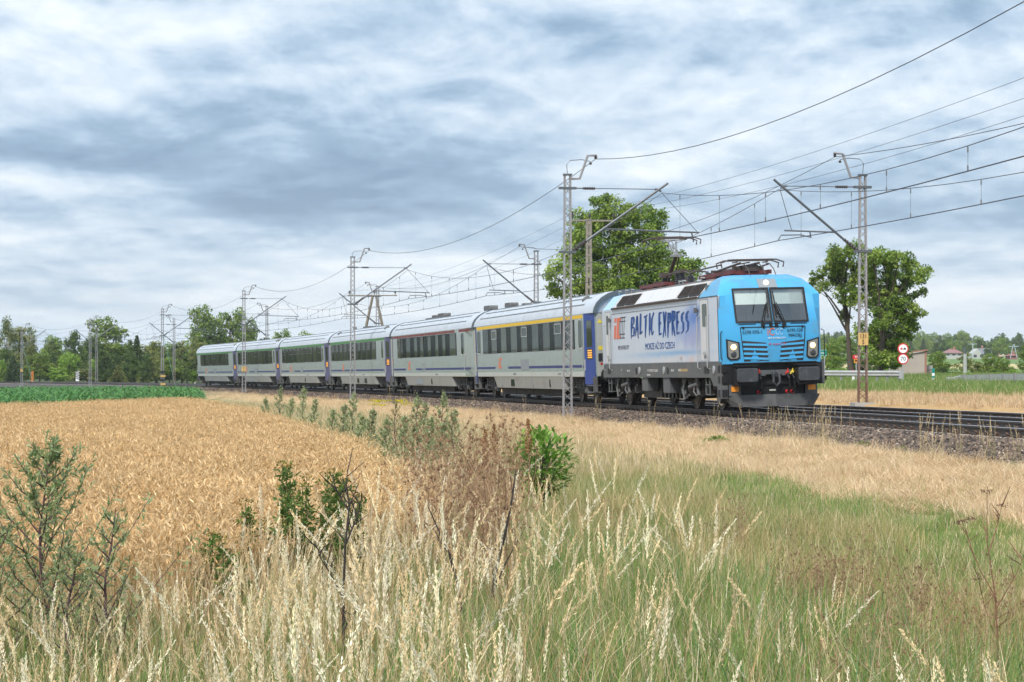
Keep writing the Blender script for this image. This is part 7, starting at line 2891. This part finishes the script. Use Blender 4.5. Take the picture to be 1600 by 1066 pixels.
sc_g = RNG.uniform(0.68, 1.06, len(PP)) * np.interp(uu, [-.30, -.15, -.11, -.05, 0.10, 0.14, 0.3], [0.70, 0.74, 0.92, 1.0, 0.98, 0.80, 0.72]) * np.where((uu > -0.105) & (uu < -0.065) & (PP[:, 1] > 14), 0.82, 1.0)
scatter('tall_pale_grass', PP, [straw_clump(390 + k, 6) for k in range(6)], None, scl=sc_g, label='tall pale seeding grass across the foreground')

# bare dry stalks tangled through the stand
X, Y, r = wedge_points(5.0, 8.2, 32, -U, U, 475)
s, o = to_so(X, Y)
w_, m_, _ = zone_masks(X, Y, s, o)
u = X / Y
k_ = (Y < np.interp(u, [-.30, -.13, -.09, 0.0, 0.04, 0.12, 0.3], [15, 16, 24, 30, 22, 15, 11.5])) & (~w_) & (r.uniform(size=len(X)) < np.interp(u, [-.3, -.02, .03, .3], [.75, .75, .35, .22]))
PP = put(X, Y, k_)
scatter('dry_stalks', PP, [blade_clump(395 + k, 16, 0.2, 0.45, 1.05, [(0.66, 0.50, 0.29), (0.58, 0.41, 0.22), (0.48, 0.32, 0.17), (0.74, 0.60, 0.38)], 0.0042, 0.55, 0.35, TANR, k=6) for k in range(4)], None,
        label='bare dry stalks tangled through the tall grass')

# thin brown umbels and dry forbs in the middle stand
X, Y, r = wedge_points(3.4, 13, 31, -0.10, 0.03, 480)
s, o = to_so(X, Y)
w_, m_, _ = zone_masks(X, Y, s, o)
cx_ = np.interp(Y, [13, 20, 30], [-0.02, -0.035, -0.02])
k_ = (X / Y < 0.0) & (np.abs(X / Y - cx_) < 0.045 + r.normal(0, 0.012, len(X))) & (~w_) & (Y > 15)
PP = put(X, Y, k_)
scatter('dry_thicket', PP, [thicket_clump(500 + k) for k in range(5)], None, scl=RNG.uniform(0.75, 1.1, len(PP)), label='brown dry weed thicket in the middle of the tall grass')

# small brown forbs in the short meadow at the right
r = np.random.default_rng(485)
PP = []
for cx_, Y0, n in ((1270, 17.5, 16), (1310, 19.0, 12), (1180, 24, 8), (1420, 16.5, 8), (1490, 15.0, 10), (1350, 13.2, 6), (980, 24, 8)):
    for k in range(n):
        Yk = Y0 + r.normal(0, 0.7)
        PP.append((at(cx_, Yk) + r.normal(0, 0.22), Yk, 0))
PP = np.array(PP)
PP[:, 2] = land(PP[:, 0], PP[:, 1])
scatter('brown_meadow_weeds', PP, [thicket_clump(506 + k) for k in range(3)], None, scl=RNG.uniform(0.32, 0.62, len(PP)), label='small brown seeding weeds in the short meadow at the right')

# far side of the railway: dry bank, then green verge up to the road
X, Y, r = wedge_points(5, 46, 130, 0.06, U, 510)
s, o = to_so(X, Y)
k_ = (o < -7.2) & (o > -12.6 + r.normal(0, 0.7, len(X)))
PP = put(X, Y, k_)
scatter('far_dry_bank', PP, [blade_clump(520 + k, 44, 0.34, 0.09, 0.27, TAN, 0.010, 0.9, 0.2, TANR, k=4) for k in range(4)] + [blade_clump(525, 40, 0.34, 0.12, 0.34, OLV, 0.01, 0.9, 0.5, TAN, k=4)],
        None, idx=RNG.choice(5, len(PP), p=[.23, .23, .22, .22, .10]), label='dry straw coloured grass bank beyond the far rails')
X, Y, r = wedge_points(3.2, 60, 175, 0.06, U, 530)
s, o = to_so(X, Y)
rd = np.interp(X / Y * 3703 + 800, [950, 1150, 1300, 1450, 1600, 1750, 2000], [160, 146, 139, 134, 129, 123, 117])
k_ = (o < -12.2) & (np.abs(Y - rd) > 3.6)
drv = (np.abs(X / Y * 3703 + 800 - np.interp(Y, [118, 132], [1380, 1446])) < 44) & (Y > 117) & (Y < 132)
PP = put(X, Y, k_ & ~drv)
scatter('far_green_verge', PP, [blade_clump(540 + k, 44, 0.40, 0.15, 0.50, [(0.13, 0.22, 0.045), (0.17, 0.26, 0.06), (0.23, 0.29, 0.085)], 0.013, 0.8, 0.08, TAN, k=4) for k in range(4)], None,
        label='green verge between the far dry bank and the road')
# grass and low scrub at the foot of the left wood
X, Y, r = wedge_points(0.9, 300, 430, -0.27, -0.05, 550)
s, o = to_so(X, Y)
k_ = (o < -8)
PP = put(X, Y, k_)
scatter('wood_undergrowth', PP, [CROWN['dark'][1], CROWN['fresh'][0], CROWN['olive'][1]], None, idx=RNG.choice(3, len(PP), p=[.5, .2, .3]), scl=RNG.uniform(0.10, 0.24, len(PP)) ,
        label='low undergrowth at the foot of the left wood') if False else None
X, Y, r = wedge_points(0.07, 366, 440, -0.26, -0.05, 551)
s, o = to_so(X, Y)
PP = put(X, Y, o < -14)
scatter('wood_undergrowth', PP, [CROWN['dark'][1], CROWN['dark'][0], CROWN['olive'][1]], None, scl=RNG.uniform(0.30, 0.52, len(PP)), label='low undergrowth filling the foot of the left wood')


# ------------------------------------------------------------------ single plants
def plant_mesh(b):
    return b


def mugwort(name, label, px_, ytop, Y, seed, bushy=1.0, cols=((0.26, 0.33, 0.14), (0.32, 0.385, 0.18), (0.20, 0.28, 0.105), (0.38, 0.43, 0.24)),
            stemcol=(0.085, 0.045, 0.05), group='mugwort plants on the field edge', wide=0.5, leaf=0.05, nbr=26):
    X = at(px_, Y)
    zg = gz(X, Y)
    h = zat(ytop, Y) - zg
    t_ = thing(name, label, 'weed', loc=(X, Y, zg), group=group)
    r = np.random.default_rng(seed)
    st = MB()
    b = RB(seed)
    main = [np.array([0.03 * math.sin(k * 1.3), 0.02 * math.cos(k), h * k / 6]) for k in range(7)]
    st.tube(main, [0.013, 0.012, 0.010, 0.009, 0.007, 0.005, 0.002], 6)
    def spray(p0, d, L, n, sz):
        for k in range(n):
            u = (k + r.uniform()) / n
            p = p0 + d * L * u
            dd = d * 0.55 + r.normal(size=3) * 0.65
            dd[2] += 0.25
            b.diamond(p, dd, sz * r.uniform(0.6, 1.3), sz * r.uniform(0.16, 0.32), pick(r, cols))
    for k in range(nbr):
        u = 0.14 + 0.82 * (k / nbr)
        f = u * 6
        i = min(5, int(f))
        p = main[i] + (main[i + 1] - main[i]) * (f - i)
        az = k * 2.4 + r.normal(0, 0.3)
        L = h * wide * (1.02 - u) * r.uniform(0.6, 1.15) + 0.05
        el = r.uniform(0.55, 1.0)
        d = np.array([math.cos(az) * math.cos(el), math.sin(az) * math.cos(el), math.sin(el)])
        mid = p + d * L * 0.5
        d2 = d * 0.8 + np.array([0, 0, 0.35])
        d2 /= np.linalg.norm(d2)
        e = mid + d2 * L * 0.5
        st.tube([p, mid, e], [0.005, 0.0035, 0.0015], 4)
        spray(p + d * L * 0.15, d, L * 0.4, int(8 * bushy), leaf)
        spray(mid, d2, L * 0.55, int(16 * bushy), leaf * 0.8)
        for q in range(3):
            s_ = p + d * L * r.uniform(0.25, 0.8)
            dd = d + r.normal(size=3) * 0.6
            dd /= np.linalg.norm(dd)
            spray(s_, dd, L * 0.3, int(8 * bushy), leaf * 0.8)
    spray(main[5], np.array([0, 0, 1.0]), h * 0.2, int(30 * bushy), leaf * 0.7)
    for q in range(int(24 * bushy)):
        spray(main[r.integers(0, 6)], r.normal(size=3) * 0.5, 0.1, 3, leaf)
    st.build('stem', mat('stem_%s' % ('purple' if stemcol[0] < 0.1 else 'brown'), stemcol, 0.8), t_)
    link('foliage', b.mesh('foliage', M_GRASS), None, t_)
    return t_


mugwort('mugwort', 'tall dark stemmed mugwort at the left edge against the wheat', 70, 688, 13.8, 1, 1.5, wide=0.72, nbr=40, leaf=0.062)
mugwort('mugwort', 'shorter mugwort right of the tall one at the left edge', 172, 795, 13.3, 2, 0.8, wide=0.45, leaf=0.05)
mugwort('mugwort', 'mugwort cut by the left edge of the photo', -8, 775, 13.4, 3, 0.9, wide=0.5, leaf=0.05)
mugwort('mugwort', 'low mugwort between the two left ones', 112, 860, 12.9, 4, 0.8, wide=0.5)
GB = ((0.29, 0.34, 0.155), (0.36, 0.40, 0.21), (0.22, 0.28, 0.11), (0.45, 0.48, 0.30))
for k, (px_, yt, Y, lab) in enumerate([
    (437, 606, 74, 'grey green mugwort before the fourth coach'), (474, 606, 68, 'grey green mugwort before the joint of third and fourth coach'),
    (492, 624, 64, 'shorter mugwort right of the one at the coach joint'), (552, 616, 54, 'mugwort right at the foot of the mast before the third coach'),
    (566, 650, 47, 'low mugwort below and right of the mast before the third coach'), (652, 618, 52, 'tall mugwort below the second coach, left of one equally tall'),
    (692, 613, 52, 'tall mugwort below the second coach, right of one equally tall'), (672, 652, 45, 'low mugwort in front of and between the two tall ones below the second coach'),
    (415, 622, 72, 'small mugwort farthest left in the row by the wheat edge'), (632, 650, 46, 'low mugwort under the yellow flowering weed'),
    (455, 622, 70, 'mugwort between the two tall ones by the wheat edge'), (520, 640, 58, 'small mugwort left of the one at the mast foot'),
    (538, 632, 55, 'mugwort touching the left side of the mast foot'), (582, 640, 52, 'mugwort right of the one at the mast foot'),
    (604, 655, 47, 'low mugwort left of the yellow flowering weed'), (664, 630, 50, 'mugwort between the two tall ones below the second coach, behind the low one'),
    (708, 640, 49, 'mugwort right of the two tall ones below the second coach'), (648, 668, 41, 'near low mugwort left of the top of the brown thicket'),
    (690, 662, 42, 'near mugwort at the top of the brown thicket'), (560, 676, 42, 'near low mugwort above the dry stalks')]):
    mugwort('mugwort', lab, px_, yt, Y, 20 + k, 1.0, GB, wide=0.36, leaf=0.08, nbr=24)
# yellow flowering weed
t_ = mugwort('yellow_weed', 'yellow flowering weed below the second coach', 618, 626, 50, 40, 0.5, ((0.14, 0.17, 0.05), (0.2, 0.2, 0.06)), group=None, wide=0.45, leaf=0.06)
b = RB(41)
for k in range(9):
    p = np.array([b.r.normal(0, 0.2), b.r.normal(0, 0.15), zat(626 + b.r.uniform(0, 8), 50) - gz(at(618, 50), 50)])
    for j in range(26):
        b.diamond(p + b.r.normal(size=3) * np.array([.07, .07, .012]), b.r.normal(size=3) * 0.4 + np.array([0, 0, 1]), 0.035, 0.03, pick(b.r, [(0.62, 0.50, 0.03), (0.5, 0.42, 0.04)]))
tag(link('flower_head', b.mesh('flower_head', M_GRASS), None, t_), kind='stuff')


def tansy(label, px_, ytop, Y, seed, n=9, wide=0.16):
    X = at(px_, Y)
    zg = gz(X, Y)
    h = zat(ytop, Y) - zg
    t_ = thing('tansy_plant', label, 'weed', loc=(X, Y, zg), group='dark green tansy clumps')
    r = np.random.default_rng(seed)
    st, b, f = MB(), RB(seed), RB(seed + 1)
    for k in range(n):
        bx, by = r.normal(0, wide * 0.5), r.normal(0, wide * 0.5)
        hh = h * r.uniform(0.72, 1.0)
        tx, ty = bx + r.normal(0, wide * 0.7), by + r.normal(0, wide * 0.7)
        p0, p1 = np.array([bx, by, 0]), np.array([tx, ty, hh])
        st.tube([p0, (p0 + p1) / 2, p1], [0.006, 0.005, 0.003], 5)
        for q in range(52):
            u = r.uniform(0.12, 0.97)
            p = p0 + (p1 - p0) * u
            az = r.uniform(0, 6.28)
            d = np.array([math.cos(az), math.sin(az), r.uniform(0.1, 0.8)])
            L = r.uniform(0.05, 0.12) * (1.2 - 0.5 * u)
            for w in range(7):
                b.diamond(p + d * L * w / 7, d + r.normal(size=3) * 0.8, 0.045, 0.016, pick(r, [(0.085, 0.15, 0.03), (0.115, 0.19, 0.04), (0.065, 0.12, 0.025), (0.15, 0.22, 0.05)]))
        for q in range(26):
            p = p1 + r.normal(size=3) * np.array([0.035, 0.035, 0.012])
            f.diamond(p, np.array([0, 0, 1]) + r.normal(size=3) * 0.5, 0.018, 0.016, pick(r, [(0.26, 0.20, 0.05), (0.17, 0.10, 0.04), (0.34, 0.27, 0.06), (0.10, 0.13, 0.03)]))
    st.build('stem', mat('stem_green', (0.10, 0.13, 0.04), 0.8), t_)
    link('foliage', b.mesh('foliage', M_GRASS), None, t_)
    link('flower_head', f.mesh('flower_head', M_GRASS), None, t_)


tansy('dark green tansy clump with brown tops, left of the dark dead stem', 462, 722, 17.2, 601, 7, 0.12)
tansy('dark green tansy clump at the top of the dark dead stem', 532, 722, 17.5, 611, 6, 0.10)
tansy('tansy clump lower left of the other tansies by the wheat', 392, 752, 16.8, 621, 4)
tansy('small tansy half sunk in pale grass by the wheat', 345, 828, 15.5, 631, 5, 0.18)
tansy('tansy behind the pale grass between wheat and dead stem', 490, 748, 17.0, 641, 3)

# oak sapling with its single leaves
Y = 31.5
X = at(846, Y)
zg = gz(X, Y)
t_ = thing('oak_sapling', 'bushy oak sapling with broad green leaves at the edge of the tall grass', 'shrub', loc=(X, Y, zg))
r = np.random.default_rng(71)
hb = zat(670, Y) - zg
st = MB()
st.tube([(0.05, 0, 0), (0.0, 0, hb * 0.4), (-0.03, 0.0, hb * 0.7)], [0.022, 0.017, 0.01], 6)
def oak_leaf(seed):
    q = np.random.default_rng(seed)
    n = 6
    c, L_, R_ = [], [], []
    for k in range(n + 1):
        u = k / n
        w = 0.30 * math.sin(math.pi * min(1, 0.12 + 0.80 * u)) * (1.0 if k % 2 else 0.68)
        z = 0.10 * math.sin(u * 2.4) - 0.08 * u * u
        c.append((0, u, z))
        L_.append((-w, u + 0.03, z + w * 0.35))
        R_.append((w, u + 0.03, z + w * 0.35))
    V = c + L_ + R_
    F = []
    m = n + 1
    for k in range(n):
        F += [(k, k + 1, m + k + 1, m + k), (k, 2 * m + k, 2 * m + k + 1, k + 1)]
    col = np.tile(np.array([(0.15, 0.29, 0.04), (0.20, 0.35, 0.06), (0.11, 0.23, 0.035), (0.27, 0.41, 0.10)][seed % 4]), (len(V), 1))
    return np_mesh('leaf', np.array(V, float), np.array(F), col=col, mats=[M_GRASS])
OL = [oak_leaf(k) for k in range(4)]
k_ = 0
while k_ < 298:
    d = r.normal(size=3)
    d /= np.linalg.norm(d)
    rad = r.uniform(0.35, 1.0) ** 0.5
    p = np.array([d[0] * 0.46 * rad, d[1] * 0.46 * rad, hb * 0.63 + d[2] * hb * 0.38 * rad])
    if p[2] < hb * 0.15 and abs(p[0]) > 0.3:
        continue
    o = link('leaf', OL[r.integers(4)], None, t_)
    out = Vector((d[0] + r.normal(0, .4), d[1] + r.normal(0, .4), 0.35 + d[2] * 0.5 + r.normal(0, .3))).normalized()
    qn = out.to_track_quat('Y', 'Z')
    o.rotation_mode = 'QUATERNION'
    o.rotation_quaternion = qn
    L = r.uniform(0.075, 0.115)
    o.scale = (L, L, L)
    o.location = tuple(p)
    if k_ % 9 == 0:
        st.tube([(0, 0, hb * r.uniform(0.2, 0.6)), tuple(p * np.array([.6, .6, .9])), tuple(p)], [0.008, 0.005, 0.002], 4)
    k_ += 1
st.build('stem', M_BARK, t_)
r2 = np.random.default_rng(73)
VV, FF, CC, nv = [], [], [], 0
for k in range(650):
    src = OL[r2.integers(4)]
    d = r2.normal(size=3)
    d /= np.linalg.norm(d)
    rad = r2.uniform(0.1, 0.95) ** 0.6
    p = np.array([d[0] * 0.44 * rad, d[1] * 0.44 * rad, hb * 0.60 + d[2] * hb * 0.40 * rad])
    out = Vector((d[0] + r2.normal(0, .5), d[1] + r2.normal(0, .5), 0.35 + d[2] * 0.5 + r2.normal(0, .3))).normalized()
    Mx = np.array(out.to_track_quat('Y', 'Z').to_matrix()) * r2.uniform(0.065, 0.11)
    co = np.array([v.co for v in src.vertices])
    VV.append(co @ Mx.T + p)
    FF.append(np.array([tuple(f.vertices) for f in src.polygons]) + nv)
    CC.append(np.tile(np.array([(0.15, 0.29, 0.04), (0.20, 0.35, 0.06), (0.11, 0.23, 0.035)][k % 3]), (len(co), 1)))
    nv += len(co)
tag(link('inner_leaves', np_mesh('inner_leaves', np.concatenate(VV), np.concatenate(FF), col=np.concatenate(CC), mats=[M_GRASS]), None, t_), kind='stuff')


# brown dock spikes by the sapling
def dock(label, px_, ytop, Y, seed):
    X = at(px_, Y)
    zg = gz(X, Y)
    h = zat(ytop, Y) - zg
    t_ = thing('dock_spike', label, 'weed', loc=(X, Y, zg), group='brown dock spikes')
    MB().tube([(0, 0, 0), (0.02, 0, h * 0.6), (0.0, 0, h)], [0.008, 0.007, 0.003], 5).build('stem', mat('dock_stem', (0.22, 0.12, 0.07), 0.8), t_)
    b = RB(seed)
    for k in range(420):
        u = b.r.uniform(0.68, 1.0)
        rad = 0.055 * math.sin(math.pi * min(1, (u - 0.68) / 0.32 * 0.85 + 0.15)) + 0.004
        az = b.r.uniform(0, 6.28)
        b.diamond(np.array([math.cos(az) * rad * b.r.uniform(.2, 1), math.sin(az) * rad, h * u]), b.r.normal(size=3) + np.array([0, 0, .5]), 0.025, 0.018, pick(b.r, [(0.34, 0.17, 0.07), (0.26, 0.12, 0.05), (0.42, 0.24, 0.11)]))
    link('seed_head', b.mesh('seed_head', M_STRAW), None, t_)


dock('brown dock seed spike just left of the oak sapling top', 825, 655, 31.0, 701)
dock('brown dock seed spike left of the tallest one by the sapling', 772, 664, 30.0, 702)
dock('short brown dock spike in the thicket', 758, 672, 29.5, 703)


# dark dead stems
def dead(label, Y, pts, seed, r0=0.013, twigs=14, cat='dead stem', name='dead_stem', col=(0.035, 0.027, 0.024), group=None, mname='dead_wood'):
    base = Vector((at(pts[0][0][0], Y), Y, 0))
    zg = gz(base.x, base.y)
    t_ = thing(name, label, cat, loc=(base.x, base.y, zg), group=group)
    rr_ = random.Random(seed)
    b = MB()
    for br in pts:
        P3 = [Vector((at(x, Y) - base.x, rr_.uniform(-.03, .03), zat(y, Y) - zg)) for x, y in br]
        n = len(P3)
        b.tube(P3, [r0 * (1 - 0.75 * k / (n - 1)) * (1 if br is pts[0] else 0.6) for k in range(n)], 6)
        for q in range(twigs):
            i = rr_.randrange(max(1, n // 2), n)
            p = P3[i - 1].lerp(P3[i], rr_.random())
            d = Vector((rr_.uniform(-1, 1), rr_.uniform(-1, 1), rr_.uniform(0.4, 1.4))).normalized() * rr_.uniform(0.05, 0.16)
            b.tube([p, p + d * 0.6, p + d], [0.0035, 0.0028, 0.0015], 4)
    b.build('stem', mat(mname, col, 0.85, 0, 0.3, 20), t_)
    return t_


dead('dark dead stem standing alone in the pale grass left of centre', 13.2,
     [[(534, 1100), (536, 1000), (536, 930), (540, 850), (546, 790), (541, 755), (543, 735)], [(536, 935), (520, 905), (500, 870), (492, 845)], [(546, 800), (530, 775), (522, 755)], [(537, 985), (552, 960)],
      [(541, 850), (560, 800), (566, 770)]], 1, 0.010, 8)
dead('black burnt looking forked stem below the oak sapling', 15.5,
     [[(768, 935), (775, 890), (790, 830), (800, 780), (806, 735)], [(770, 925), (790, 880), (806, 850)], [(772, 900), (768, 875), (778, 845)]], 2, 0.016, 2)
dead('black slanting stem in the thicket left of the forked one', 15.8,
     [[(722, 960), (712, 900), (700, 860), (682, 822), (668, 790)], [(704, 868), (690, 850), (680, 830)]], 3, 0.013, 2)
dead('thin dark stem crossing the thicket left of the slanting one', 20.0, [[(612, 920), (604, 890), (606, 860), (594, 800)]], 4, 0.009, 4)
t_ = dead('reddish dry umbel plant at the right', 13.6,
     [[(1560, 1060), (1559, 990), (1556, 930), (1544, 850), (1543, 768)], [(1556, 935), (1530, 890), (1515, 845), (1505, 815)], [(1557, 950), (1585, 900), (1600, 868)], [(1557, 1000), (1540, 950), (1528, 905)], [(1545, 860), (1560, 820), (1566, 790)]],
     5, 0.0065, 4, 'weed', 'dry_umbel', (0.20, 0.095, 0.055), mname='dry_umbel_stem')
b = RB(6)
for px_, py_ in ((1543, 768), (1505, 815), (1600, 868), (1528, 905), (1566, 790), (1515, 812), (1498, 818)):
    p = np.array([at(px_, 13.6) - at(1560, 13.6), 0, zat(py_, 13.6) - gz(at(1560, 13.6), 13.6)])
    for k in range(40):
        b.diamond(p + b.r.normal(size=3) * np.array([.018, .018, .006]), b.r.normal(size=3) + np.array([0, 0, .8]), 0.014, 0.007, pick(b.r, [(0.14, 0.08, 0.06), (0.20, 0.11, 0.07)]))
link('seed_head', b.mesh('seed_head', M_STRAW), None, t_)


# low leafy weeds on the mown strip and ballast foot
def leafy(label, px_, py_, Y, seed, w_, h_, cols):
    X = at(px_, Y)
    t_ = thing('leafy_weed', label, 'weed', loc=(X, Y, gz(X, Y)), group='low green weeds on the verge')
    r = np.random.default_rng(seed)
    c = np.stack([r.normal(0, w_ * 0.4, 26), r.normal(0, w_ * 0.3, 26), r.uniform(0.03, h_, 26)], 1)
    V, F, C = leaves(r, c, np.full(26, 0.07), 12, 0.075, cols)
    link('foliage', np_mesh('foliage', V, F, col=C, mats=[M_GRASS]), None, t_)
    MB().tube([(0, 0, 0), (0.01, 0, h_)], [0.008, 0.003], 5).build('stem', mat('stem_green', (0.10, 0.13, 0.04), 0.8), t_)


leafy('low broad leaved green weed alone on the mown strip', 1122, 700, 56, 801, 0.28, 0.16, FRESH)
leafy('bright green weed at the ballast foot among tall stalks', 1408, 716, 46.5, 802, 0.14, 0.3, [(0.16, 0.24, 0.03)])
leafy('yellow green weed at the ballast foot near the right', 1478, 728, 44.5, 803, 0.22, 0.2, [(0.17, 0.21, 0.03), (0.12, 0.16, 0.03)])
leafy('dark green tuft at the ballast foot left of the tall stalks', 1348, 712, 48.5, 804, 0.3, 0.24, OLIVE)
leafy('green weed by the foot of the mast near the locomotive', 1310, 697, 51.5, 805, 0.22, 0.16, OLIVE)
# ------------------------------------------------------------------ summer haze: one closed box of even air
hz = MB().bb(-9000, 9000, -300, 11000, -3.0, 215.0).build('haze', None)
hm = bpy.data.materials.new('haze_air')
hm.use_nodes = True
hm.node_tree.nodes.clear()
h_o = hm.node_tree.nodes.new('ShaderNodeOutputMaterial')
h_v = hm.node_tree.nodes.new('ShaderNodeVolumePrincipled')
h_v.inputs['Color'].default_value = (0.95, 0.98, 1.0, 1)
h_v.inputs['Density'].default_value = 0.00011
h_v.inputs['Anisotropy'].default_value = 0.2
hm.node_tree.links.new(h_v.outputs[0], h_o.inputs['Volume'])
hz.data.materials.append(hm)
tag(hz, 'thin pale summer haze over the whole view', kind='stuff')
